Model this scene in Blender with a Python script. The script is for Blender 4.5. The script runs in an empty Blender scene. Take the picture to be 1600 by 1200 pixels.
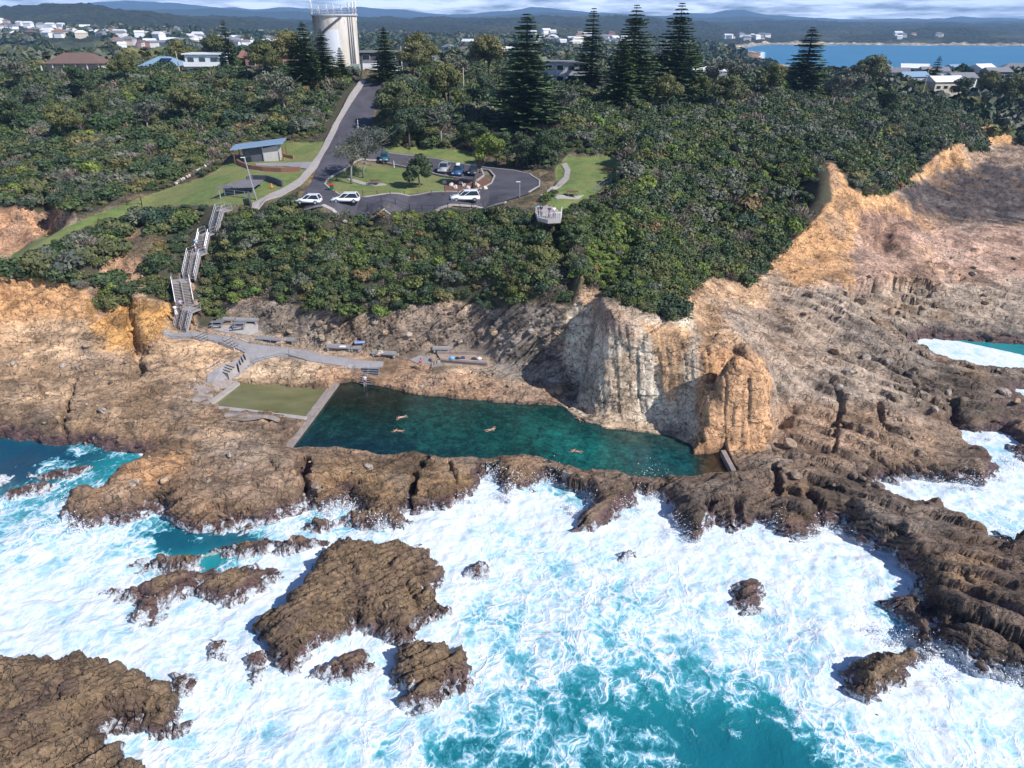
import bpy, bmesh, math, random
import numpy as np
from mathutils import Vector, Matrix, Euler
from mathutils.geometry import delaunay_2d_cdt
random.seed(7); rng = np.random.default_rng(7)
PI = math.pi
R = math.radians
scene = bpy.context.scene
COL = scene.collection
# ------------------------------------------------------------------ camera
CH = 45.0; PITCH = R(27.7); FPX = 1067.0; SEA = -1.6
cP, sP = math.cos(PITCH), math.sin(PITCH)
cam = bpy.data.cameras.new('camera'); camo = bpy.data.objects.new('camera', cam); COL.objects.link(camo)
cam.sensor_width = 36; cam.lens = 36*FPX/1600; cam.clip_start = 1; cam.clip_end = 60000
camo.location = (0, 0, CH); camo.rotation_euler = (PI/2-PITCH, 0, 0)
scene.camera = camo
def W(px, py, z):
    """the point of the level z that shows at a spot of the photograph (1600x1200)"""
    u = (px-800)/FPX; v = (py-600)/FPX
    t = (CH-z)/(sP+v*cP)
    return (u*t, (cP-v*sP)*t, z)
def WY(px, py, Y):
    u = (px-800)/FPX; v = (py-600)/FPX
    t = Y/(cP-v*sP)
    return (u*t, Y, CH-t*(sP+v*cP))
def proj(x, y, z):
    d = y*cP+(CH-z)*sP
    return 800+FPX*x/d, 600+FPX*((CH-z)*cP-y*sP)/d
# ------------------------------------------------------------------ noise
def _h(ix, iy, iz, s):
    h = (ix.astype(np.uint32)*np.uint32(374761393) + iy.astype(np.uint32)*np.uint32(668265263)
         + iz.astype(np.uint32)*np.uint32(2147483647) + np.uint32((s*974634777) & 0xffffffff))
    h = (h ^ (h >> np.uint32(13)))*np.uint32(1274126177)
    h = (h ^ (h >> np.uint32(16)))*np.uint32(2246822519)
    h = h ^ (h >> np.uint32(13))
    return (h & np.uint32(0xffffff)).astype(np.float32)/np.float32(0xffffff)
def vn(x, y, z, s=0):
    x = np.asarray(x, np.float32); y = np.asarray(y, np.float32); z = np.asarray(z, np.float32)
    x, y, z = np.broadcast_arrays(x, y, z)
    fx = np.floor(x); fy = np.floor(y); fz = np.floor(z)
    ix = fx.astype(np.int32); iy = fy.astype(np.int32); iz = fz.astype(np.int32)
    tx = x-fx; ty = y-fy; tz = z-fz
    tx = tx*tx*(3-2*tx); ty = ty*ty*(3-2*ty); tz = tz*tz*(3-2*tz)
    def c(a, b, d): return _h(ix+a, iy+b, iz+d, s)
    x00 = c(0,0,0)*(1-tx)+c(1,0,0)*tx; x10 = c(0,1,0)*(1-tx)+c(1,1,0)*tx
    x01 = c(0,0,1)*(1-tx)+c(1,0,1)*tx; x11 = c(0,1,1)*(1-tx)+c(1,1,1)*tx
    return ((x00*(1-ty)+x10*ty)*(1-tz)+(x01*(1-ty)+x11*ty)*tz)*2-1
def fbm(x, y, z, o=4, s=0, g=.5):
    t = 0; a = 1; n = 0
    for i in range(o):
        t = t+a*vn(x, y, z, s+i*17); n += a; a *= g
        x = x*2.03+11.3; y = y*2.03-7.1; z = z*2.03+3.7
    return t/n
def ridged(x, y, z, o=3, s=0):
    t = 0; a = 1; n = 0
    for i in range(o):
        t = t+a*(1-2*np.abs(vn(x, y, z, s+i*13))); n += a; a *= .5
        x = x*2.1+5.3; y = y*2.1-3.1; z = z*2.1+1.7
    return t/n
def worley(x, y, z, s=0):
    x = np.asarray(x, np.float32); y = np.asarray(y, np.float32); z = np.asarray(z, np.float32)
    fx = np.floor(x).astype(np.int32); fy = np.floor(y).astype(np.int32); fz = np.floor(z).astype(np.int32)
    f1 = np.full(x.shape, 9., np.float32); f2 = f1.copy(); idv = np.zeros(x.shape, np.float32)
    for a in (-1, 0, 1):
        for b in (-1, 0, 1):
            for c in (-1, 0, 1):
                cx = fx+a; cy = fy+b; cz = fz+c
                h = _h(cx, cy, cz, s); h2 = np.modf(h*997.13)[0]; h3 = np.modf(h*7919.7)[0]
                d = (cx+h-x)**2+(cy+h2-y)**2+(cz+h3-z)**2
                m = d < f1
                f2 = np.where(m, f1, np.minimum(f2, d)); idv = np.where(m, h2, idv); f1 = np.where(m, d, f1)
    return np.sqrt(f1), np.sqrt(f2), idv
def sstep(a, b, x):
    t = np.clip((x-a)/(b-a), 0, 1); return t*t*(3-2*t)
# ------------------------------------------------------------------ polygons
def pip(px, py, poly):
    ins = np.zeros(px.shape, bool); n = len(poly); j = n-1
    for i in range(n):
        xi, yi = poly[i][:2]; xj, yj = poly[j][:2]
        if yi != yj:
            c = ((yi > py) != (yj > py)) & (px < (xj-xi)*(py-yi)/(yj-yi)+xi)
            ins ^= c
        j = i
    return ins
def sdist(px, py, poly, closed=True):
    """signed distance, inside positive"""
    d = np.full(px.shape, 1e9, np.float32); n = len(poly)
    for i in range(n if closed else n-1):
        ax, ay = poly[i][:2]; bx, by = poly[(i+1) % n][:2]
        ex, ey = bx-ax, by-ay; L = ex*ex+ey*ey+1e-9
        t = np.clip(((px-ax)*ex+(py-ay)*ey)/L, 0, 1)
        d = np.minimum(d, (px-ax-t*ex)**2+(py-ay-t*ey)**2)
    d = np.sqrt(d)
    return np.where(pip(px, py, poly), d, -d) if closed else d
def PW(pts, z=0.0):
    o = []
    for p in pts:
        zz = p[2] if len(p) > 2 else z
        o.append(W(p[0], p[1], zz)[:2])
    return o
# ------------------------------------------------------------------ control heights: (px, py, z) or (px, py, 'distance')
CTRL = """
0 640 1.0;60 660 .6;120 672 .6;200 680 .7;300 672 .9;420 682 .9;0 600 1.8;100 600 2;200 605 2;290 615 1.3;315 648 .7;240 650 1.2
0 565 3.2;80 558 3.4;200 560 3.1;260 562 3;330 597 1.4;350 570 2.3;400 562 2.8;450 572 2.2;500 592 1.0;522 597 .8;460 590 1.3;300 545 4.0
150 745 1;250 720 1.6;340 705 1.8;400 700 1.8;300 750 1.4;200 770 1.2;130 780 1;400 760 1;500 760 .9;600 775 .5;700 765 .6;450 725 1.4
500 722 .9;600 730 .7;700 732 .6;800 735 .8;860 760 .4;940 748 .5;1000 775 .6;1100 790 .7;1200 800 .7;920 790 .6
1250 770 .8;1300 800 .8;1400 820 .3;1500 860 .5;1600 900 1.0;1450 920 2.2;1600 1000 1.6;1500 980 1.8;1420 990 .4
1200 720 1.2;1250 700 1.7;1300 680 1.9;1350 720 1.4;1450 735 -.1;1400 650 1.5;1500 655 .0;1340 760 .5;1600 655 -.3;1550 605 -.2;1600 600 -.6
600 598 .6;700 612 .6;800 619 .6;868 622 .6;590 590 .8;630 590 1.0;700 596 1.2;800 603 1.1;868 604 1.1
400 543 3.6;440 545 3.2;480 551 2.9;330 530 4.2;300 525 4.4;265 524 4.4;370 540 3.9;330 516 4.7;365 512 4.9;400 514 4.8;380 524 4.4
1250 640 2.6;1230 668 1.9;1260 600 3.6
1120 530 12.2;1165 545 Y75;1150 520 Y77.5;1080 495 13;1100 480 11.5;1200 540 8.2;1210 570 Y78;1160 500 Y84
1150 470 8.4;1180 500 7.2;1250 560 4.7;1300 600 3.2;1400 600 2;1500 605 .2;1250 500 6.6;1350 480 5.6;1350 540 3.6;1450 500 3.0;1550 470 3;1600 500 1.8;1480 518 .8;1440 582 .4
1180 440 9;1400 410 6.8;1500 385 6.6;1600 390 5.4;1400 440 6;1500 440 4.4;1600 440 3.8;1480 342 3.6;1540 344 3.0;1620 350 2.6;1350 270 Y142;1430 310 Y150
1500 335 3.2;1600 340 2.2;1450 320 4;1550 300 2.8;1600 290 2.6;1440 300 5;1600 240 3;1520 285 3.5;1560 350 0.5;1600 352 0.2
1530 240 4.5;1600 190 Y300

380 350 18
1000 480 14;1040 495 13;990 400 Y97;1050 440 Y92;1090 430 Y98;1065 470 Y86;1130 430 10.5;1165 443 8.8
1000 350 18;1000 300 21;1000 230 25;1100 350 14;1100 300 17.5;1100 250 21.5;1170 380 11;1200 350 12;1200 300 16.5;1200 250 20;1250 330 14;1210 400 10
1200 200 21.5;1250 270 19.5;1300 200 19.5;1400 200 17;1400 250 12;1500 180 15.5;1600 165 14;1200 150 24;1300 130 20;1000 160 27;900 140 29;900 200 25.5;1350 240 17
800 200 24;700 200 24;620 200 25;700 150 29;800 140 29;640 130 33;1400 150 18;1500 140 15;1600 130 13;1100 200 24;1100 150 26
350 330 18.8;420 325 19.7;500 330 19.9;600 331 20;700 331 20;800 328 20;850 343 19.9;880 340 19.9;870 320 20;480 290 20.3;480 315 20;560 310 20;700 310 20;800 300 20
835 275 20;780 262 20.3;650 248 20.7;600 235 21;740 240 21.1;690 258 20.4;560 265 20.6;520 270 20.6;560 290 20.2;640 290 20.2;720 285 20.1;760 295 20
885 250 21.3;950 250 21.2;880 300 20.3;940 290 20.2;960 268 20.8;905 275 20.7;850 265 20.6
500 250 22;545 250 22;535 200 25;570 200 25;555 165 28.5;590 165 28.5;570 130 32.4;600 130 32.4;590 116 34;600 235 21.8
420 235 21.9;380 245 21.6;440 255 21.2;330 275 19.7;250 307 17.6;180 328 16.6;120 345 15.7;60 378 14.4;25 402 13.3;400 275 20.6;450 270 20.9;470 235 22.2;400 305 19.8;350 310 19.2;440 300 20;300 315 18.2;490 225 23
240 345 16;205 365 14;190 400 12;180 440 9.5;170 480 7;160 520 5;230 380 14.6;240 430 11;260 400 13.6;240 460 9.2;220 480 8
0 430 Y98;70 432 Y98.5;130 450 Y97.5;0 480 Y96;60 490 Y95;110 490 Y94.6;0 530 Y91;0 545 3.9;60 548 3.7;130 562 3.1;200 545 3.7;230 500 Y92;255 480 Y94;255 520 5;150 500 Y92.6;190 470 Y96.5
100 400 13.4;150 390 14;60 405 13.4;0 418 12.8;-60 440 12
30 388 8;80 375 8.5;0 395 7.5;10 330 Y129;40 325 Y129;85 318 Y130;50 355 Y127.6;-60 330 Y129
100 300 17;200 280 19;0 295 16.4;0 250 20;100 250 20.5;200 230 22;300 220 22.5;400 210 24;300 255 20.5;0 180 24;200 170 26;300 160 28;450 160 29;100 130 30;300 130 31;450 120 33;0 118 30
560 112 34;500 112 33.5;650 118 33;740 118 30;350 112 31.5;250 108 30.5;150 105 30;50 105 30;850 125 30;900 120 30;1000 130 27;1050 125 26;1150 130 21;950 150 28
"""
FAR = """
0 100 Y430 ;200 100 Y430;400 95 Y430;600 98 Y430;800 100 Y430;1000 108 Y430;1150 118 Y500;1300 122 Y440;1450 120 Y440;1600 118 Y440
-100 98 Y650;100 96 Y650;300 93 Y650;500 92 Y650;700 95 Y650;900 98 Y650;1050 105 Y660;1120 112 Y650
0 82 Y950;150 84 Y950;300 84 Y950;480 82 Y950;650 86 Y950;800 88 Y950;950 92 Y950;1080 100 Y900;1130 104 Y900;1200 104 Y860;1160 98 Y950;1210 106 Y850
0 55 Y1500;150 45 Y1500;220 48 Y1500;350 55 Y1500;480 60 Y1500;650 66 Y1500;800 68 Y1500;1000 72 Y1500;1100 76 Y1500;1170 80 Y1700
0 18 Y2100;60 14 Y2100;130 8 Y2200;200 16 Y2200;300 28 Y2200;400 36 Y2200;480 42 Y2200;650 47 Y2200;750 46 Y2200;850 47 Y2200;1000 50 Y2200;1120 58 Y2200;1200 66 Y2150;1200 72 Y2050
0 25 Y3200;200 25 Y3200;350 26 Y3200;480 31 Y3200;600 32 Y3200;700 31 Y3200;780 24 Y3200;830 23 Y3200;930 25 Y3200;1000 27 Y3200;1080 30 Y3200;1200 36 Y3200;1300 42 Y3200;1400 47 Y3200;1500 46 Y3200;1600 53 Y3200
1250 69 Y2100;1330 71 Y2050;1400 71 Y2020;1500 71 Y2000;1600 70 Y1980;1400 60 Y2300;1500 58 Y2300;1600 61 Y2300;1300 58 Y2400
1240 60 Y2600;1370 50 Y2700;1450 44 Y2700;1520 44 Y2700;1560 52 Y2700;1600 56 Y2700
"""
LINES = """
345 500 Y97;400 478 Y96.4;430 480 Y95;500 487 Y93.2;560 490 Y92.4;620 488 Y92.1;680 478 Y92.3;740 480 Y92;770 478 Y90.9;800 475 Y88.8;850 475 Y87.7;884 480 Y86.9;892 490 Y86.6
400 508 Y94.6;430 508 Y93.7;480 515 Y92.4;560 520 Y91.2;640 515 Y91.1;720 515 Y91.2;760 518 Y89.8;800 520 Y87.5;850 525 Y86.5;884 540 Y85.8
410 528 3.9;440 532 3.6;500 543 3.0;560 553 2.4;620 555 2.3;680 548 2.8;740 549 2.9;765 556 2.7;800 572 2.4;830 578 2.4;868 582 2.3;878 590 2.0
480 566 2.3;560 572 1.8;600 572 1.7;640 570 1.8;680 568 2.1;750 573 2.0;800 588 1.6;868 592 1.5
420 430 Y100;500 430 Y97;600 430 Y96;700 430 Y95.5;800 430 Y92;855 440 Y89.3
390 395 Y104;460 375 Y104;560 375 Y103;660 375 Y102;760 375 Y100.5;850 378 Y97.5
883 632 .1;918 640 .1;930 652 .15;940 655 .2;1000 665 .2;1050 673 .2;1072 679 .3;1084 690 .3;1092 702 .4;1110 695 .8;1150 700 .8;1196 706 .8;1206 702 .9
886 600 Y84.6;900 600 Y84.6;920 602 Y84.0;926 615 Y80;932 625 Y76.6;960 628 Y75.7;1000 635 Y75.0;1050 645 Y73.7;1080 655 Y73.0;1104 662 Y72.6;1110 668 Y69.3;1150 675 Y68.6;1196 680 Y68.1;1205 680 Y69.2;1210 670 Y72
891 560 Y85.6;905 560 Y85.6;921 560 Y85.0;928 560 Y81;934 560 Y77.2;960 560 Y76.3;1000 565 Y75.6;1050 575 Y74.5;1080 580 Y73.9;1105 590 Y73.4;1112 600 Y69.9;1150 605 Y69.1;1195 615 Y68.6;1206 620 Y70;1212 625 Y73.4
899 500 Y86.6;912 500 Y86.4;922 496 Y85.6;930 490 Y81.5;938 488 Y78.0;985 500 Y76.8;1040 520 Y75.8;1075 535 Y75.3;1100 545 Y75.0;1114 552 Y71.2;1150 557 Y70.2;1192 585 Y69.4;1204 592 Y71;1212 600 Y74.6
905 478 Y88;924 474 Y87;940 478 14.0;1000 496 13.2;1060 512 12.8
265 517 4.5;276 486 6.5;269 441 9.6;287 399 12.7;305 366 14.9;330 328 18.1
297 517 4.6;306 486 6.7;299 441 9.8;320 399 12.9;336 370 15.0;358 332 18.2
1215 425 8.8;1260 440 8.2;1310 425 8.0;1345 400 7.8;1390 372 7.6;1425 352 7.6
1225 400 Y114.5;1270 400 Y118.5;1310 385 Y121;1345 368 Y124.5;1380 352 Y129;1412 338 Y134
1262 330 Y126;1285 300 Y128;1292 262 Y132;1312 265 Y134;1345 292 Y134;1375 312 Y137;1400 322 Y142
1408 282 4.8;1440 290 4.6;1475 268 4.4;1515 268 4.0
1412 262 Y192;1445 248 Y202;1470 232 Y212;1486 224 Y222;1500 240 Y224
1524 226 4.4;1560 226 4.2;1592 228 4
885 349 19.6;900 380 Y95;907 412 Y89.8;911 440 Y86.6;917 466 Y84.4
862 353 Y103.5;872 386 Y99.8;878 420 Y94.5;884 450 Y90.5
935 380 Y98.5;945 420 Y94;958 452 Y89.5
1455 352 7.4;1520 354 7.2;1600 361 6.9;1700 372 6.8
1455 348 Y148;1520 349 Y150;1600 355 Y149;1700 366 Y147
1528 196 Y286;1548 174 Y291;1562 168 Y293;1576 176 Y293;1588 205 Y288
"""
cps = []; LEDGE = []
for ln in LINES.strip().split('\n'):
    pr = None; k0 = len(cps)
    for tok in ln.split(';'):
        tok = tok.split(); a, b = float(tok[0]), float(tok[1])
        p = np.array(WY(a, b, float(tok[2][1:])) if tok[2][0] == 'Y' else W(a, b, float(tok[2])))
        if pr is not None:
            n = max(1, int(np.hypot(*(p-pr)[:2])/.45))
            for j in range(n): cps.append(tuple(pr+(p-pr)*j/n))
        pr = p
    cps.append(tuple(pr)); LEDGE += [(k, k+1) for k in range(k0, len(cps)-1)]
for blk in (CTRL, FAR):
    for tok in blk.replace('\n', ';').split(';'):
        tok = tok.split()
        if not tok: continue
        a, b = float(tok[0]), float(tok[1])
        p = WY(a, b, float(tok[2][1:])) if tok[2][0] == 'Y' else W(a, b, float(tok[2]))
        cps.append(p)
        az = math.degrees(math.atan2(p[0], p[1])); r = math.hypot(p[0], p[1])
        if a <= 60 or a >= 1550:
            for aa in (42, 50, 60):
                if abs(az) < aa-2:
                    s_ = math.copysign(1, az)
                    cps.append((r*math.sin(R(aa))*s_, r*math.cos(R(aa)), p[2]))
# bay to the north-east: sea bed
for (px, Y) in [(1150, 700), (1230, 720), (1350, 600), (1480, 560), (1600, 560), (1750, 560), (1250, 1100), (1250, 1500), (1250, 1880), (1400, 1000), (1600, 1000), (1800, 1000), (1400, 1600), (1400, 1930), (1600, 1500), (1600, 1900), (1500, 1930), (1900, 1800), (1180, 800)]:
    u = (px-800)/FPX; cps.append((u*Y/1.105, Y, -6.0))
for az in range(-60, 61, 6):      # close of the ring, near and far
    cps.append((14*math.sin(R(az)), 14*math.cos(R(az)), -1.0))
    cps.append((5200*math.sin(R(az)), 5200*math.cos(R(az)), 60))
    cps.append((9800*math.sin(R(az)), 9800*math.cos(R(az)), 20))
for az in range(-60, 61, 5):      # shelf under the surf
    for rr, zz in ((24, 0.5), (34, .5), (44, .6)):
        cps.append((rr*math.sin(R(az)), rr*math.cos(R(az)), zz))
DA, DB = 0.08, 0.003; A0, B0 = -60.0, math.log(14.0)
NA = int(120/DA)+1; NB = int((math.log(9500)-B0)/DB)
def to_ab(x, y):
    return (np.degrees(np.arctan2(x, y))-A0)/DA, (np.log(np.hypot(x, y))-B0)/DB
def smooth(H, n, axis):
    k = np.ones(2*n+1)/(2*n+1); P = np.pad(H, [(n, n) if i == axis else (0, 0) for i in range(2)], mode='edge')
    c = np.cumsum(P, axis=axis, dtype=np.float64)
    c = np.insert(c, 0, 0, axis=axis)
    if axis == 0: return ((c[2*n+1:]-c[:-2*n-1])/(2*n+1)).astype(np.float32)
    return ((c[:, 2*n+1:]-c[:, :-2*n-1])/(2*n+1)).astype(np.float32)
def build_raster():
    arr = np.array(cps); a, b = to_ab(arr[:, 0], arr[:, 1])
    pts = [Vector((float(u)*.1, float(v)*.1)) for u, v in zip(a, b)]     # log distance compressed: triangles follow the shore
    vs, es, fs, ov, oe, of = delaunay_2d_cdt(pts, LEDGE, [], 0, 1e-5)
    pa = np.array([(p.x, p.y) for p in pts]); bad = sum(1 for o in ov if not len(o)); print('crossings', bad)
    zz = np.array([arr[o[0], 2] if len(o) else arr[np.argmin((pa[:, 0]-v.x)**2+(pa[:, 1]-v.y)**2), 2] for o, v in zip(ov, vs)], np.float32)
    V = np.array([(v.x*10, v.y*10) for v in vs])
    H = np.full((NA, NB), -3.0, np.float32)
    for f in fs:
        (x0, y0), (x1, y1), (x2, y2) = V[f[0]], V[f[1]], V[f[2]]
        den = (y1-y2)*(x0-x2)+(x2-x1)*(y0-y2)
        if abs(den) < 1e-9: continue
        ax0, ax1 = max(0, math.ceil(min(x0, x1, x2))), min(NA-1, math.floor(max(x0, x1, x2)))
        bx0, bx1 = max(0, math.ceil(min(y0, y1, y2))), min(NB-1, math.floor(max(y0, y1, y2)))
        if ax1 < ax0 or bx1 < bx0: continue
        X, Y = np.meshgrid(np.arange(ax0, ax1+1), np.arange(bx0, bx1+1), indexing='ij')
        w0 = ((y1-y2)*(X-x2)+(x2-x1)*(Y-y2))/den; w1 = ((y2-y0)*(X-x2)+(x0-x2)*(Y-y2))/den; w2 = 1-w0-w1
        m = (w0 >= -1e-6) & (w1 >= -1e-6) & (w2 >= -1e-6)
        z = w0*zz[f[0]]+w1*zz[f[1]]+w2*zz[f[2]]
        S = H[ax0:ax1+1, bx0:bx1+1]; S[m] = z[m]
    Hs = smooth(smooth(H, 5, 0), 2, 1); Hs = smooth(smooth(Hs, 4, 0), 1, 1)
    return Hs
RAST = build_raster()
def base_h(x, y):
    a, b = to_ab(x, y)
    a = np.clip(a, 0, NA-1.001); b = np.clip(b, 0, NB-1.001)
    i = a.astype(np.int32); j = b.astype(np.int32); u = (a-i).astype(np.float32); v = (b-j).astype(np.float32)
    return (RAST[i, j]*(1-u)+RAST[i+1, j]*u)*(1-v)+(RAST[i, j+1]*(1-u)+RAST[i+1, j+1]*u)*v
# ------------------------------------------------------------------ shore: rock outline at the water (third number = height of a far rim)
LAND = [(-700, 640), (-300, 668), (0, 680), (60, 690), (100, 697), (150, 697), (200, 700, -.8), (235, 698, 0), (200, 716, .4), (170, 728, .8), (152, 752, .6), (140, 772), (104, 785), (97, 815), (140, 826), (200, 818), (240, 800), (300, 832), (330, 832), (400, 826), (470, 800), (510, 797), (545, 785), (560, 800), (612, 830), (640, 822), (630, 802), (690, 802), (745, 768), (752, 742), (768, 742), (775, 752), (790, 775), (830, 768), (850, 752), (870, 755), (905, 765), (918, 802), (895, 830), (925, 832), (960, 815), (980, 795), (1000, 790), (988, 752), (1010, 752), (1040, 790), (1050, 812), (1085, 848), (1110, 822), (1140, 835), (1180, 822), (1200, 826), (1230, 842), (1260, 845), (1287, 828), (1320, 826), (1345, 852), (1385, 862), (1400, 890), (1425, 908), (1420, 930), (1380, 944), (1405, 955), (1412, 985), (1400, 1000), (1440, 1038), (1500, 1045), (1540, 1055), (1600, 1072), (1750, 1110), (2300, 1200), (2600, 700), (2200, 300), (1700, 200), (1500, 120), (1000, 120), (100, 120), (-700, 200)]
HOLES = [[(1348, 768), (1410, 752), (1480, 752), (1530, 762), (1560, 742), (1480, 680), (1530, 682), (1560, 690), (1600, 745), (1800, 760), (2000, 900), (1700, 880), (1600, 848), (1550, 862), (1530, 845), (1485, 815), (1465, 796), (1400, 792), (1360, 780)],
         [(1392, 542), (1450, 529), (1500, 534), (1600, 540), (1800, 545), (1800, 615), (1600, 590), (1510, 584), (1450, 566)],
         [(1560, 612), (1600, 606), (1800, 620), (1700, 640), (1600, 632)], [(1475, 674), (1560, 675), (1600, 700), (1750, 740), (1600, 745), (1575, 735), (1530, 692)]]
POOL = [(523, 600), (548, 596), (575, 600), (600, 604), (640, 615), (700, 622), (760, 627), (820, 632), (875, 634), (892, 648), (925, 662), (945, 670), (1000, 676), (1050, 682), (1078, 694), (1085, 712), (1132, 704), (1151, 742), (1080, 748), (1010, 748), (945, 740), (905, 737), (880, 728), (845, 718), (790, 716), (735, 717), (690, 720), (650, 710), (600, 716), (545, 709), (480, 707), (447, 704)]
KIDS = [(370, 599), (440, 603), (512, 609), (478, 652), (400, 645), (322, 633)]
GX = np.arange(-100, 150, .25, dtype=np.float32); GY = np.arange(22, 128, .25, dtype=np.float32)
gx, gy = np.meshgrid(GX, GY, indexing='ij')
wx = gx+.9*fbm(gx/2.2, gy/2.2, 0, 4, 3); wy = gy+.7*fbm(gx/2.2, gy/2.2, 5, 4, 9)
SD_LAND = sdist(wx, wy, PW(LAND, SEA))
for h_ in HOLES: SD_LAND = np.minimum(SD_LAND, -sdist(wx, wy, PW(h_, SEA)))
wx2 = gx+.35*fbm(gx/1.3, gy/1.3, 0, 3, 31); wy2 = gy+.3*fbm(gx/1.3, gy/1.3, 5, 3, 39)
SD_POOL = sdist(wx2, wy2, PW(POOL, 0)); SD_KIDS = sdist(gx, gy, PW(KIDS, .2))
def gsamp(G, x, y):
    a = np.clip((x-GX[0])/.25, 0, len(GX)-1.01); b = np.clip((y-GY[0])/.25, 0, len(GY)-1.01)
    i = a.astype(np.int32); j = b.astype(np.int32); u = (a-i).astype(np.float32); v = (b-j).astype(np.float32)
    return (G[i, j]*(1-u)+G[i+1, j]*u)*(1-v)+(G[i, j+1]*(1-u)+G[i+1, j+1]*u)*v
# ------------------------------------------------------------------ zones of the photograph, on the ground
VEG = [[(-300, 95), (430, 95), (480, 110), (565, 112), (556, 150), (530, 185), (500, 232), (440, 215), (360, 226), (365, 245), (330, 268), (255, 296), (180, 315), (120, 335), (95, 322), (60, 335), (40, 322), (-300, 330)],
       [(30, 412), (90, 378), (140, 360), (215, 343), (200, 365), (175, 395), (140, 450), (120, 455), (60, 430), (-200, 440), (-200, 415)],
       [(230, 405), (250, 368), (225, 345), (250, 322), (335, 325), (315, 370), (285, 410), (272, 450), (265, 474), (232, 468)],
       [(205, 470), (190, 440), (170, 440), (150, 470), (165, 480)],
       [(350, 345), (385, 318), (430, 300), (465, 300), (480, 332), (560, 331), (700, 331), (820, 331), (905, 347), (912, 400), (905, 440), (890, 478), (840, 470), (770, 482), (700, 470), (640, 478), (560, 492), (480, 482), (400, 462), (350, 478), (312, 478), (300, 440), (322, 395)],
       [(300, 480), (350, 475), (350, 500), (330, 510), (305, 512)],
       [(835, 312), (870, 302), (885, 330), (930, 310), (966, 280), (975, 240), (1100, 250), (1290, 250), (1300, 310), (1280, 335), (1215, 395), (1170, 445), (1110, 430), (1068, 458), (1062, 500), (1000, 480), (950, 462), (915, 440), (905, 400), (885, 350), (860, 335)],
       [(602, 118), (590, 165), (575, 200), (605, 228), (740, 236), (800, 258), (862, 268), (885, 240), (980, 245), (1300, 256), (1318, 270), (1326, 294), (1352, 306), (1385, 306), (1402, 290), (1430, 272), (1452, 254), (1474, 234), (1500, 222), (1515, 240), (1534, 234), (1532, 196), (1560, 164), (1584, 188), (1592, 228), (1640, 232), (2000, 240), (2000, 110), (1200, 120), (1000, 115), (800, 112)]]
LAWN = [[(366, 248), (440, 222), (512, 222), (478, 272), (440, 300), (402, 318), (345, 322), (300, 322), (240, 325), (175, 345), (110, 365), (50, 400), (10, 415), (20, 395), (70, 368), (150, 335), (250, 300), (330, 272)],
        [(600, 228), (660, 230), (745, 238), (760, 262), (690, 252), (600, 240)],
        [(520, 262), (600, 258), (700, 275), (765, 285), (760, 300), (500, 308), (490, 295)],
        [(868, 262), (885, 245), (965, 245), (968, 272), (930, 305), (880, 335), (845, 330), (870, 300)]]
# ------------------------------------------------------------------ flat built zones
ROAD = [(488, 284), (497, 262), (508, 240), (530, 196), (548, 165), (566, 140), (574, 126), (590, 116), (606, 118), (600, 133), (594, 150), (585, 175), (580, 200), (590, 225), (604, 238), (650, 244), (700, 253), (760, 262), (800, 266), (830, 272), (846, 283), (845, 294), (828, 304), (790, 316), (740, 322), (690, 325), (600, 327), (520, 328), (478, 327), (470, 312)]
ISLAND = [(516, 297), (508, 290), (512, 282), (528, 272), (545, 262), (565, 250), (590, 252), (612, 258), (650, 266), (690, 276), (745, 284), (756, 276), (752, 266), (765, 268), (773, 277), (768, 288), (755, 296), (720, 302), (640, 308), (570, 310), (530, 306)]
SIDEW = [(563, 142), (571, 130), (566, 124), (558, 134), (545, 152), (533, 175), (520, 198), (508, 222), (497, 244), (482, 264), (466, 282), (440, 298), (412, 311), (395, 320), (393, 327), (404, 329), (440, 308), (470, 291), (488, 272), (497, 262), (508, 240), (530, 196), (548, 165)]
WALKS = [[(255, 512), (300, 516), (325, 520), (352, 523), (392, 537), (440, 541), (480, 548), (520, 557), (560, 563), (600, 566), (640, 560), (660, 552), (690, 545), (768, 545), (772, 568), (690, 572), (610, 585), (600, 595), (560, 592), (558, 580), (520, 568), (480, 562), (452, 553), (420, 562), (380, 580), (358, 588), (345, 596), (325, 596), (322, 585), (345, 570), (385, 553), (350, 538), (300, 531), (255, 526)],
         [(332, 505), (405, 505), (408, 520), (390, 530), (330, 520)], SIDEW, ROAD]
def softpoly(px, py, poly, s, sh=0):
    xs = [p[0] for p in poly]; ys = [p[1] for p in poly]
    m = (px > min(xs)-2*s) & (px < max(xs)+2*s) & (py > min(ys)-2*s) & (py < max(ys)+2*s)
    o = np.zeros(px.shape, np.float32)
    if m.any(): o[m] = sstep(-s+sh, s+sh, sdist(px[m], py[m], poly))
    return o
def masks(x, y, h):
    px, py = proj(x, y, h)
    sh = px.shape
    k = np.clip((py-100)/250, .25, 1)
    wxx = px+9*k*fbm(x/3, y/3, h/3, 3, 51); wyy = py+7*k*fbm(x/3, y/3, h/3, 3, 57)
    veg = np.zeros(sh, np.float32); lawn = veg.copy(); flat = veg.copy()
    for p in VEG: veg = np.maximum(veg, softpoly(wxx, wyy, p, 3))
    wl = px+.3*(wxx-px); wm = py+.3*(wyy-py)
    for p in LAWN: lawn = np.maximum(lawn, softpoly(wl, wm, p, 1.5))
    for p in WALKS: flat = np.maximum(flat, softpoly(px, py, p, 7, -5))
    veg0 = veg
    flat = np.maximum(flat, .9*lawn)
    veg = np.where(flat > .8, 0, veg)
    return px, py, veg, lawn, flat
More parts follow.
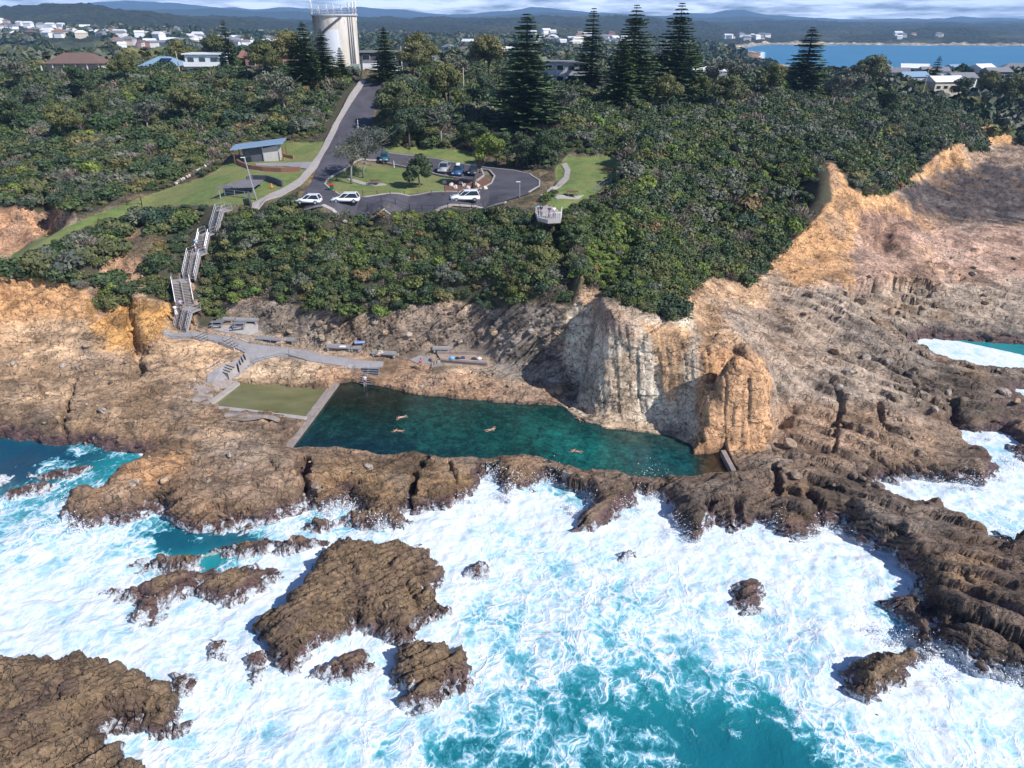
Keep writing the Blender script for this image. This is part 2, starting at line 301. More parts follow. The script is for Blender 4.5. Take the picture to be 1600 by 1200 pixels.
def height0(x, y):
    h = base_h(x, y)
    near = (y < 127)
    sl = gsamp(SD_LAND, x, y); sp = gsamp(SD_POOL, x, y); sk = gsamp(SD_KIDS, x, y)
    cap = np.where(sl > 0, SEA+.1+1.75*(1-np.exp(-np.maximum(sl, 0)/.55))+.30*np.maximum(sl, 0), SEA+np.maximum(sl*1.0, -3))
    inb = near & (x > -99) & (x < 149) & (y > 22.5)
    h = np.where(inb & (sl < 9), np.minimum(h, cap), h)
    h = np.where(inb & (sp > 0), np.minimum(h, -.35-1.9*(1-np.exp(-np.maximum(sp, 0)/.8))), h)
    bt = (x > 9) & (y < 79)
    h = np.where(inb & (sp <= 0) & (sp > -3) & ~bt, np.minimum(h, .35+np.maximum(-sp, 0)*1.15), h)
    h = np.where(inb & (sk <= 0) & (sk > -3), np.minimum(h, .22+np.maximum(-sk, 0)*np.where(y > 82.5, .9, .22)), h)
    rim = inb & (sp <= 0) & (sp > -1.2)
    h = np.where(rim, np.maximum(h, .22), h)
    h = np.where(inb & (sk > 0), -.25, h)
    h = np.where(inb & (sk <= 0) & (sk > -.8), np.maximum(h, .3), h)
    return h, sl, sp, sk, inb
CRACKS = [([(474, 722), (478, 765), (475, 802)], .45, 2.2, .6), ([(662, 716), (648, 745), (640, 765), (632, 802)], .4, 2.0, .5), ([(252, 772), (251, 802)], .5, 1.8, .6), ([(118, 605), (100, 655), (97, 692)], .3, 1.3, 1), ([(60, 605), (68, 622)], .2, .8, 1.5),
    ([(330, 790), (400, 798), (460, 812)], .35, 1.2, .6), ([(430, 742), (470, 748), (560, 752), (620, 748)], .25, .6, .8), ([(700, 722), (712, 750), (705, 775)], .25, .8, .6), ([(1150, 790), (1165, 815)], .5, 1.4, .4), ([(1110, 785), (1100, 810)], .4, 1.2, .4), ([(1290, 600), (1310, 640), (1304, 700)], .25, .9, 2), ([(1370, 640), (1378, 672), (1400, 685)], .3, 1.0, 1.5),
    ([(1480, 620), (1500, 650), (1530, 668)], .8, 1.6, .6), ([(1405, 585), (1430, 600), (1460, 632)], .35, 1.0, 1.2), ([(1260, 770), (1285, 800), (1310, 825)], .5, 1.5, .6), ([(1390, 840), (1440, 880), (1460, 940)], .5, 1.3, 1.2), ([(1465, 935), (1480, 975)], .8, 2.0, 1.5), ([(1500, 955), (1600, 1000)], .4, 1.2, 1.5), ([(1210, 735), (1215, 780)], .3, 1.0, .6),
    ([(200, 480), (205, 520), (195, 540)], .7, 2.5, 7), ([(60, 590), (150, 575), (260, 582)], .3, .7, 2.6), ([(1380, 480), (1430, 470), (1500, 445)], .35, 1.1, 3), ([(1340, 560), (1400, 585), (1450, 592)], .3, .9, 2.5), ([(1440, 420), (1540, 400)], .3, 1.0, 5), ([(1150, 546), (1162, 548)], .9, 1.3, 11)]
RPOOLS = [(1222, 640, 2.4), (1272, 697, 1.9), (1296, 668, 1.8), (1384, 674, 1.2), (1500, 700, .2), (1430, 610, .9), (375, 788, .6), (215, 678, .6), (310, 722, 1.5), (1350, 560, 3.4)]
CRACKS += [([(a-11, b), (a+11, b+1)], .85, .62, z) for a, b, z in RPOOLS]
CRACKW = [([W(a, b, z)[:2] for a, b in pl], wd, dp) for pl, wd, dp, z in CRACKS]
def height(x, y):
    h, sl, sp, sk, inb = height0(x, y)
    px, py, veg, lawn, flat = masks(x, y, h)
    r = np.hypot(x, y)
    rock = np.clip(1-veg-flat, 0, 1)
    poolish = np.where(inb, np.clip(1-sstep(.2, 1.5, np.abs(sp)), 0, 1), 0)*0.5
    landin = np.where(inb, sstep(-.2, 2.0, sl), 1)
    lo = fbm(x/9, y/9, 3, 3, 71); md = fbm(x/3.1+.4*lo, y/2.2, 3, 3, 75)
    # long strata ledges running along the shore, broken into steps
    s = (x*.18+y*.98)/2.6+.8*lo
    st = (s-np.floor(s)); st = sstep(0, .25, st)-st
    rt = sstep(1180, 1260, px)*sstep(430, 470, py); s2 = (x*.42+y*.9)/3.1+.9*lo; st2 = s2-np.floor(s2); st2 = sstep(0, .12, st2)-st2
    add = (.75*lo+1.0*rt*st2+.45*md+.4*st)*rock*landin*(1-poolish)+.6*lo*veg+.04*md*flat
    far = sstep(250, 400, r)
    h2 = h+np.where(inb & (sp > -.4), 0.15*md, add)*(1-far)
    for pl, wd, dp in CRACKW:
        xs = [q[0] for q in pl]; ys = [q[1] for q in pl]
        m = (x > min(xs)-3) & (x < max(xs)+3) & (y > min(ys)-3) & (y < max(ys)+3)
        if m.any():
            xm, ym = x[m], y[m]
            d = -sdist(xm+.35*fbm(xm/1.2, ym/1.2, 0, 3, 161), ym+.35*fbm(xm/1.2, ym/1.2, 3, 3, 163), pl, False)*-1
            h2[m] = h2[m]-dp*np.exp(-(d/wd)**2)
    h2 = np.where(inb & (sp <= 0) & (sp > -1.2), np.maximum(h2, .12), h2)
    h2 = np.where(inb & (sl > .3), np.maximum(h2, SEA+.25), h2)
    h2 = np.where(inb & (sk > 0), -.25, h2)
    return h2
def hz(x, y):
    return float(height(np.array([x], np.float32), np.array([y], np.float32))[0])
def rockdisp(x, y, z):
    """ruggedness of bedrock: metres along the normal. Dipping beds cut by joints into blocks."""
    th = np.radians(34-62*sstep(5, 55, x)); cx, cy = x-25, y-72
    c, n = np.cos(th), np.sin(th)
    w1 = fbm(x/5, y/5, z/5, 3, 81); w2 = fbm(x/1.7, y/1.7, z/1.7, 3, 85)
    a = cx*c+cy*n+1.6*w1+.5*w2; b = -cx*n+cy*c+.75*z+1.5*w1+.35*w2
    d = 0
    for k, (lb, la, amp, sd) in enumerate(((1.9, 5.2, .46, 11), (.62, 1.9, .22, 23), (.3, .8, .085, 37))):
        q = b/lb+.25*vn(a/9, 0, 0, sd); i = np.floor(q); f = q-i
        r = _h(i.astype(np.int32), 0*i.astype(np.int32), 0*i.astype(np.int32), sd)
        p = a/la+r*7.3; j = np.floor(p); g = p-j
        h1 = _h(i.astype(np.int32), j.astype(np.int32), 0*i.astype(np.int32), sd+1); h2 = _h(i.astype(np.int32), j.astype(np.int32), 0*i.astype(np.int32), sd+2)
        d = d+amp*((h1-.5)*1.0+(f-.5)*(.35+.9*h2)+(g-.5)*(h2-.5)*.9)
        e = np.minimum(g, 1-g)*la; m = np.minimum(f, 1-f)*lb
        d = d-amp*.55*np.exp(-e/.10)*(h1 > .45)-amp*.5*np.exp(-m/.09)*(h2 > .4)
    d = d+.30*w1+.16*w2+.07*ridged(x/.9, y/.9, z/.9, 2, 91)+.035*fbm(x/.3, y/.3, z/.3, 2, 95)
    return d
def ribdisp(x, y, z):
    """upright columns of the big buttress"""
    xx = x+.18*fbm(x/3, y/3, z/4, 2, 101)+.06*z+.25*y
    d = 0
    for wd, hg, am, sd in ((2.5, 5.5, 1.0, 111), (.85, 2.4, .34, 121)):
        q = xx/wd; i = np.floor(q).astype(np.int32); f = q-np.floor(q); o = np.zeros_like(i)
        h1 = _h(i, o, o, sd); v = (z+.5*(h1-.5)*xx)/hg+h1*9; k = np.floor(v).astype(np.int32); h2 = _h(i, k, o, sd+1); h3 = _h(i, k, o, sd+2); g = v-np.floor(v)
        d = d+am*(.55*(h1-.5)+.55*(h2-.5)+(f-.5)*1.0*(h3-.5)+(g-.5)*.5*(h2-.3)-.42*np.exp(-np.minimum(f, 1-f)*wd/.07)*(h1 > .25)-.22*np.exp(-np.minimum(g, 1-g)*hg/.07)*(h3 > .4))
    return np.clip(.72*d, -.6, .4)+.05*ridged(x/.8, y/.8, z/1.6, 2, 107)+.05*fbm(x/.3, y/.3, z/.3, 2, 115)
# ------------------------------------------------------------------ colours of the ground (albedo)
TAN = (.42, .29, .19); BROWN = (.305, .208, .138); ORANGE = (.56, .30, .135); PALE = (.52, .43, .34); GREY = (.30, .235, .18); WHITE = (.50, .455, .41)
PINK = (.46, .285, .20); DARK = (.105, .085, .075); SLAB = (.40, .315, .24); SOIL = (.055, .05, .028); GRASS = (.105, .165, .035)
CZ = [([(-300, 640), (700, 640), (1200, 715), (1700, 640), (2300, 1300), (-300, 1300)], BROWN, 40),
      ([(1200, 690), (1500, 740), (1700, 740), (1700, 1300), (1000, 1300), (1000, 745)], (.205, .145, .105), 30),
      ([(-300, 580), (300, 575), (330, 640), (430, 690), (420, 720), (-300, 720)], (.42, .285, .175), 25),
      ([(-300, 420), (20, 418), (90, 440), (130, 460), (150, 540), (60, 575), (-300, 600)], (.56, .375, .225), 14),
      ([(-300, 415), (130, 430), (140, 500), (-300, 505)], (.60, .335, .155), 12),
      ([(190, 430), (280, 480), (265, 520), (330, 520), (390, 545), (330, 590), (210, 560), (150, 520)], (.56, .37, .22), 12),
      ([(130, 470), (275, 470), (262, 515), (205, 550), (150, 540)], (.56, .30, .10), 12),
      ([(200, 352), (250, 355), (235, 410), (200, 470), (150, 510), (150, 450), (180, 400)], (.48, .29, .17), 6),
      ([(390, 550), (520, 565), (530, 600), (350, 605), (340, 590)], (.55, .40, .26), 8),
      ([(500, 568), (680, 585), (880, 610), (880, 640), (700, 625), (590, 610), (480, 605)], (.50, .32, .20), 7),
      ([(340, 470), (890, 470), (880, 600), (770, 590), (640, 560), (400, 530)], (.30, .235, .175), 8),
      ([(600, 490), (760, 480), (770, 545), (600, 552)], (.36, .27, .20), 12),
      ([(150, 700), (300, 690), (280, 760), (150, 780)], (.42, .24, .12), 20),
      ([(1090, 640), (1205, 660), (1215, 712), (1085, 712)], (.40, .27, .17), 8),
      ([(300, 680), (440, 680), (440, 730), (300, 720)], (.38, .275, .19), 15),
      ([(500, 720), (760, 725), (730, 790), (500, 790)], (.35, .225, .12), 20),
      ([(1195, 440), (1600, 430), (1800, 480), (1700, 650), (1205, 650)], SLAB, 14),
      ([(1200, 620), (1480, 640), (1480, 720), (1200, 730)], (.37, .25, .165), 18),
      ([(1040, 440), (1190, 430), (1240, 520), (1200, 560), (1060, 520)], (.50, .32, .185), 12),
      ([(1100, 470), (1300, 480), (1330, 560), (1210, 580)], (.40, .30, .22), 12),
      ([(1280, 340), (1620, 350), (1640, 440), (1400, 440), (1300, 450)], (.50, .325, .235), 14),
      ([(1190, 405), (1290, 245), (1360, 290), (1430, 320), (1460, 360), (1330, 360), (1330, 440), (1230, 450)], (.60, .34, .16), 8),
      ([(1340, 330), (1440, 340), (1420, 400), (1350, 390)], (.33, .20, .14), 10),
      ([(1395, 292), (1410, 262), (1480, 220), (1500, 225), (1520, 262), (1490, 262), (1450, 276), (1410, 292)], (.66, .38, .18), 4),
      ([(1520, 190), (1560, 162), (1590, 190), (1585, 225), (1525, 225)], (.66, .38, .17), 4),
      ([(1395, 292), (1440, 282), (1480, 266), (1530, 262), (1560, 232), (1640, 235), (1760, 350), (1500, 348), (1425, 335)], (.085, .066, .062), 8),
      ([(1540, 235), (1640, 225), (1640, 268), (1560, 262)], (.34, .24, .17), 6),
      ([(-100, 315), (95, 318), (95, 350), (40, 395), (-100, 400)], (.55, .31, .17), 6),
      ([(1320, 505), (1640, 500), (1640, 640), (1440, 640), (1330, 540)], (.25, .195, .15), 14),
      ([(885, 470), (1080, 480), (1112, 560), (1108, 700), (885, 690)], (.70, .575, .43), 5),
      ([(1005, 500), (1075, 520), (1062, 600), (1040, 640), (1020, 580)], (.64, .40, .22), 7), ([(950, 560), (985, 550), (990, 640), (960, 650)], (.60, .44, .29), 8), ([(935, 480), (1000, 496), (990, 530), (940, 520)], (.52, .38, .28), 6),
      ([(1095, 530), (1202, 560), (1202, 705), (1090, 705)], (.62, .36, .19), 5),
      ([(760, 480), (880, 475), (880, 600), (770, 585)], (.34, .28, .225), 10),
      ([(905, 405), (925, 430), (975, 470), (985, 500), (925, 490), (905, 450)], (.48, .35, .25), 5),
      ([(560, 560), (640, 560), (660, 575), (600, 600), (560, 590)], (.34, .215, .13), 6)]
def ground_colour(x, y, z, px, py, veg, lawn, flat):
    c = np.empty(x.shape+(3,), np.float32); c[...] = TAN
    k = np.clip((py-100)/300, .3, 1)
    qx = px+22*k*fbm(x/4, y/4, z/4, 3, 121); qy = py+16*k*fbm(x/4, y/4, z/4, 3, 127)
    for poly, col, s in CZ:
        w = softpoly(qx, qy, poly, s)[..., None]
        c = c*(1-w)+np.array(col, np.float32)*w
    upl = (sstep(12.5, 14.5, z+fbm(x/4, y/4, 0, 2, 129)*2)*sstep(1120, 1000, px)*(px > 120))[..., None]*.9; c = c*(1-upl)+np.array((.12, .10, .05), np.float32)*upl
    fl = softpoly(qx, qy, [(905, 350), (985, 345), (1000, 440), (960, 462), (915, 420)], 8)[..., None]*veg[..., None]
    # stains of iron and pale lime, patches metres wide
    n1 = fbm(x/2.3, y/2.3, z/2.3, 4, 131)[..., None]; n2 = fbm(x/6, y/6, z/6, 3, 137)[..., None]; n3 = fbm(x/.9, y/.9, z/.9, 3, 139)[..., None]
    c = c*(1+.38*n1)*(1+.25*n3)
    c = c*(1-.35*sstep(.1, .5, n2))+np.array((.42, .25, .12), np.float32)*.35*sstep(.1, .5, n2)
    c = c*(1-.35*sstep(.15, .45, -n2))+np.array((.25, .22, .19), np.float32)*.35*sstep(.15, .45, -n2)
    n4 = fbm(x/3.4+5, y/2.4, z/2, 4, 143)[..., None]; c = c*(1-.42*sstep(.08, .32, n4)); c = c*(1+.28*sstep(.05, .4, -n4))
    # tide zones: dark coralline at the water, brown weed above
    zz = z+.8*fbm(x/2, y/2, z/2, 3, 141)
    inn = ((y < 127) & (py > 590))
    t2 = (sstep(1.7, .2, zz)*inn*.7)[..., None]
    c = c*(1-t2)+c*np.array((.56, .52, .47), np.float32)*t2
    t1 = (sstep(.25, -.7, zz)*(y < 150))[..., None]
    c = c*(1-t1)+np.array((.135, .078, .072), np.float32)*t1
    v = veg[..., None]; c = c*(1-v)+(np.array(SOIL, np.float32)*(1-fl)+np.array((.10, .15, .035), np.float32)*fl)*v
    gn = fbm(x/5, y/5, 0, 3, 151)[..., None]; gm = fbm(x/1.2, y/1.2, 0, 3, 155)[..., None]
    g = np.array((.13, .175, .045), np.float32)*(1+.3*gm); g = g*(1-.6*sstep(-.1, .5, gn))+np.array((.21, .20, .075), np.float32)*.6*sstep(-.1, .5, gn)
    l = lawn[..., None]; c = c*(1-l)+g*l
    return np.clip(c, .01, .85)
# ------------------------------------------------------------------ mesh helpers
def mesh_grid(name, P, attrs=None, mat=None, keep=None, kind=None, smooth_=True):
    n, m = P.shape[:2]
    idx = np.arange(n*m).reshape(n, m)
    q = np.stack([idx[:-1, :-1], idx[1:, :-1], idx[1:, 1:], idx[:-1, 1:]], -1).reshape(-1, 4)
    V = P.reshape(-1, 3)
    if keep is not None:
        kk = keep.reshape(-1); q = q[kk[q].all(1)]
        used = np.zeros(n*m, bool); used[q.ravel()] = True
        remap = np.cumsum(used)-1; V = V[used]; q = remap[q]
    else: used = slice(None)
    me = bpy.data.meshes.new(name)
    me.vertices.add(len(V)); me.vertices.foreach_set('co', V.astype(np.float32).ravel())
    me.loops.add(q.size); me.loops.foreach_set('vertex_index', q.ravel().astype(np.int32))
    me.polygons.add(len(q)); me.polygons.foreach_set('loop_start', np.arange(0, q.size, 4, dtype=np.int32))
    me.polygons.foreach_set('loop_total', np.full(len(q), 4, np.int32))
    me.update(calc_edges=True)
    me.polygons.foreach_set('use_smooth', np.full(len(q), smooth_))
    for k, a in (attrs or {}).items():
        a = a.reshape(n*m, -1)[used]
        if a.shape[1] == 3:
            at = me.attributes.new(k, 'FLOAT_COLOR', 'POINT')
            at.data.foreach_set('color', np.concatenate([a, np.ones((len(a), 1))], 1).astype(np.float32).ravel())
        else:
            at = me.attributes.new(k, 'FLOAT', 'POINT'); at.data.foreach_set('value', a.astype(np.float32).ravel())
    if mat: me.materials.append(mat)
    o = bpy.data.objects.new(name, me); COL.objects.link(o)
    if kind: o['kind'] = kind
    return o
def tag(o, label=None, cat=None, group=None, kind=None):
    if label: o['label'] = label
    if cat: o['category'] = cat
    if group: o['group'] = group
    if kind: o['kind'] = kind
    return o
def grid_normals(P):
    du = np.gradient(P, axis=0); dv = np.gradient(P, axis=1)
    n = np.cross(du, dv); n /= np.linalg.norm(n, axis=-1, keepdims=True)+1e-9
    n[n[..., 2] < 0] *= -1
    return n
# ------------------------------------------------------------------ materials
class NT:
    def __init__(s, name):
        s.m = bpy.data.materials.new(name); s.m.use_nodes = True; s.t = s.m.node_tree; s.n = s.t.nodes; s.l = s.t.links
        s.n.clear(); s.out = s.n.new('ShaderNodeOutputMaterial')
    def node(s, typ, props=None, **inp):
        nd = s.n.new('ShaderNode'+typ)
        for k, v in (props or {}).items(): setattr(nd, k, v)
        for k, v in inp.items():
            k = k.replace('_', ' ')
            i = nd.inputs[int(k[1:])] if (k[0] == 'i' and k[1:].isdigit()) else nd.inputs[k]
            s.set(i, v)
        return nd
    def set(s, i, v):
        if isinstance(v, bpy.types.NodeSocket): s.l.new(v, i)
        elif isinstance(v, bpy.types.Node): s.l.new(v.outputs[0], i)
        else: i.default_value = v
    def math(s, op, a, b=0, c=0, clamp=False):
        nd = s.n.new('ShaderNodeMath'); nd.operation = op; nd.use_clamp = clamp
        s.set(nd.inputs[0], a); s.set(nd.inputs[1], b); s.set(nd.inputs[2], c); return nd.outputs[0]
    def mix(s, f, a, b, mode='MIX'):
        nd = s.n.new('ShaderNodeMix'); nd.data_type = 'RGBA'; nd.blend_type = mode
        s.set(nd.inputs[0], f)
        for i, v in ((6, a), (7, b)):
            if isinstance(v, tuple) and len(v) == 3: v = v+(1,)
            s.set(nd.inputs[i], v)
        return nd.outputs[2]
    def noise(s, vec, scale, detail=4, rough=.55, dist=0, typ='FBM', col=False):
        nd = s.node('TexNoise', dict(noise_dimensions='3D'), Scale=scale, Detail=detail, Roughness=rough, Distortion=dist)
        if vec is not None: s.set(nd.inputs['Vector'], vec)
        return nd.outputs[1 if col else 0]
    def voro(s, vec, scale, feat='DISTANCE_TO_EDGE', out='Distance', rnd=1):
        nd = s.node('TexVoronoi', dict(feature=feat), Scale=scale, Randomness=rnd); s.set(nd.inputs['Vector'], vec); return nd.outputs[out]
    def ramp(s, f, *stops):
        nd = s.n.new('ShaderNodeValToRGB'); s.set(nd.inputs[0], f); e = nd.color_ramp.elements
        while len(e) < len(stops): e.new(.5)
        for el, (p, c) in zip(e, stops):
            el.position = p; el.color = (c, c, c, 1) if not isinstance(c, tuple) else (c+(1,) if len(c) == 3 else c)
        return nd.outputs[0]
    def pos(s): return s.node('NewGeometry').outputs['Position']
    def mapv(s, vec, sc=(1, 1, 1), rot=(0, 0, 0), loc=(0, 0, 0)):
        nd = s.node('Mapping'); s.set(nd.inputs[0], vec); nd.inputs['Scale'].default_value = sc; nd.inputs['Rotation'].default_value = rot; nd.inputs['Location'].default_value = loc
        return nd.outputs[0]
    def add(s, a, b, sc=1.0):
        nd = s.node('VectorMath', dict(operation='MULTIPLY_ADD')); s.set(nd.inputs[0], b); nd.inputs[1].default_value = (sc,)*3; s.set(nd.inputs[2], a); return nd.outputs[0]
    def attr(s, name, out='Color'): return s.node('Attribute', dict(attribute_name=name)).outputs[out]
    def bsdf(s, base, rough=.9, bump=None, bs=1, bd=.1, **kw):
        b = s.node('BsdfPrincipled')
        if isinstance(base, tuple) and len(base) == 3: base = base+(1,)
        s.set(b.inputs['Base Color'], base); s.set(b.inputs['Roughness'], rough)
        for k, v in kw.items(): s.set(b.inputs[k.replace('_', ' ')], v)
        if bump is not None:
            bp = s.node('Bump', Strength=bs, Distance=bd, Height=bump); s.set(b.inputs['Normal'], bp)
        s.l.new(b.outputs[0], s.out.inputs['Surface']); return b
def rock_material():
    m = NT('bedrock'); p = m.pos(); col = m.attr('tint'); soft = m.attr('soft', 'Fac')
    nv = m.noise(p, .6, 3, .6, col=True)
    wp = m.add(p, nv, 1.4)
    sx = m.node('SeparateXYZ'); m.set(sx.inputs[0], p)
    side = m.node('MapRange', dict(clamp=True)); m.set(side.inputs[0], sx.outputs[0]); side.inputs[1].default_value = 10; side.inputs[2].default_value = 45
    def both(f):
        A = f(m.mapv(wp, (.30, 2.4, 1.5), (.2, .1, R(-34)))); B = f(m.mapv(wp, (.30, 2.4, 1.5), (.2, .1, R(28))))
        x_ = m.n.new('ShaderNodeMix'); m.set(x_.inputs[0], side.outputs[0]); m.set(x_.inputs[2], A); m.set(x_.inputs[3], B); return x_.outputs[0]
    n_str = both(lambda v: m.noise(v, .9, 7, .68))
    n_fs = both(lambda v: m.noise(v, 3.4, 5, .7))
    n_f = m.noise(p, 2.4, 9, .74)
    n_b = m.noise(wp, .5, 5, .6)
    def crackl(v, sc, w, det=3):
        k = m.math('ABSOLUTE', m.math('SUBTRACT', m.noise(v, sc, det, .5), .5)); return m.ramp(k, (0, 0.0), (w, 1))
    c1 = crackl(m.mapv(wp, (.5, 1.3, 1), (0, 0, .5)), .42, .012); c2 = crackl(m.mapv(p, (1.4, .5, 1), (.3, 0, .9)), .55, .010); c3 = crackl(m.mapv(wp, (.4, 1.8, 1.3), (0, .3, -.3)), .6, .010, 3)
    gate = m.ramp(m.noise(p, .22, 3), (.38, 0), (.5, 1))
    crk = m.math('MULTIPLY', m.math('MULTIPLY', c1, c2), m.math('MAXIMUM', c3, gate))
    keepsoft = m.math('SUBTRACT', 1, soft)
    c = m.mix(1, col, m.ramp(n_str, (.28, (.50, .47, .45)), (.46, (.92, .92, .92)), (.58, (1.1, 1.1, 1.1)), (.74, (1.45, 1.42, 1.38))), 'MULTIPLY')
    c = m.mix(1, c, m.ramp(n_fs, (.3, (.62, .60, .58)), (.5, (1.03, 1.03, 1.03)), (.72, (1.3, 1.3, 1.28))), 'MULTIPLY')
    c = m.mix(1, c, m.ramp(n_f, (.33, (.55, .53, .52)), (.5, (1.02, 1.02, 1.02)), (.7, (1.38, 1.36, 1.33))), 'MULTIPLY')
    c = m.mix(m.math('MULTIPLY', m.math('SUBTRACT', 1, crk), .8), c, (.025, .02, .017))
    c = m.mix(soft, c, m.mix(1, col, m.ramp(m.noise(p, 2.2, 6, .7), (.3, (.7, .7, .7)), (.7, (1.25, 1.25, 1.2))), 'MULTIPLY'))
    hgt = m.math('ADD', m.math('ADD', m.math('MULTIPLY', n_str, .9), m.math('MULTIPLY', n_f, .55)), m.math('MULTIPLY', crk, .3))
    hgt = m.math('ADD', hgt, m.math('MULTIPLY', n_fs, .35))
    hgt = m.math('MULTIPLY', hgt, m.math('ADD', .12, keepsoft))
    # glossy where the sea wets it
    z = m.node('SeparateXYZ'); m.set(z.inputs[0], p)
    wet = m.node('MapRange', dict(clamp=True)); m.set(wet.inputs[0], z.outputs[2]); wet.inputs[1].default_value = .3; wet.inputs[2].default_value = -1.2
    rg = m.math('SUBTRACT', .92, m.math('MULTIPLY', wet.outputs[0], .5))
    # white runs of falling water and foam left on rock beside the surf
    fo = m.attr('foam', 'Fac')
    fs = m.noise(m.mapv(m.add(p, m.noise(p, .5, 3, .6, col=True), 2.2), (1.9, .55, .5), (0, 0, .45)), 1.15, 7, .72)
    fv = m.voro(m.add(p, m.noise(p, 1.2, 4, .6, col=True), 1.2), 1.5)
    fv = m.ramp(fv, (0, 1), (.12, 0))
    fm = m.math('ADD', m.math('ADD', fo, m.math('MULTIPLY', m.math('SUBTRACT', fs, .5), 2.4)), m.math('MULTIPLY', fv, .12))
    fm = m.ramp(fm, (.5, 0), (.72, .85))
    c = m.mix(fm, c, (.74, .8, .86))
    m.bsdf(c, rg, hgt, 1.0, .30)
    return m.m
M_ROCK = rock_material()
# ------------------------------------------------------------------ near ground
def make_terrain():
    NC = 1120; NR = 1250
    az = np.radians(np.linspace(-56, 56, NC))
    lr = np.linspace(math.log(20), math.log(342), 900)
    A, L = np.meshgrid(az, lr, indexing='ij'); r = np.exp(L)
    h = height0(r*np.sin(A), r*np.cos(A))[0]
    dr = np.diff(r, axis=1); dz = np.diff(h, axis=1)
    ds = np.sqrt((.45*dr)**2+np.clip(dz, -3, 3)**2)/r[:, 1:]
    cum = np.concatenate([np.zeros((NC, 1)), np.cumsum(ds, 1)], 1); cum /= cum[:, -1:]
    for _ in range(2): cum = smooth(cum, 6, 0)
    t = np.linspace(0, 1, NR)
    L2 = np.stack([np.interp(t, cum[i], lr) for i in range(NC)])
    r = np.exp(L2); A = np.repeat(az[:, None], NR, 1)
    x = (r*np.sin(A)).astype(np.float32); y = (r*np.cos(A)).astype(np.float32)
    h = height(x, y)
    P = np.stack([x, y, h], -1)
    px, py, veg, lawn, flat = masks(x, y, h)
    sl = gsamp(SD_LAND, x, y); sp = gsamp(SD_POOL, x, y); inb = (y < 127) & (x < 149) & (x > -99)
    N = grid_normals(smooth3(P))
    amp = np.clip(1-flat-.7*veg, 0, 1)
    amp = np.where(inb & (sp > -.6), .35*amp, amp)
    rib = softpoly(px, py, [(885, 470), (1090, 480), (1215, 560), (1215, 712), (885, 705)], 6)*(1-veg)
    steep = sstep(.75, .35, N[..., 2])
    rk = rockdisp(x, y, h); rb = ribdisp(x, y, h)
    # orange headland and inland bluffs are weathered smoother
    w = rib*np.maximum(steep, .3)
    d = (rk*(1-w)*(.65+.7*steep)*(1+1.6*sstep(130, 220, y))+rb*w)*amp
    P = P+N*d[..., None].astype(np.float32)
    fo = np.zeros_like(x)
    fo = np.where(inb, np.clip(.68-.34*(P[..., 2]-SEA), 0, .8), 0)*sstep(5.5, .5, np.abs(sl))*sstep(1.6, -.2, P[..., 2])
    fo = np.where(fo > 0, fo*sstep(640, 760, py), 0)
    fo = fo+.30*softpoly(px, py, [(1300, 1000), (1420, 975), (1700, 1020), (1700, 1200), (1300, 1200)], 25)*(fo > .02)
    col = ground_colour(x, y, P[..., 2], px, py, veg, lawn, flat)
    o = mesh_grid('terrain', P, dict(tint=col, soft=np.clip(veg+lawn+.35*flat, 0, 1), foam=fo), M_ROCK, kind='structure')
    return o
def smooth3(P):
    Q = np.stack([smooth(smooth(P[..., i], 2, 0), 2, 1) for i in range(3)], -1)
    return Q
terrain = make_terrain()
# ------------------------------------------------------------------ sea
FO = """0 700 2;60 700 .8;120 712 5;180 705 4;0 740 2;60 735 3;110 745 5;0 780 5.5;60 780 6;130 800 7;0 830 6.5;60 860 7;120 850 7;180 850 7.5;230 840 5.5;280 845 2.5;330 840 2;380 835 3;440 830 7;200 880 9;0 890 8.5;60 900 9
100 900 10;0 950 10;150 950 9.6;300 960 9.4;450 880 9.4;380 950 9.6;300 1000 9.2;360 1010 8.8;420 1050 9;300 1060 9.6;340 1100 8.6;250 1150 8;240 1190 8.5;400 1100 9.3;480 1100 10;560 1100 9.6;400 1160 8;500 1160 9.8;560 1190 9
640 1130 9;700 1120 8;620 1180 6.5;700 1180 5;780 1190 4.6;780 1120 6;760 1060 6.5;850 1100 5.8;860 1180 5;740 1000 8.4;780 960 6.4;800 1010 7;700 950 9;740 900 9;700 850 9.6;780 820 9.4;850 800 10;800 870 8;860 900 7.6;900 880 8.4;850 960 7.4;900 1000 6.5;860 1040 6.8
920 930 6.8;1000 900 8.4;950 860 9;1000 830 9.6;1050 870 9;1000 780 10;1060 940 8;1000 980 6.8;950 1040 6;1020 1030 6.4;1080 1000 7.2;940 1090 4.2;1010 1080 3.4;1080 1060 4.2;960 1140 4.0;1040 1130 3.8;1100 1110 3.6;1000 1190 3.8;1100 1170 1.4;1140 1190 1
1150 1060 4.2;1200 1030 6.8;1160 1000 8;1120 950 8.4;1110 880 9.4;1200 880 9.4;1250 950 9;1300 870 10;1200 960 8.6;1300 930 9.4;1300 990 8.6;1340 1000 9;1370 920 9.6;1250 1020 7.8;1250 1070 7.4;1200 1100 3.4;1220 1150 2.8;1240 1190 2.6;1290 1120 6.4;1300 1170 4.6;1360 1130 9;1400 1110 9.8;1380 1180 5
1450 1100 9.4;1500 1100 9.6;1460 1160 8.6;1550 1120 10;1600 1110 10;1550 1180 8;1600 1180 7.4;1420 770 9.2;1500 770 9.2;1560 800 9;1600 800 9;1530 690 8.8;1590 730 9;1600 560 9.4;1450 545 9.2;1520 558 9.6;1600 620 9;870 760 6;1400 960 4;1600 1240 6;0 1000 10;-200 800 7;-200 700 2;-200 1000 9;1750 800 9;1750 1100 9;1700 560 8;1560 850 7;800 1260 4.6;400 1260 8;1100 1260 1.6;1800 1250 6"""
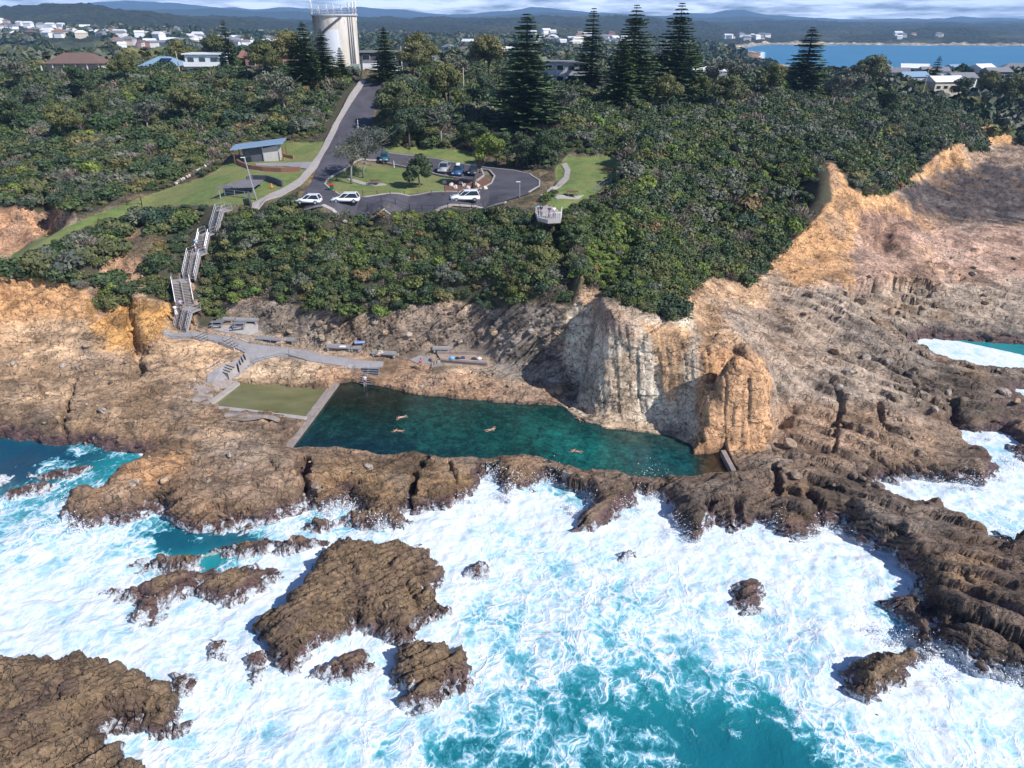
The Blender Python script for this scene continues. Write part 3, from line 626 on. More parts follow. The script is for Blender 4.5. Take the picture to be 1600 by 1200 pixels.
fo_s = np.array([[float(v) for v in t.split()] for t in FO.replace('\n', ';').split(';')])
fo_w = np.array([W(a, b, SEA)[:2] for a, b, _ in fo_s])
def foam_density(x, y):
    wx_ = x+2.2*fbm(x/5, y/5, 0, 3, 301); wy_ = y+2.0*fbm(x/5, y/5, 7, 3, 305)
    num = np.zeros(x.shape); den = num.copy()
    for (sx, sy), v in zip(fo_w, fo_s[:, 2]):
        s2 = (.055*math.hypot(sx, sy+10))**2
        w = 1/(((wx_-sx)**2+(wy_-sy)**2)/s2+.25)**2.2
        num += w*v; den += w
    return (num/den/10).astype(np.float32)
def make_sea():
    NC = 760
    az = np.radians(np.linspace(-60, 60, NC))
    L1 = np.linspace(math.log(17), math.log(130), 900); L2 = np.linspace(math.log(130), math.log(2600), 140)[1:]
    L = np.concatenate([L1, L2, [math.log(9000)]])
    A, Lr = np.meshgrid(az, L, indexing='ij'); r = np.exp(Lr)
    x = (r*np.sin(A)).astype(np.float32); y = (r*np.cos(A)).astype(np.float32)
    near = r < 128
    d = np.where(near, foam_density(x, y), 0)
    sl = np.where(near & (x < 149) & (x > -99), gsamp(SD_LAND, x, y), 50)
    # breaking water thickens the foam along the rocks
    d = np.where(near, np.clip(d+.10*np.exp(-np.abs(sl)/1.6)*(d > .35), 0, 1), 0)
    wob = fbm(x/7, y/7, 0, 3, 311)*.7+np.abs(fbm(x/2.6+.5, y/1.9, 4, 4, 313))*.55*d+.12*fbm(x/.7, y/.7, 2, 2, 317)*d
    z = SEA+np.where(near, wob*.62-.12, 0.0)*sstep(120, 100, r)
    far = (r > 400)
    px, py = proj(x, y, z)
    surf = np.zeros_like(x)
    # swell breaking on the far beach
    bh = base_h(x, y)
    surf = np.where(far & (r < 3500), sstep(-2.6, -1.75, bh), 0)
    deep = np.clip(softpoly(px, py, [(-400, 640), (200, 690), (130, 730), (60, 770), (-400, 790)], 25)+softpoly(px, py, [(200, 810), (460, 800), (400, 850), (250, 870)], 14)*.8, 0, 1)
    deep = np.maximum(deep, softpoly(px, py, [(700, 1130), (1060, 1105), (1300, 1130), (1420, 1300), (700, 1300)], 70)*.5)
    return mesh_grid('sea', np.stack([x, y, z], -1), dict(foam=np.maximum(d, surf).astype(np.float32), deep=deep, bay=far.astype(np.float32)), M_SEA, kind='structure')
def sea_material():
    m = NT('sea_water'); p = m.pos(); d = m.attr('foam', 'Fac'); dp = m.attr('deep', 'Fac'); bay = m.attr('bay', 'Fac')
    w1 = m.noise(p, .16, 4, .6, col=True); w2 = m.noise(p, .7, 4, .65, col=True)
    q = m.add(m.add(p, w1, 7), w2, 1.6)
    ws = m.noise(p, .35, 1, .5, col=True); ws2 = m.noise(p, 1.1, 2, .5, col=True); ql = m.add(m.add(p, ws, 4.0), ws2, .9)
    l1 = m.ramp(m.voro(ql, .50), (0, 1), (.035, .7), (.12, .12), (.25, 0))
    l2 = m.ramp(m.voro(m.mapv(ql, (1, .75, 1)), 1.15), (0, 1), (.05, .6), (.16, .1), (.3, 0))
    l3 = m.ramp(m.voro(m.add(ql, w2, .7), 2.7), (0, 1), (.10, .5), (.3, 0))
    nb = m.noise(m.add(p, w1, 5), .12, 3, .5); nm = m.noise(q, .38, 5, .6)
    st = m.noise(m.mapv(q, (2.2, .5, 1), (0, 0, .75)), .8, 6, .66); st2 = m.noise(m.mapv(m.add(p, w2, 1.0), (1.0, .35, 1), (0, 0, -.5)), 2.4, 5, .7)
    nz = m.math('ADD', m.math('MULTIPLY', m.math('SUBTRACT', nb, .5), .9), m.math('MULTIPLY', m.math('SUBTRACT', nm, .5), .9))
    nz = m.math('ADD', nz, m.math('ADD', m.math('MULTIPLY', m.math('SUBTRACT', st, .5), .62), m.math('MULTIPLY', m.math('SUBTRACT', st2, .5), .26)))
    v = m.math('ADD', m.math('SUBTRACT', m.math('MULTIPLY', d, 1.22), .42), m.math('MULTIPLY', nz, m.math('SUBTRACT', 1.28, m.math('MULTIPLY', d, .62))))
    lace = m.math('ADD', m.math('ADD', m.math('MULTIPLY', l1, .62), m.math('MULTIPLY', l2, .50)), m.math('MULTIPLY', l3, .20))
    lace = m.math('MULTIPLY', lace, m.ramp(v, (-.0, 0), (.18, .75), (.40, 1), (.85, .3)))
    lace = m.math('MULTIPLY', lace, m.ramp(nm, (.35, .25), (.6, 1)))
    t = m.math('ADD', v, lace)
    foam = m.ramp(t, (.40, 0), (.9, 1))
    deepc = m.mix(dp, (.009, .195, .225), (.003, .050, .10))
    deepc = m.mix(m.ramp(nb, (.3, 0), (.7, .6)), deepc, m.mix(dp, (.020, .30, .325), (.004, .085, .14)))
    water = m.mix(bay, deepc, m.mix(m.noise(m.mapv(p, (1, 3, 1)), .004, 5, .6), (.028, .145, .27), (.05, .21, .36)))
    tt = m.math('SUBTRACT', t, m.math('MULTIPLY', dp, .10))
    c = m.mix(m.ramp(tt, (.10, 0), (.38, 1)), water, (.085, .345, .42))
    c = m.mix(m.ramp(tt, (.36, 0), (.58, 1)), c, (.30, .56, .655))
    c = m.mix(m.ramp(tt, (.54, 0), (.78, 1)), c, (.56, .71, .79))
    c = m.mix(m.ramp(tt, (.74, 0), (1.0, 1)), c, (.74, .77, .80))
    c = m.mix(m.math('MULTIPLY', m.math('MULTIPLY', m.ramp(st2, (.30, 1), (.50, 0)), m.ramp(tt, (.45, 0), (.65, 1))), .32), c, (.36, .56, .67))
    nf = st2
    rip = m.noise(m.mapv(p, (1, 1.4, 1)), 2.2, 5, .65)
    hgt = m.math('ADD', m.math('MULTIPLY', t, .5), m.math('MULTIPLY', rip, .14))
    rg = m.math('ADD', .18, m.math('MULTIPLY', foam, .6)); rg = m.math('MAXIMUM', rg, m.math('MULTIPLY', bay, .55))
    b = m.bsdf(c, rg, hgt, .7, .3, Specular_IOR_Level=.35)
    return m.m
M_SEA = sea_material()
sea = make_sea()
# ------------------------------------------------------------------ pools
def pool_material(name, kids):
    m = NT(name); p = m.pos()
    if kids:
        c = m.mix(m.ramp(m.noise(m.mapv(p, (.5, 1.2, 1)), .35, 4), (.35, 0), (.65, 1)), (.120, .125, .050), (.185, .175, .085))
        m.bsdf(c, .22, m.noise(p, 4, 3), .25, .03); return m.m
    at = m.attr('depth', 'Color')
    n1 = m.noise(m.add(p, m.noise(p, .6, 3, .6, col=True), 1.2), .9, 7, .72); n2 = m.noise(p, .35, 4, .6)
    sp = m.voro(m.add(p, m.noise(p, 1.5, 3, .6, col=True), .5), 2.0, 'F1')
    c = m.mix(1, at, m.ramp(n1, (.32, (.28, .32, .36)), (.5, (.95, .95, .95)), (.68, (2.0, 1.9, 1.7))), 'MULTIPLY')
    c = m.mix(1, c, (.74, .56, .57), 'MULTIPLY'); c = m.mix(1, c, m.ramp(sp, (.1, (1.3, 1.25, 1.15)), (.7, (.75, .78, .8))), 'MULTIPLY')
    rip = m.noise(m.mapv(p, (1, 1.6, 1)), 3.0, 4, .6)
    m.bsdf(c, .07, rip, .35, .06, Specular_IOR_Level=.5)
    return m.m
def make_pool(name, poly, z, mat, depth):
    a = np.array(PW(poly, z)); x0, y0 = a.min(0)-.8; x1, y1 = a.max(0)+1.2
    n = int((x1-x0)/.25); k = int((y1-y0)/.25)
    x, y = np.meshgrid(np.linspace(x0, x1, n), np.linspace(y0, y1, k), indexing='ij')
    px, py = proj(x, y, z)
    if name == 'pool_water':
        keep = gsamp(SD_POOL, x, y) > -1.3
        c = np.zeros(x.shape+(3,)); c[...] = (.008, .058, .052)
        for pl, col, s in (([(640, 640), (900, 650), (930, 735), (640, 700)], (.010, .105, .092), 40), ([(520, 590), (640, 610), (620, 640), (500, 640)], (.010, .026, .016), 25), ([(820, 660), (960, 690), (1000, 740), (880, 735)], (.006, .185, .165), 30),  # dark back-left corner: shadow of the back wall painted into the water colour
                           ([(960, 690), (1080, 700), (1090, 745), (1000, 745)], (.006, .130, .145), 25), ([(930, 660), (1060, 680), (1070, 705), (960, 690)], (.028, .105, .095), 14), ([(1090, 690), (1160, 690), (1160, 760), (1090, 760)], (.045, .045, .025), 20),
                           ([(440, 690), (640, 690), (620, 720), (440, 715)], (.005, .045, .060), 22)):
            w = softpoly(px+10*fbm(x/3, y/3, 0, 3, 401), py+6*fbm(x/3, y/3, 4, 3, 402), pl, s)[..., None]; c = c*(1-w)+np.array(col)*w
    else:
        keep = gsamp(SD_KIDS, x, y) > -.3; c = np.ones(x.shape+(3,))*.2
    return mesh_grid(name, np.stack([x, y, np.full_like(x, z)], -1), dict(depth=c), mat, keep, 'structure')
make_pool('pool_water', POOL, 0.0, pool_material('tidal_pool_water', False), 1)
make_pool('paddling_pool_water', KIDS, .22, pool_material('algae_green_water', True), 1)
# ------------------------------------------------------------------ sky, sun
SUN_EL, SUN_AZ = R(42), R(121)      # azimuth clockwise from the view direction: sun on the right, a little behind
world = bpy.data.worlds.new('World'); scene.world = world; world.use_nodes = True
wt = world.node_tree; wt.nodes.clear()
wo = wt.nodes.new('ShaderNodeOutputWorld'); bg = wt.nodes.new('ShaderNodeBackground'); sk = wt.nodes.new('ShaderNodeTexSky')
sk.sky_type = 'NISHITA'; sk.sun_disc = False; sk.sun_elevation = SUN_EL; sk.sun_rotation = SUN_AZ; sk.air_density = 1.0; sk.dust_density = .6; sk.ozone_density = 2.0
tc = wt.nodes.new('ShaderNodeTexCoord'); mp = wt.nodes.new('ShaderNodeMapping'); mp.inputs['Scale'].default_value = (7, 7, 60)
wn = wt.nodes.new('ShaderNodeTexNoise'); wn.inputs['Scale'].default_value = 1.7; wn.inputs['Detail'].default_value = 8; wn.inputs['Roughness'].default_value = .6
wr = wt.nodes.new('ShaderNodeValToRGB'); wr.color_ramp.elements[0].position = .36; wr.color_ramp.elements[1].position = .58
wm = wt.nodes.new('ShaderNodeMix'); wm.data_type = 'RGBA'; wm.inputs[7].default_value = (27, 29, 34, 1)
tint = wt.nodes.new('ShaderNodeMix'); tint.data_type = 'RGBA'; tint.blend_type = 'MULTIPLY'; tint.inputs[0].default_value = 1; tint.inputs[7].default_value = (.95, 1.1, 1.5, 1)
L_ = wt.links.new
L_(tc.outputs['Generated'], mp.inputs[0]); L_(mp.outputs[0], wn.inputs['Vector']); L_(wn.outputs[0], wr.inputs[0]); 
sxz = wt.nodes.new('ShaderNodeSeparateXYZ'); L_(tc.outputs['Generated'], sxz.inputs[0])
zr = wt.nodes.new('ShaderNodeMapRange'); L_(sxz.outputs[2], zr.inputs[0]); zr.inputs[1].default_value = .10; zr.inputs[2].default_value = .22; zr.inputs[3].default_value = 1; zr.inputs[4].default_value = 0
zm = wt.nodes.new('ShaderNodeMath'); zm.operation = 'MULTIPLY'; L_(wr.outputs[0], zm.inputs[0]); L_(zr.outputs[0], zm.inputs[1]); L_(zm.outputs[0], wm.inputs[0])

L_(sk.outputs[0], tint.inputs[6]); L_(tint.outputs[2], wm.inputs[6]); L_(wm.outputs[2], bg.inputs[0]); L_(bg.outputs[0], wo.inputs[0]); bg.inputs[1].default_value = .058
sl_ = bpy.data.lights.new('sun', 'SUN'); sl_.energy = 4.9; sl_.angle = R(.5); sl_.color = (1, .965, .93)
so = bpy.data.objects.new('sun', sl_); COL.objects.link(so)
sd_ = Vector((math.sin(SUN_AZ)*math.cos(SUN_EL), math.cos(SUN_AZ)*math.cos(SUN_EL), math.sin(SUN_EL)))
so.rotation_euler = sd_.to_track_quat('Z', 'Y').to_euler()
scene.view_settings.view_transform = 'Standard'; scene.view_settings.look = 'None'; scene.view_settings.exposure = 0.30; scene.view_settings.gamma = 1
scene.render.engine = 'CYCLES'
scene.cycles.max_bounces = 5; scene.cycles.diffuse_bounces = 2; scene.cycles.glossy_bounces = 2; scene.cycles.transparent_max_bounces = 6; scene.cycles.volume_bounces = 0

# ------------------------------------------------------------------ spray thrown up where the swell meets rock
def make_spray():
    g = np.random.default_rng(33)
    sel = (SD_LAND > -1.6) & (SD_LAND < .6) & (gy < 95) & (gx > -60) & (gx < 75)
    xs, ys = gx[sel], gy[sel]; k = foam_density(xs, ys) > .62; xs, ys = xs[k], ys[k]
    px, py = proj(xs, ys, SEA); k = (px > -50) & (px < 1650) & (py > 680) & (py < 1220); xs, ys = xs[k], ys[k]
    C = []
    for c in g.integers(0, len(xs), 70):
        n = int(g.integers(60, 420)); r = g.uniform(.3, 1.1); h = g.uniform(.3, 1.5); dx = g.normal(0, .3)
        t = g.uniform(0, 1, n)**1.6
        C.append(np.stack([xs[c]+g.normal(0, r, n)*(.4+.8*t)+dx*t, ys[c]+g.normal(0, r*.7, n)*(.4+.8*t), SEA+.2+h*t*2*np.exp(-.5*g.normal(0, 1, n)**2)], 1))
    C = np.concatenate(C); n = len(C); u = g.normal(size=(n, 3)); u /= np.linalg.norm(u, axis=1, keepdims=True); w = g.normal(size=(n, 3)); v = np.cross(u, w); v /= np.linalg.norm(v, axis=1, keepdims=True)
    s_ = g.uniform(.012, .045, n)[:, None]
    co = np.stack([C-u*s_-v*s_, C+u*s_-v*s_, C+u*s_+v*s_, C-u*s_+v*s_], 1).reshape(-1, 3)
    me = bpy.data.meshes.new('spray'); me.from_pydata(co.tolist(), [], np.arange(4*n).reshape(n, 4).tolist())
    m = NT('spray_white'); m.bsdf((.85, .88, .92), .6); me.materials.append(m.m)
    o = bpy.data.objects.new('spray', me); COL.objects.link(o); o['kind'] = 'stuff'
make_spray()
# ------------------------------------------------------------------ rocks standing in the surf: (outline, height, label)
OUT = [([(-90, 1030), (0, 1022, .6), (60, 1012, .8), (140, 1006, .8), (165, 1022, .6), (210, 1042, .5), (245, 1050, .3), (264, 1075, -.6), (281, 1112), (276, 1140), (240, 1146), (168, 1148), (190, 1168), (204, 1187), (242, 1198), (250, 1240), (-90, 1290)], 2.5, 'broad brown rock shelf awash in the bottom corner of the surf'),
       ([(270, 1060), (285, 1052, -.9), (302, 1062), (300, 1080), (282, 1087), (270, 1078)], .9, 'small dark boulder beside the broad corner rock shelf'),
       ([(404, 988), (425, 960, -.6), (450, 940, 0), (475, 900, .3), (500, 865, .5), (530, 838, .9), (600, 838, .9), (640, 846, .5), (654, 858), (642, 872), (672, 880, -.4), (688, 905), (664, 935), (690, 960), (655, 975), (640, 1000), (612, 1008), (585, 990), (560, 985), (530, 1000), (505, 1012), (470, 1046), (448, 1034), (428, 1008)], 2.6, 'long tilted brown rock in mid surf, largest of the isolated rocks'),
       ([(616, 1030), (640, 1000, -.6), (690, 996, -.4), (720, 1012, -.6), (734, 1045), (730, 1074), (700, 1080), (672, 1098), (632, 1096), (615, 1068)], 1.9, 'dark rounded double rock with water streaming over its shoulders'),
       ([(486, 1048), (500, 1028, -.8), (535, 1016, -.6), (562, 1028), (572, 1050), (545, 1068), (510, 1060)], 1.1, 'low wet rock just below the long tilted rock'),
       ([(186, 922), (240, 908, -.7), (300, 886, -.4), (360, 880, -.4), (412, 888, -.8), (420, 902), (372, 938), (335, 942), (300, 925), (250, 948), (230, 935)], 1.2, 'low narrow rock streaked white, left of the long tilted rock'),
       ([(203, 965), (225, 940, -.9), (255, 934, -.9), (266, 950), (240, 975), (210, 980)], .8, 'small submerged rock veiled by foam under the streaked rock'),
       ([(220, 876), (262, 865, -.5), (310, 850, -.2), (380, 833, 0), (440, 826, 0), (490, 830, 0), (506, 850), (465, 866), (420, 860), (375, 874), (330, 870), (308, 890), (258, 890)], 1.5, 'brown rock tongue in front of the main shelf, pointing left'),
       ([(476, 824), (515, 802, -.3), (550, 786, 0), (600, 785, 0), (628, 800, -.4), (640, 815), (622, 832), (585, 826), (560, 826), (540, 812), (505, 836)], 1.6, 'hump of brown rock wedged between shelf and long tilted rock'),
       ([(624, 868), (634, 846, -.6), (648, 840, -.6), (655, 856), (640, 874)], .9, 'little knob of rock at the tip of the long tilted rock'),
       ([(728, 900), (742, 880, -.9), (758, 878, -.9), (764, 890), (748, 908)], .8, 'small dark boulder alone in foam, right of the long tilted rock'),
       ([(962, 868), (970, 856, -1.1), (985, 857, -1.1), (990, 872), (972, 878)], .7, 'tiny round dark boulder in white foam below the pool'),
       ([(1140, 925), (1150, 908, -.8), (1180, 900, -.8), (1196, 920), (1184, 950), (1160, 956), (1146, 945)], 1.1, 'dark wet rock capped with foam between the two headlands of surf'),
       ([(1322, 1060), (1330, 1030, -.4), (1372, 1010, 0), (1410, 1008, 0), (1432, 1030), (1425, 1060), (1400, 1085), (1372, 1104), (1340, 1098), (1325, 1085)], 1.9, 'dark mussel covered rock with waterfalls, off the right headland'),
       ([(382, 1018), (398, 1012, -.7), (414, 1022), (408, 1060), (394, 1068), (384, 1050)], 1.0, 'upright dark rock stub in foam left of the tilted rock tip'),
       ([(318, 1000), (335, 994, -.8), (352, 1008), (350, 1030), (326, 1028)], .8, 'dark rock stub in foam between corner shelf and tilted rock'),
       ([(232, 558+220), (238, 770), (250, 790)], 0, None),
       ([(20, 768), (60, 752, -.6), (95, 748, -.4), (100, 758), (60, 778), (10, 782)], .9, 'flat rock tongue in the left inlet, lower of two'),
       ([(56, 742), (100, 726, -.5), (140, 716, -.2), (176, 706, .1), (160, 728), (118, 746), (75, 752)], 1.2, 'flat rock tongue in the left inlet, upper of two'),
       ([(-30, 740), (8, 734, -.6), (18, 742), (-10, 756)], .8, 'rock tip at the left edge of the dark inlet'),
       ([(1380, 818), (1410, 806, -1), (1450, 812), (1440, 826), (1400, 828)], .6, 'submerged rock breaking the right hand channel'),
       ([(1548, 830), (1562, 824, -1), (1578, 842), (1572, 852), (1554, 846)], .8, 'small boulder in the right channel mouth'),
       ([(1580, 700), (1640, 690, -.2), (1700, 720), (1600, 722)], 1.0, 'dark rock at the frame edge in the right channel')]
def make_outcrop(poly, H, label):
    pw = np.array(PW(poly, SEA)); pw = pw.mean(0)+(pw-pw.mean(0))*(1.10 if H > 1.3 else 1.22); H = H*1.22+.15; x0, y0 = pw.min(0)-1.5; x1, y1 = pw.max(0)+1.5
    st = .115 if (x1-x0) > 8 else .08
    x, y = np.meshgrid(np.arange(x0, x1, st, dtype=np.float32), np.arange(y0, y1, st, dtype=np.float32), indexing='ij')
    wx_ = x+.8*fbm(x/1.8, y/1.8, 0, 4, 501); wy_ = y+.6*fbm(x/1.8, y/1.8, 5, 4, 505)
    sd = sdist(wx_, wy_, [tuple(p) for p in pw])
    w = .55 if H < 1.3 else .9
    prof = np.where(sd > 0, H*(1-np.exp(-np.maximum(sd, 0)/w)), sd*1.1)
    cx, cy = pw.mean(0)
    tl = 1+.3*fbm(x/3.5, y/3.5, H, 3, 511)
    z = SEA-.15+prof*np.where(sd > 0, tl, 1)
    P = np.stack([x, y, z.astype(np.float32)], -1)
    N = grid_normals(smooth3(P)); k = min(1, H/1.8)
    P = P+N*(rockdisp(x*1.25, y*1.25, z*1.25)*(.55+.75*k))[..., None].astype(np.float32)
    z = P[..., 2]
    zz = z+.5*fbm(x/1.5, y/1.5, 0, 3, 521)
    c = np.empty(x.shape+(3,)); c[...] = (.225, .152, .088)
    t = sstep(-.1, -.9, zz)[..., None]; c = c*(1-t)+np.array((.125, .072, .066))*t
    c = c*(1+.35*fbm(x/1.1, y/1.1, z, 4, 523)[..., None]); pz = sstep(.0, .35, fbm(x/2.6, y/2.6, z/2, 4, 527))[..., None]; c = c*(1-.55*pz)+np.array((.10, .062, .052))*.55*pz
    fo = np.clip(.66-.34*(z-SEA), 0, .8)*sstep(2.6, .2, np.abs(sd))
    if H < 1.3: fo = np.clip(fo+.12, 0, .8)
    o = mesh_grid('surf_rock', P, dict(tint=c, soft=np.zeros_like(x), foam=fo), M_ROCK, keep=sd > -1.0)
    tag(o, label, 'rock', 'rocks standing in the surf')
for poly, H, lb in OUT:
    if lb: make_outcrop(poly, H, lb)
# ------------------------------------------------------------------ far country
def hill_h(x, y):
    r = np.hypot(x, y); h = base_h(x, y); land = sstep(-2.2, 1.5, h)
    k = np.clip(r/2200, .15, 1.3)
    n = fbm(x/520, y/520, 0, 4, 601)*22*k*np.clip((h-2)/25, 0, 1)
    n = n-np.abs(fbm(x/230, y/330, 0, 3, 603))*26*k*np.clip((h-8)/35, 0, 1)
    t = np.abs(vn(x/11, y/11, 0, 611))*2.2+np.abs(vn(x/27, y/27, 0, 615))*3
    wood = sstep(.0, .2, fbm(x/170, y/170, 2, 3, 621)+.18)
    px, py = proj(x, y, h)
    field = softpoly(px, py, [(1262, 56), (1310, 55), (1320, 62), (1270, 63)], 2)+softpoly(px, py, [(1385, 64), (1470, 62), (1480, 66), (1380, 68)], 2)+softpoly(px, py, [(1545, 56), (1640, 56), (1640, 63), (1550, 60)], 2)
    field = np.clip(field, 0, 1); wood = np.where(r > 1700, 1, wood)*(1-field)
    return h, h+(n+t*wood*2.0-2)*land*sstep(345, 420, r)-.6*sstep(400, 350, r), wood
def hill_h_at(x, y): return float(hill_h(np.array([x], np.float32), np.array([y], np.float32))[1][0])
def make_hills():
    NC, NR = 760, 620
    az = np.radians(np.linspace(-56, 56, NC)); L = np.linspace(math.log(338), math.log(9400), NR)
    A, Lr = np.meshgrid(az, L, indexing='ij'); r = np.exp(Lr)
    x = (r*np.sin(A)).astype(np.float32); y = (r*np.cos(A)).astype(np.float32)
    h, h2, wood = hill_h(x, y)
    c = np.empty(x.shape+(3,)); c[...] = (.030, .042, .020)
    v = fbm(x/300, y/420, 0, 4, 631)[..., None]; c = c*(1+.35*v)
    c = c+np.array((.04, .033, .012))*sstep(.15, .55, v)
    c = c*wood[..., None]+np.array((.085, .10, .045))*(1-wood[..., None])
    be = (sstep(1.8, .5, h)*sstep(-2.0, -.9, h)*(r > 900))[..., None]
    c = c*(1-be)+np.array((.62, .50, .36))*be
    rk = ((y < 1450)*(r > 600)*(x > 150)*(h < 6))[..., None]*sstep(5, 2, h)[..., None]; c = c*(1-rk)+np.array((.40, .24, .16))*rk
    return mesh_grid('hills', np.stack([x, y, h2], -1), dict(tint=c), M_HILL, kind='structure')
def hill_material():
    m = NT('wooded_hills'); p = m.pos(); c = m.attr('tint')
    n = m.noise(p, .05, 6, .7); v = m.voro(p, .06, 'F1')
    c = m.mix(1, c, m.ramp(n, (.3, (.45, .48, .5)), (.55, (1, 1, 1)), (.75, (1.7, 1.6, 1.4))), 'MULTIPLY')
    c = m.mix(1, c, m.ramp(v, (.1, (1.3, 1.3, 1.2)), (.8, (.55, .55, .6))), 'MULTIPLY')
    m.bsdf(c, .95, m.math('SUBTRACT', n, m.math('MULTIPLY', v, .6)), 1, 14); return m.m
M_HILL = hill_material()
hills = make_hills()
def make_range(name, prof, Y, depth, seed, col):
    """a distant mountain range: crest heights given along its length"""
    xs = np.array([WY(a, b, Y)[0] for a, b in prof]); zs = np.array([WY(a, b, Y)[2] for a, b in prof])
    X = np.linspace(xs[0], xs[-1], 900); c = np.interp(X, xs, zs)
    T = np.linspace(-1, 1, 60)
    x, t = np.meshgrid(X, T, indexing='ij')
    y = Y+t*depth
    z = c[:, None]*(1-np.abs(t)**1.4)
    z = z+fbm(x/1500, y/1500, 0, 5, seed)*60*(1-np.abs(t))+fbm(x/260, y/260, 0, 3, seed+5)*14*(1-np.abs(t))-np.abs(fbm(x/900, y/1400, 3, 3, seed+9))*80*(1-t*t)*(np.abs(t) > .03)*np.clip(np.abs(t)*6, 0, 1)
    cc = np.empty(x.shape+(3,)); cc[...] = col
    return mesh_grid(name, np.stack([x, y, z], -1).astype(np.float32), dict(tint=cc), M_HILL, kind='structure')
make_range('mountains', [(-900, 14), (-300, 8), (100, 8), (150, 2), (200, 1), (280, 5), (400, 12), (450, 8), (500, 14), (560, 12), (640, 21), (700, 24), (760, 18), (800, 15), (830, 8), (860, 9), (900, 14), (930, 20), (980, 24), (1040, 26), (1070, 21), (1110, 22), (1135, 15), (1160, 15), (1200, 25), (1260, 29), (1340, 31), (1400, 30), (1480, 28), (1500, 25), (1560, 26), (1650, 28), (2300, 32)], 9500, 1100, 701, (.03, .04, .03))
make_range('mountains', [(-900, 30), (0, 24), (200, 20), (330, 16), (420, 22), (600, 30), (700, 29), (800, 22), (860, 20), (960, 28), (1100, 32), (1160, 28), (1230, 31), (1330, 35), (1450, 34), (1600, 36), (2300, 38)], 6200, 900, 731, (.03, .042, .025))
# ------------------------------------------------------------------ air
def make_haze():
    m = bpy.data.materials.new('sea_haze'); m.use_nodes = True; t = m.node_tree; t.nodes.clear()
    o = t.nodes.new('ShaderNodeOutputMaterial'); v = t.nodes.new('ShaderNodeVolumePrincipled')
    v.inputs['Color'].default_value = (.33, .60, 1.0, 1); v.inputs['Density'].default_value = 1.05e-4; v.inputs['Anisotropy'].default_value = 0
    t.links.new(v.outputs[0], o.inputs['Volume'])
    bm = bmesh.new(); bmesh.ops.create_cube(bm, size=1)
    me = bpy.data.meshes.new('haze'); bm.to_mesh(me); bm.free(); me.materials.append(m)
    ob = bpy.data.objects.new('haze', me); COL.objects.link(ob)
    ob.scale = (44000, 13500, 700); ob.location = (0, 4600, 350-240); ob['kind'] = 'stuff'
make_haze()

# ------------------------------------------------------------------ loose boulders lying on the platforms
def make_boulders():
    g = np.random.default_rng(77); ms = []
    for k in range(5):
        bm = bmesh.new(); bmesh.ops.create_icosphere(bm, subdivisions=3, radius=1)
        co = np.array([v.co[:] for v in bm.verts], np.float32)
        pl = unit_dirs(g, 11); dd = g.uniform(.55, .9, 11)
        for p, q in zip(pl, dd):
            t = co@p; m = t > q; co[m] -= ((t-q)[m])[:, None]*p*.96
        co *= np.array([1, .75, .62])*(1+.05*fbm(co[:, 0]*3+k*9, co[:, 1]*3, co[:, 2]*3, 3, 5))[:, None]
        for v, c in zip(bm.verts, co): v.co = c
        me = bpy.data.meshes.new('boulder'); bm.to_mesh(me); bm.free(); me.materials.append(M_ROCK); n = len(co)
        base = [(.42, .31, .21), (.34, .26, .19), (.50, .34, .21), (.27, .2, .15), (.45, .38, .31)][k]
        a = me.attributes.new('tint', 'FLOAT_COLOR', 'POINT'); a.data.foreach_set('color', np.tile(np.array(base+(1,), np.float32), n))
        for nm in ('soft', 'foam'): me.attributes.new(nm, 'FLOAT', 'POINT')
        ms.append(me)
    Z = [([(410, 500), (880, 500), (875, 575), (600, 560), (440, 540)], 46, .25, .95, 'angular fallen rock at the foot of the cliff behind the walkway'),
         ([(640, 575), (880, 590), (880, 620), (640, 605)], 18, .2, .55, 'loose rock on the ledge between cliff and pool'),
         ([(0, 540), (260, 530), (330, 620), (200, 670), (0, 660)], 20, .25, .8, 'loose rock on the wide tan platform west of the pools'),
         ([(1220, 540), (1600, 560), (1590, 640), (1450, 640), (1230, 700)], 34, .25, 1.0, 'loose rock on the brown platform east of the pool'),
         ([(1150, 730), (1350, 700), (1380, 760), (1500, 860), (1600, 940), (1480, 980), (1300, 810)], 34, .3, 1.1, 'dark loose rock on the reef beside the surf'),
         ([(1180, 440), (1320, 430), (1600, 400), (1600, 480), (1220, 520)], 30, .3, 1.0, 'loose rock on the pale slope below the orange cliffs'),
         ([(150, 700), (740, 725), (700, 770), (200, 790)], 24, .2, .8, 'loose rock on the shelf seaward of the pools')]
    for pl, n, a0, a1, lb in Z:
        xs = [p[0] for p in pl]; ys = [p[1] for p in pl]; c = 0
        while c < n:
            px = g.uniform(min(xs), max(xs)); py = g.uniform(min(ys), max(ys))
            if not pip(np.array([px]), np.array([py]), pl)[0]: continue
            c += 1; q = G(px, py); s = a0+(a1-a0)*g.uniform()**2.5
            if q.z < -1.2: continue
            o = bpy.data.objects.new('boulder', ms[3 if 'reef' in lb else int(g.integers(0, 5))]); COL.objects.link(o); o.location = q+Vector((0, 0, .22*s)); o.scale = (s, s, s*g.uniform(.8, 1.2)); o.rotation_euler = (g.uniform(-.4, .4), g.uniform(-.4, .4), g.uniform(0, 6.28))
            tag(o, lb, 'rock', lb.replace('loose rock', 'loose rocks').replace('fallen rock', 'fallen rocks'))
def unit_dirs(g, n):
    v = g.normal(size=(n, 3)); return v/np.linalg.norm(v, axis=1, keepdims=True)

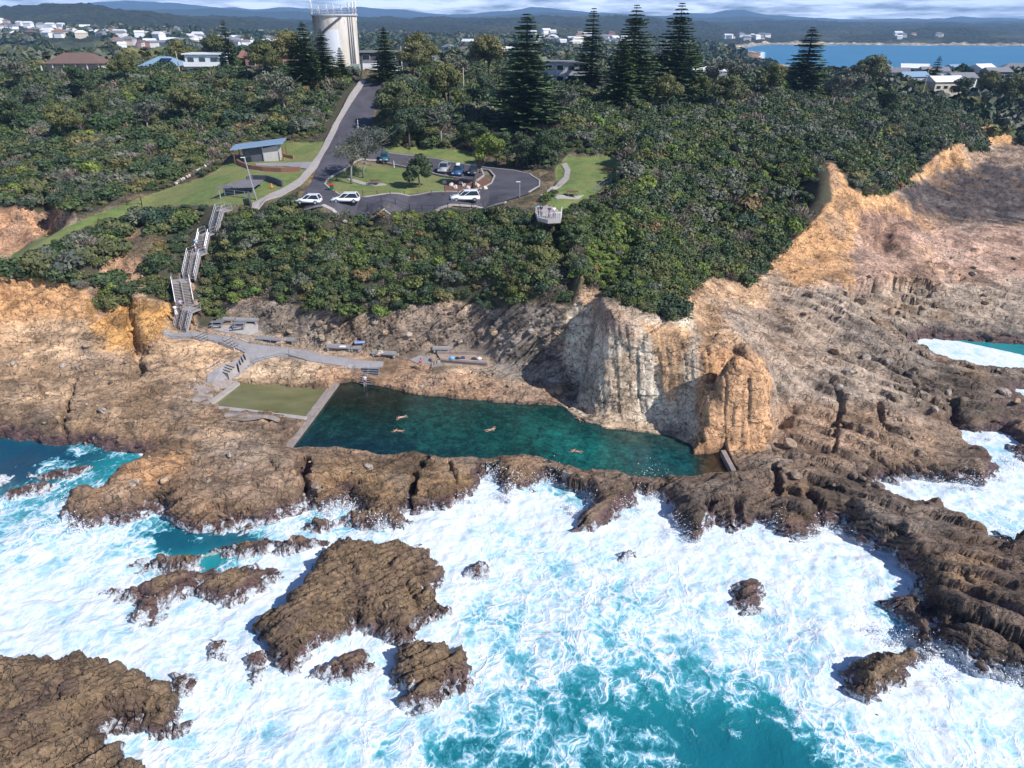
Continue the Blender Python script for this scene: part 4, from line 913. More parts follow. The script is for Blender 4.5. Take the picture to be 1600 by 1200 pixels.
# ------------------------------------------------------------------ plants
def leaf_material(name, cols, dead=False):
    m = NT(name); p = m.pos(); oi = m.node('ObjectInfo')
    t = m.attr('shade', 'Fac')
    c = m.ramp(oi.outputs['Random'], *[(i/(max(1, len(cols)-1)), c) for i, c in enumerate(cols)])
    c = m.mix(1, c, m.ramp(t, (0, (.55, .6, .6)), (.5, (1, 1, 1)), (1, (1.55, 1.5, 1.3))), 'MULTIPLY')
    c = m.mix(1, c, m.ramp(m.noise(p, .55, 3, .6), (.3, (.7, .75, .75)), (.7, (1.3, 1.25, 1.15))), 'MULTIPLY')
    b = m.bsdf(c, .62 if not dead else .9, Specular_IOR_Level=.28)
    return m.m
M_GREEN = leaf_material('leaves_green', [(0.054, 0.078, 0.028), (0.087, 0.118, 0.035), (0.059, 0.090, 0.040), (0.118, 0.139, 0.039)])
M_OLIVE = leaf_material('leaves_olive', [(0.085, 0.096, 0.034), (0.119, 0.123, 0.046), (0.077, 0.092, 0.042), (0.146, 0.135, 0.054)])
M_DARK = leaf_material('leaves_dark', [(0.037, 0.065, 0.027), (0.050, 0.080, 0.037), (0.065, 0.086, 0.042), (0.042, 0.071, 0.046)])
M_BRIGHT = leaf_material('leaves_bright', [(0.102, 0.151, 0.032), (0.144, 0.175, 0.037), (0.083, 0.146, 0.040)])
M_GREYLEAF = leaf_material('leaves_grey', [(0.096, 0.111, 0.077), (0.123, 0.132, 0.101), (0.085, 0.098, 0.077)])
M_TWIG = leaf_material('twigs_grey', [(0.177, 0.146, 0.123), (0.223, 0.184, 0.162), (0.138, 0.111, 0.096)], True)
M_RUST = leaf_material('leaves_rust', [(0.177, 0.116, 0.054), (0.138, 0.107, 0.054)])
M_PINE = leaf_material('pine_needles', [(.082, .130, .052), (.105, .148, .055), (.088, .138, .070)]) if True else leaf_material('pine_needles', [(0.040, 0.073, 0.034), (0.055, 0.088, 0.037), (0.046, 0.086, 0.046)])
def bark_material(name, a, b):
    m = NT(name); p = m.pos(); n = m.noise(m.mapv(p, (3, 3, .6)), 3, 5, .7)
    m.bsdf(m.mix(n, a, b), .95, n, .8, .05); return m.m
M_BARK = bark_material('bark_grey', (.12, .10, .085), (.30, .27, .24))
M_BARKD = bark_material('bark_dark', (.05, .038, .03), (.13, .10, .08))
def quads_mesh(name, C, U, V_, mats, shade=None, midx=None):
    """quads with centres C and half-edge vectors U, V"""
    n = len(C); co = np.stack([C-U-V_, C+U-V_, C+U+V_, C-U+V_], 1).reshape(-1, 3)
    me = bpy.data.meshes.new(name)
    me.vertices.add(4*n); me.vertices.foreach_set('co', co.astype(np.float32).ravel())
    me.loops.add(4*n); me.loops.foreach_set('vertex_index', np.arange(4*n, dtype=np.int32))
    me.polygons.add(n); me.polygons.foreach_set('loop_start', np.arange(0, 4*n, 4, dtype=np.int32)); me.polygons.foreach_set('loop_total', np.full(n, 4, np.int32))
    if midx is not None: me.polygons.foreach_set('material_index', midx.astype(np.int32))
    me.update(calc_edges=True)
    if shade is not None:
        at = me.attributes.new('shade', 'FLOAT', 'POINT'); at.data.foreach_set('value', np.repeat(shade, 4).astype(np.float32))
    for m in (mats if isinstance(mats, (list, tuple)) else [mats]): me.materials.append(m)
    return me
def unit(n, g):
    v = g.normal(size=(n, 3)); return v/np.linalg.norm(v, axis=1, keepdims=True)
def crown_arrays(g, n, lumps, leaf, flat=.8, fill=.25, spread=1.0):
    """leaf cards through a crown made of several lumps; unit radius, base at z=0"""
    L = []
    for i in range(lumps):
        a = g.uniform(0, 2*PI); rr = spread*math.sqrt(g.uniform(0, 1))*.62; hz_ = g.uniform(.25, .85)*flat*1.1
        L.append((rr*math.cos(a), rr*math.sin(a), hz_*(1-.35*rr), g.uniform(.28, .5)))
    L = np.array(L); k = g.integers(0, lumps, n)
    d = unit(n, g); d[:, 2] = np.where(d[:, 2] < -.35, -d[:, 2], d[:, 2])
    rad = L[k, 3]*np.where(g.uniform(size=n) < fill, g.uniform(.3, .9, n), g.uniform(.86, 1.08, n))
    C = L[k, :3]+d*rad[:, None]*np.array([1, 1, flat])
    C[:, 2] = np.maximum(C[:, 2], .02)
    nor = d+unit(n, g)*.75; nor /= np.linalg.norm(nor, axis=1, keepdims=True)
    ref = unit(n, g); U = np.cross(nor, ref); U /= np.linalg.norm(U, axis=1, keepdims=True)+1e-9; V_ = np.cross(nor, U)
    s = leaf*g.uniform(.6, 1.3, n)[:, None]
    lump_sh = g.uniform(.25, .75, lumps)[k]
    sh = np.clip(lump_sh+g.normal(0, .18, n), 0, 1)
    return C, U*s*.75, V_*s, sh
def bush_mesh(name, mat, seed, n=650, lumps=9, leaf=.085, flat=.8, fill=.25):
    g = np.random.default_rng(seed)
    return quads_mesh(name, *(lambda a: (a[0], a[1], a[2], mat, a[3]))(crown_arrays(g, n, lumps, leaf, flat, fill)))
def twig_mesh(name, mat, seed, n=420):
    g = np.random.default_rng(seed)
    a = g.uniform(0, 2*PI, n); e = g.uniform(.15, 1.45, n)
    d = np.stack([np.cos(a)*np.cos(e), np.sin(a)*np.cos(e), np.sin(e)], 1)
    t = g.uniform(.35, .95, n)[:, None]
    C = d*t*np.array([1, 1, .85]); dd = d+unit(n, g)*.6; dd /= np.linalg.norm(dd, axis=1, keepdims=True)
    side = np.cross(dd, unit(n, g)); side /= np.linalg.norm(side, axis=1, keepdims=True)
    ln = g.uniform(.06, .16, n)[:, None]
    th = np.where(g.uniform(size=n) < .3, .035, .012)[:, None]
    return quads_mesh(name, C, dd*ln, side*th, mat, g.uniform(0, 1, n))
KINDS = [(M_GREEN, 'green'), (M_OLIVE, 'olive green'), (M_DARK, 'dark green'), (M_GREEN, 'mid green'), (M_GREYLEAF, 'grey green'), (M_BRIGHT, 'bright yellow green'), (M_TWIG, 'bare grey twiggy'), (M_RUST, 'rust brown')]
SHRUB = []
for i, (mt, nm) in enumerate(KINDS):
    if nm.startswith('bare'): SHRUB.append(twig_mesh('shrub_twigs', mt, 900+i))
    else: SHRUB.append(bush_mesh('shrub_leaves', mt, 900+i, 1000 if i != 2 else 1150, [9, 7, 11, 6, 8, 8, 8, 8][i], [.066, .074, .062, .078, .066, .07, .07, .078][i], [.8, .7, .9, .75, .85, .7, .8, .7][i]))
WEIGHT = {'left': [.11, .24, .20, .07, .14, .03, .18, .03], 'front': [.19, .17, .22, .14, .09, .05, .12, .02], 'head': [.18, .17, .21, .13, .10, .06, .13, .02], 'back': [.10, .19, .36, .06, .14, .02, .11, .02]}
def scatter_points():
    out = []
    for (r0, r1, sp, s0, s1) in ((70, 118, .95, .85, 2.1), (118, 175, 1.5, 1.0, 2.9), (175, 260, 2.1, 1.5, 3.6), (260, 345, 2.8, 2.0, 4.2)):
        xs = np.arange(-.95*r1, .95*r1, sp); ys = np.arange(55, r1, sp)
        x, y = np.meshgrid(xs, ys, indexing='ij'); x = x.ravel(); y = y.ravel()
        x = x+rng.uniform(-.5, .5, x.size)*sp; y = y+rng.uniform(-.5, .5, x.size)*sp
        r = np.hypot(x, y); m = (r >= r0) & (r < r1) & (np.abs(np.degrees(np.arctan2(x, y))) < 50)
        x = x[m].astype(np.float32); y = y[m].astype(np.float32)
        z = height(x, y); px, py, veg, lawn, flat = masks(x, y, z)
        dx = height(x+.6, y)-z; dy = height(x, y+.6)-z; sl = np.hypot(dx, dy)/.6
        k = (veg > .55) & (flat < .2) & (lawn < .25) & ~CLEAR(px, py)
        x, y, z, px, py = x[k], y[k], z[k], px[k], py[k]
        s = s0+(s1-s0)*rng.uniform(size=x.size)**2*(.8+.4*rng.uniform(size=x.size))
        s *= 1+.35*fbm(x/8, y/8, 0, 2, 811)
        # keep road edge, stairs and cliff rim low
        for pl in (ROAD, SIDEW, STAIRZ, LOOKZ, LAWN[0], LAWN[3]):
            d = -sdist(px, py, pl); s = np.where(d < 16, np.minimum(s, .75+.02*np.maximum(d, 0)), s)
        out.append(np.stack([x, y, z, s, px, py], 1))
    return np.concatenate(out)
STAIRZ = [(328, 318), (362, 322), (330, 372), (313, 400), (303, 440), (303, 500), (268, 512), (262, 500), (272, 440), (290, 395), (305, 360)]
LOOKZ = [(828, 318), (885, 318), (885, 350), (828, 350)]
EXTRA_CLEAR = [STAIRZ, LOOKZ, [(1240, 372), (1262, 335), (1272, 290), (1284, 248), (1316, 252), (1330, 288), (1310, 330)], [(300, 480), (345, 500), (330, 512), (300, 512)],
    [(290, 84), (350, 84), (352, 122), (285, 122)], [(560, 90), (615, 90), (615, 120), (560, 120)], [(870, 115), (960, 120), (1010, 150), (940, 158), (900, 138)]]
def CLEAR(px, py):
    m = np.zeros(px.shape, bool)
    for p in EXTRA_CLEAR: m |= pip(px, py, p)
    return m
PTS = scatter_points()
n_p = len(PTS); print('shrubs', n_p)
zone = np.where(PTS[:, 1] > 165, 3, np.where(PTS[:, 4] > 880, 2, np.where((PTS[:, 4] > 340) & (PTS[:, 5] > 290), 1, 0)))
# patches of one kind growing together
kn = (fbm(PTS[:, 0]/8, PTS[:, 1]/8, 0, 3, 821)*1.5+.5+rng.uniform(-.28, .28, n_p)) % 1.0
kind = np.zeros(n_p, int)
for zi, zn in enumerate(('left', 'front', 'head', 'back')):
    cw = np.cumsum(WEIGHT[zn]); cw /= cw[-1]; m = zone == zi
    kind[m] = np.searchsorted(cw, kn[m]*.999)
kind = np.clip(kind, 0, 7)
# grassy green flank of the headland; brighter shrub kinds also paint its sunlight
hb = pip(PTS[:, 4], PTS[:, 5], [(905, 345), (1000, 330), (1110, 430), (1050, 480), (930, 440)]); kind[hb & (rng.uniform(size=n_p) < .45)] = 0; kind[hb & (kind == 6)] = 1; kind[hb & (kind == 2) & (rng.uniform(size=n_p) < .6)] = 5
hb2 = pip(PTS[:, 4], PTS[:, 5], [(900, 370), (990, 370), (990, 450), (930, 450)]); kk = hb2 & (rng.uniform(size=n_p) < .65); kind[kk] = 5; PTS[kk, 3] *= .7; kk = pip(PTS[:, 4], PTS[:, 5], [(862, 355), (985, 355), (985, 455), (880, 465)]); PTS[kk, 3] *= .8
# individuals: the shrubs that show largest
size_px = PTS[:, 3]/PTS[:, 1]
order = np.argsort(-size_px*(PTS[:, 5] > 95)*(PTS[:, 4] > 0)*(PTS[:, 4] < 1600))
indiv = np.zeros(n_p, bool); cnt = 0
for zi, q in ((0, 70), (1, 90), (2, 90), (3, 40)):
    c = [i for i in order if zone[i] == zi][:q]; indiv[c] = True
ZN = ['on the slope west of the road', 'on the slope between car park and pool', 'on the flank of the headland', 'in the thicket below the houses']
ZN[0] = 'on the hillside beside the toilet block lawn'
for i in np.nonzero(indiv)[0]:
    x, y, z, s = PTS[i, :4]; k = kind[i]
    o = bpy.data.objects.new('coastal_shrub', SHRUB[k]); COL.objects.link(o)
    o.location = (x, y, z-.12*s); o.rotation_euler = (rng.uniform(-.15, .15), rng.uniform(-.15, .15), rng.uniform(0, 6.28)); o.scale = (s*1.12, s*1.12, s*rng.uniform(.8, 1.15))
    tag(o, f'{KINDS[k][1]} coastal shrub {ZN[zone[i]]}', 'shrub', f'{KINDS[k][1]} shrubs {ZN[zone[i]]}')
def scatter_object(name, P, idx, meshes, kindtag='stuff', srot=.15):
    """one mass of plants, grown on points"""
    col = bpy.data.collections.new(name+'_kinds')
    for i, me in enumerate(meshes):
        o = bpy.data.objects.new(f'{name}_kind_{i:02d}', me); col.objects.link(o)
    me = bpy.data.meshes.new(name); me.vertices.add(len(P)); me.vertices.foreach_set('co', P[:, :3].astype(np.float32).ravel())
    a = me.attributes.new('pick', 'INT', 'POINT'); a.data.foreach_set('value', idx.astype(np.int32))
    a = me.attributes.new('size', 'FLOAT_VECTOR', 'POINT')
    s = P[:, 3]; sv = np.stack([s*1.1, s*1.1, s*rng.uniform(.75, 1.2, len(s))], 1); a.data.foreach_set('vector', sv.astype(np.float32).ravel())
    a = me.attributes.new('turn', 'FLOAT_VECTOR', 'POINT')
    rv = np.stack([rng.uniform(-srot, srot, len(s)), rng.uniform(-srot, srot, len(s)), rng.uniform(0, 6.28, len(s))], 1); a.data.foreach_set('vector', rv.astype(np.float32).ravel())
    o = bpy.data.objects.new(name, me); COL.objects.link(o); o['kind'] = kindtag
    ng = bpy.data.node_groups.new(name, 'GeometryNodeTree')
    ng.interface.new_socket('Geometry', in_out='INPUT', socket_type='NodeSocketGeometry'); ng.interface.new_socket('Geometry', in_out='OUTPUT', socket_type='NodeSocketGeometry')
    N = ng.nodes.new; gi = N('NodeGroupInput'); go = N('NodeGroupOutput'); ip = N('GeometryNodeInstanceOnPoints'); ci = N('GeometryNodeCollectionInfo')
    ci.inputs['Collection'].default_value = col; ci.inputs['Separate Children'].default_value = True; ci.inputs['Reset Children'].default_value = True
    def at(nm, dt):
        n = N('GeometryNodeInputNamedAttribute'); n.data_type = dt; n.inputs['Name'].default_value = nm; return n.outputs['Attribute']
    ng.links.new(gi.outputs[0], ip.inputs['Points']); ng.links.new(ci.outputs[0], ip.inputs['Instance']); ip.inputs['Pick Instance'].default_value = True
    ng.links.new(at('pick', 'INT'), ip.inputs['Instance Index']); ng.links.new(at('turn', 'FLOAT_VECTOR'), ip.inputs['Rotation']); ng.links.new(at('size', 'FLOAT_VECTOR'), ip.inputs['Scale'])
    ng.links.new(ip.outputs[0], go.inputs[0])
    md = o.modifiers.new('growth', 'NODES'); md.node_group = ng
    return o
rest = ~indiv
for zi, nm in enumerate(('scrub', 'scrub', 'scrub', 'scrub')):
    m = rest & (zone == zi); P = PTS[m].copy(); P[:, 2] -= .12*P[:, 3]
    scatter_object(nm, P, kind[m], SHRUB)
# ------------------------------------------------------------------ trees
def tube_arrays(pts, rad, sides=7):
    """skin of a limb: vertices and faces"""
    pts = [Vector(p) for p in pts]; V, F = [], []
    for i, p in enumerate(pts):
        d = (pts[min(i+1, len(pts)-1)]-pts[max(i-1, 0)]).normalized()
        a = d.orthogonal().normalized(); b = d.cross(a)
        if i == 0: ref = a
        else:
            a = (ref-d*ref.dot(d)).normalized(); ref = a; b = d.cross(a)
        for k in range(sides):
            t = 2*PI*k/sides; V.append(p+(a*math.cos(t)+b*math.sin(t))*rad[i])
    for i in range(len(pts)-1):
        for k in range(sides):
            F.append((i*sides+k, i*sides+(k+1) % sides, (i+1)*sides+(k+1) % sides, (i+1)*sides+k))
    F.append(tuple(range((len(pts)-1)*sides, len(pts)*sides))); F.append(tuple(reversed(range(sides))))
    return V, F
def tubes_mesh(name, tubes, mat, sides=7):
    V, F = [], []
    for pts, rad in tubes:
        v, f = tube_arrays(pts, rad, sides); o = len(V); V += v; F += [tuple(i+o for i in q) for q in f]
    me = bpy.data.meshes.new(name); me.from_pydata([tuple(v) for v in V], [], F); me.materials.append(mat)
    me.polygons.foreach_set('use_smooth', [True]*len(me.polygons)); me.update(); return me
def empty(name, loc, rz=0, sc=1, label=None, cat=None, group=None):
    o = bpy.data.objects.new(name, None); COL.objects.link(o); o.location = loc; o.rotation_euler = (0, 0, rz); o.scale = (sc,)*3
    tag(o, label, cat, group); return o
def child(name, me, parent):
    o = bpy.data.objects.new(name, me); COL.objects.link(o); o.parent = parent; return o
def pine_meshes(seed, H=20, Rb=4.6, n_whorl=26, dens=1.0):
    g = np.random.default_rng(seed); C, U, V_, S = [], [], [], []
    for w in range(n_whorl):
        t = w/(n_whorl-1); z = H*(.07+.92*t**.92)+g.uniform(-.22, .22); rr = Rb*(1-t)**.8*g.uniform(.78, 1.12)+.28
        nb = int(8-2*t); a0 = g.uniform(0, 6.28)
        for b in range(nb):
            a = a0+2*PI*b/nb+g.uniform(-.12, .12); L = rr*g.uniform(.62, 1.15)
            if g.uniform() < .10: continue
            steps = max(5, int(L/.17*dens))
            for s in range(steps):
                q = (s+.6)/steps; cx = L*q; zz = z-.16*L*q+.34*L*q*q*.5-.05*L
                wdt = .62*(1-.55*q)*min(1, L/2.2)+.16
                for sd_ in (-1, 1):
                    da = np.array([math.cos(a), math.sin(a), .12]); si = np.array([-math.sin(a), math.cos(a), 0])*sd_
                    dirv = si*.8+da*.55+np.array([0, 0, g.uniform(.05, .4)]); dirv /= np.linalg.norm(dirv)
                    c = np.array([cx*math.cos(a), cx*math.sin(a), zz])+dirv*wdt*.5
                    up = np.cross(dirv, da); up /= np.linalg.norm(up); wv = np.cross(up, dirv)+up*g.uniform(-.6, .6); wv /= np.linalg.norm(wv)
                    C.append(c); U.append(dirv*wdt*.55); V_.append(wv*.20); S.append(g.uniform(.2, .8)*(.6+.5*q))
                if s % 2 == 0:
                    C.append([cx*math.cos(a), cx*math.sin(a), zz+.05]); U.append(np.array([math.cos(a), math.sin(a), .1])*.2); V_.append(np.array([-math.sin(a)*.06, math.cos(a)*.06, .06])); S.append(.4)
    return np.array(C), np.array(U), np.array(V_), np.clip(np.array(S), 0, 1)
PINES = []
for i, (H, Rb, nw) in enumerate(((20, 5.4, 46), (20, 4.4, 44), (20, 3.5, 36))):
    c = pine_meshes(40+i, H, Rb, nw)
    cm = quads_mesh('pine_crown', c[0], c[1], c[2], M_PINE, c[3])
    tm = tubes_mesh('pine_trunk', [([(0, 0, -.6), (0, 0, H*.5), (.05, 0, H*.985)], [.36, .22, .03])], M_BARKD, 8)
    PINES.append((tm, cm))
def put_pine(px, py_base, Y, toppy, kind_, label, wid=1.0):
    wid *= 1.4
    p = WY(px, py_base, Y); zb = hz(p[0], p[1]); top = WY(px, toppy, Y)[2]; sc = (top-zb)/20
    e = empty('norfolk_pine', (p[0], p[1], zb), rng.uniform(0, 6), 1, label, 'pine tree', 'tall pines on the headland'); e.scale = (sc*wid, sc*wid, sc)
    child('trunk', PINES[kind_][0], e); child('crown', PINES[kind_][1], e)
    return e
put_pine(362, 115, 226, 31, 2, 'narrow dark pine beside the white two storey house')
put_pine(487, 160, 182, 34, 1, 'tall pine whose crown hides the water tower foot on its seaward side')
put_pine(512, 150, 186, 46, 0, 'broad dark pine directly before the water tower', 1.0)
put_pine(472, 165, 184, 52, 1, 'pine on the left edge of the clump before the water tower')
put_pine(538, 150, 190, 74, 1, 'short pine on the right edge of the clump before the water tower')
put_pine(606, 140, 184, 42, 1, 'lone symmetrical pine just right of the road top', 1.15)
put_pine(822, 200, 163, 22, 1, 'great broad pine standing alone behind the car park thicket', 1.25)
put_pine(922, 140, 210, 13, 2, 'thin tall pine beside the grey flat roofed house', 1.15)
put_pine(986, 140, 196, 8, 0, 'tallest full pine of the middle pair on the headland crest', 1.05)
put_pine(968, 165, 180, 62, 1, 'smaller pine growing against the tallest crest pine', 1.2)
put_pine(1052, 145, 200, 5, 0, 'full dark pine right of the middle pair, tip above the mountains', 1.05)
put_pine(1252, 150, 262, 43, 1, 'wide tiered pine in front of the blue bay', 1.45)
put_pine(1458, 130, 330, 88, 2, 'slim far pine among the right hand roofs', 1.1)
put_pine(1083, 140, 230, 66, 2, 'short pine behind the dark crest pine, right side')
def leafy_meshes(seed, H, r, trunk_r, n, leaf, mat, bark, lean=(0, 0), limbs=6, crown_h=.5, lumps=14, fill=.3):
    g = np.random.default_rng(seed); fork = Vector((lean[0]*.45, lean[1]*.45, H*.38)); tubes = [([(0, 0, -.4), (lean[0]*.15, lean[1]*.15, H*.18), fork], [trunk_r, trunk_r*.8, trunk_r*.65])]
    C, U, V_, S = [], [], [], []
    for i in range(limbs):
        a = 2*PI*i/limbs+g.uniform(-.4, .4); rr = r*g.uniform(.45, .85); zt = H*g.uniform(.62, .88)
        tip = Vector((lean[0]+rr*math.cos(a), lean[1]+rr*math.sin(a), zt)); mid = fork.lerp(tip, .5)+Vector((g.uniform(-.2, .2), g.uniform(-.2, .2), .1*H))
        tubes.append(([fork, mid, tip], [trunk_r*.5, trunk_r*.3, trunk_r*.1]))
        for j in range(3):
            e = tip+Vector((g.uniform(-1, 1), g.uniform(-1, 1), g.uniform(.1, .8)))*r*.35
            tubes.append(([mid.lerp(tip, .5), e], [trunk_r*.16, trunk_r*.05]))
    for i in range(lumps):
        a = g.uniform(0, 6.28); rr = r*math.sqrt(g.uniform(0, 1))*.72; cz = H*(1-crown_h*g.uniform(.25, .95))+.12*H*(1-rr/r); k = n//lumps
        d = unit(k, g); rad = r*g.uniform(.28, .42)*np.where(g.uniform(size=k) < fill, g.uniform(.2, .9, k), g.uniform(.85, 1.1, k))
        c = np.array([lean[0]+rr*math.cos(a), lean[1]+rr*math.sin(a), cz])+d*rad[:, None]*np.array([1, 1, .72])
        nor = d+unit(k, g)*.7; nor /= np.linalg.norm(nor, axis=1, keepdims=True); u = np.cross(nor, unit(k, g)); u /= np.linalg.norm(u, axis=1, keepdims=True); v = np.cross(nor, u)
        s = leaf*g.uniform(.6, 1.3, k)[:, None]; C.append(c); U.append(u*s*.7); V_.append(v*s); S.append(np.clip(g.uniform(.3, .7)+g.normal(0, .18, k), 0, 1))
    return tubes_mesh('tree_trunk', tubes, bark), quads_mesh('tree_crown', np.concatenate(C), np.concatenate(U), np.concatenate(V_), mat, np.concatenate(S))
def put_tree(name, px, py, z, meshes, label, cat='tree', group=None, sc=1, rz=0, Y=None):
    p = WY(px, py, Y) if Y else W(px, py, z)
    e = empty(name, (p[0], p[1], hz(p[0], p[1])), rz, sc, label, cat, group); child('trunk', meshes[0], e); child('crown', meshes[1], e); return e
t1 = leafy_meshes(60, 8.2, 4.0, .22, 1500, .10, M_GREYLEAF, M_BARK, (.6, .5), 8, .6, 12, .9)
put_tree('gum_tree', 549, 286, 20.4, t1, 'thin leafed pale tree on the island lawn, nearest the road corner', group='thin leafed trees on the island lawn')
t2 = leafy_meshes(61, 8.6, 4.6, .24, 3800, .11, M_GREYLEAF, M_BARK, (1.5, .6), 8, .55, 16, .6)
put_tree('gum_tree', 567, 277, 20.5, t2, 'fuller grey leafed tree beside the parked hatchback on the island lawn', group='thin leafed trees on the island lawn')
t3 = leafy_meshes(62, 6.2, 2.6, .16, 5200, .13, M_DARK, M_BARK, (-.4, .2), 6, .78, 15)
put_tree('leafy_tree', 656, 293, 20.1, t3, 'dense round green tree in the middle of the island lawn')
t4 = leafy_meshes(63, 8.6, 3.2, .34, 7000, .13, M_BRIGHT, M_BARKD, (2.6, .8), 6, .42, 14)
put_tree('wind_bent_tree', 738, 294, 20.1, t4, 'leaning tree with flat bright green crown over the parked cars')
t5 = leafy_meshes(64, 7.5, 3.3, .2, 4200, .13, M_DARK, M_BARKD, (.3, 0), 6, .6, 13)
t6 = leafy_meshes(65, 9, 4.5, .3, 5200, .17, M_OLIVE, M_BARKD, (-.6, 0), 7, .5, 14)
t7 = leafy_meshes(66, 8, 4.0, .25, 4200, .16, M_GREYLEAF, M_BARK, (.5, .3), 7, .55, 13, .5)
for i, (px, py) in enumerate([(775, 256), (792, 258), (808, 259), (824, 260), (842, 262), (858, 262), (760, 245)]):
    put_tree('she_oak', px, py, 20.8, t5, 'dark upright tree in the row behind the turning circle', group='dark trees behind the turning circle', sc=.8+.08*(i % 3), rz=i*1.3)
BT = [(700, 190, 178, t6), (760, 178, 182, t5), (650, 170, 185, t6), (720, 140, 205, t7), (660, 128, 220, t6), (765, 125, 235, t6), (880, 190, 165, t7), (1090, 170, 200, t6), (1130, 185, 190, t6), (1150, 150, 240, t7), (1040, 180, 182, t6), (1330, 150, 270, t7), (1300, 165, 240, t7), (1200, 165, 235, t6), (1390, 170, 235, t5), (420, 150, 195, t6), (450, 200, 165, t7), (380, 190, 168, t5), (300, 190, 165, t6), (230, 200, 160, t7), (150, 180, 172, t6), (60, 150, 190, t7), (20, 180, 170, t5), (100, 210, 158, t6), (410, 130, 212, t5), (460, 125, 205, t6), (200, 130, 210, t6), (130, 140, 200, t5), (30, 120, 215, t7), (285, 105, 250, t6), (345, 98, 260, t6), (400, 110, 235, t5), (1115, 128, 245, t7), (1360, 118, 320, t6), (1345, 118, 330, t6), (1550, 128, 330, t6), (1500, 135, 310, t5), (1590, 140, 300, t6), (640, 235, 150, t5), (690, 225, 152, t7), (620, 215, 158, t6), (735, 222, 152, t5), (560, 205, 152, t5)]
for i, (px, py, Y, tm) in enumerate(BT[:-1]):
    zn_ = 'behind the car park' if 600 <= px <= 800 and py > 160 else ('on the hillside left of the road' if px < 500 else ('on the crest behind the pines' if px < 1180 else 'on the wooded point by the bay'))
    kn_ = {id(t5): 'dark', id(t6): 'olive', id(t7): 'grey leafed'}[id(tm)]
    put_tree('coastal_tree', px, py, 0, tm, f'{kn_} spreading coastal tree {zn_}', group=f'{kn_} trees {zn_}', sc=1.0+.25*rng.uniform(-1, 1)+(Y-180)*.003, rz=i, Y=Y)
# woods beyond the crest: far-off mass of small tree crowns
def make_woods():
    WM = []
    for i, mt in enumerate((M_DARK, M_OLIVE, M_DARK, M_GREYLEAF)):
        WM.append(bush_mesh('wood_crown', mt, 980+i, 110, 7, .22, .95, .1))
    P = []; K = []
    for (r0, r1, sp, s) in ((340, 600, 7.5, 5.0), (600, 1000, 12, 7), (1000, 1700, 21, 10)):
        xs = np.arange(-.95*r1, .95*r1, sp); ys = np.arange(r0*.6, r1, sp); x, y = np.meshgrid(xs, ys); x = x.ravel(); y = y.ravel()
        x = x+rng.uniform(-.5, .5, x.size)*sp; y = y+rng.uniform(-.5, .5, x.size)*sp; r = np.hypot(x, y)
        m = (r > r0) & (r < r1) & (np.abs(np.degrees(np.arctan2(x, y))) < 46); x = x[m]; y = y[m]
        z = base_h(x, y); w = fbm(x/170, y/170, 2, 3, 621)+.18+.5*(y < 520); qx, qy = proj(x, y, z)
        tz = ((qx < 480) | ((qx > 820) & (qx < 1010))) & (y > 620); w = np.where(tz & (rng.uniform(size=x.size) < .5), -1, w)
        m = (z > 1.5) & (w > .02) & (rng.uniform(size=x.size) < .9); x, y, z = x[m], y[m], z[m]
        ss = s*rng.uniform(.6, 1.25, x.size)
        P.append(np.stack([x, y, z-1.2, ss], 1))
    P = np.concatenate(P); print('woods', len(P))
    scatter_object('woods', P, rng.integers(0, 4, len(P)), WM)
make_woods()
# ------------------------------------------------------------------ built things
_ys = np.concatenate([np.arange(60, 130, .25), np.arange(130, 345, .6)]).astype(np.float32)
_gc = {}
def G(px, py, z0=20.0):
    """ground point seen at a spot of the near country: first meeting of the line of sight with the ground"""
    if (px, py) in _gc: return _gc[(px, py)].copy()
    u = (px-800)/FPX; v = (py-600)/FPX; t = _ys/(cP-v*sP); x = (u*t).astype(np.float32); z = (CH-t*(sP+v*cP))
    m = np.nonzero(height0(x, _ys)[0]+1.3 > z)[0]; i0 = max(0, (m[0] if len(m) else 0)-2); sl = slice(i0, min(len(_ys), i0+60))
    h = height(x[sl], _ys[sl]); k = np.nonzero(h > z[sl])[0]; k = i0+(int(k[0]) if len(k) else 5)
    a, b = k-1, k; da = z[a]-h[a-i0]; db = z[b]-h[b-i0]; w = da/(da-db) if da != db else 0
    Y = float(_ys[a]+(_ys[b]-_ys[a])*np.clip(w, 0, 1)); p = WY(px, py, Y)
    _gc[(px, py)] = Vector((p[0], p[1], hz(p[0], p[1]))); return _gc[(px, py)].copy()
def plain(name, col, rough=.8, nz=0, scale=3, metal=0, **kw):
    m = NT(name); p = m.pos()
    if nz:
        n = m.noise(p, scale, 5, .65)
        c = m.mix(1, tuple(col)+(1,), m.ramp(n, (.25, (1-nz,)*3), (.75, (1+nz,)*3)), 'MULTIPLY'); m.bsdf(c, rough, n, .3, .02, Metallic=metal, **kw)
    else: m.bsdf(tuple(col), rough, Metallic=metal, **kw)
    return m.m
M_ASPH = plain('asphalt', (.068, .064, .078), .9, .34, .33); M_CONC = plain('concrete', (.36, .325, .30), .9, .18, 1.2); M_CONCD = plain('weathered_concrete', (.27, .225, .20), .9, .35, 1.6)
M_WALK = plain('walkway_concrete', (.27, .255, .26), .9, .2, .8); M_STEEL = plain('galvanised_steel', (.42, .43, .45), .45, .1, 3, .6); M_TIMBER = plain('grey_timber', (.30, .27, .255), .85, .25, 4); M_TIMBERD = plain('brown_timber', (.16, .08, .045), .8, .25, 4)
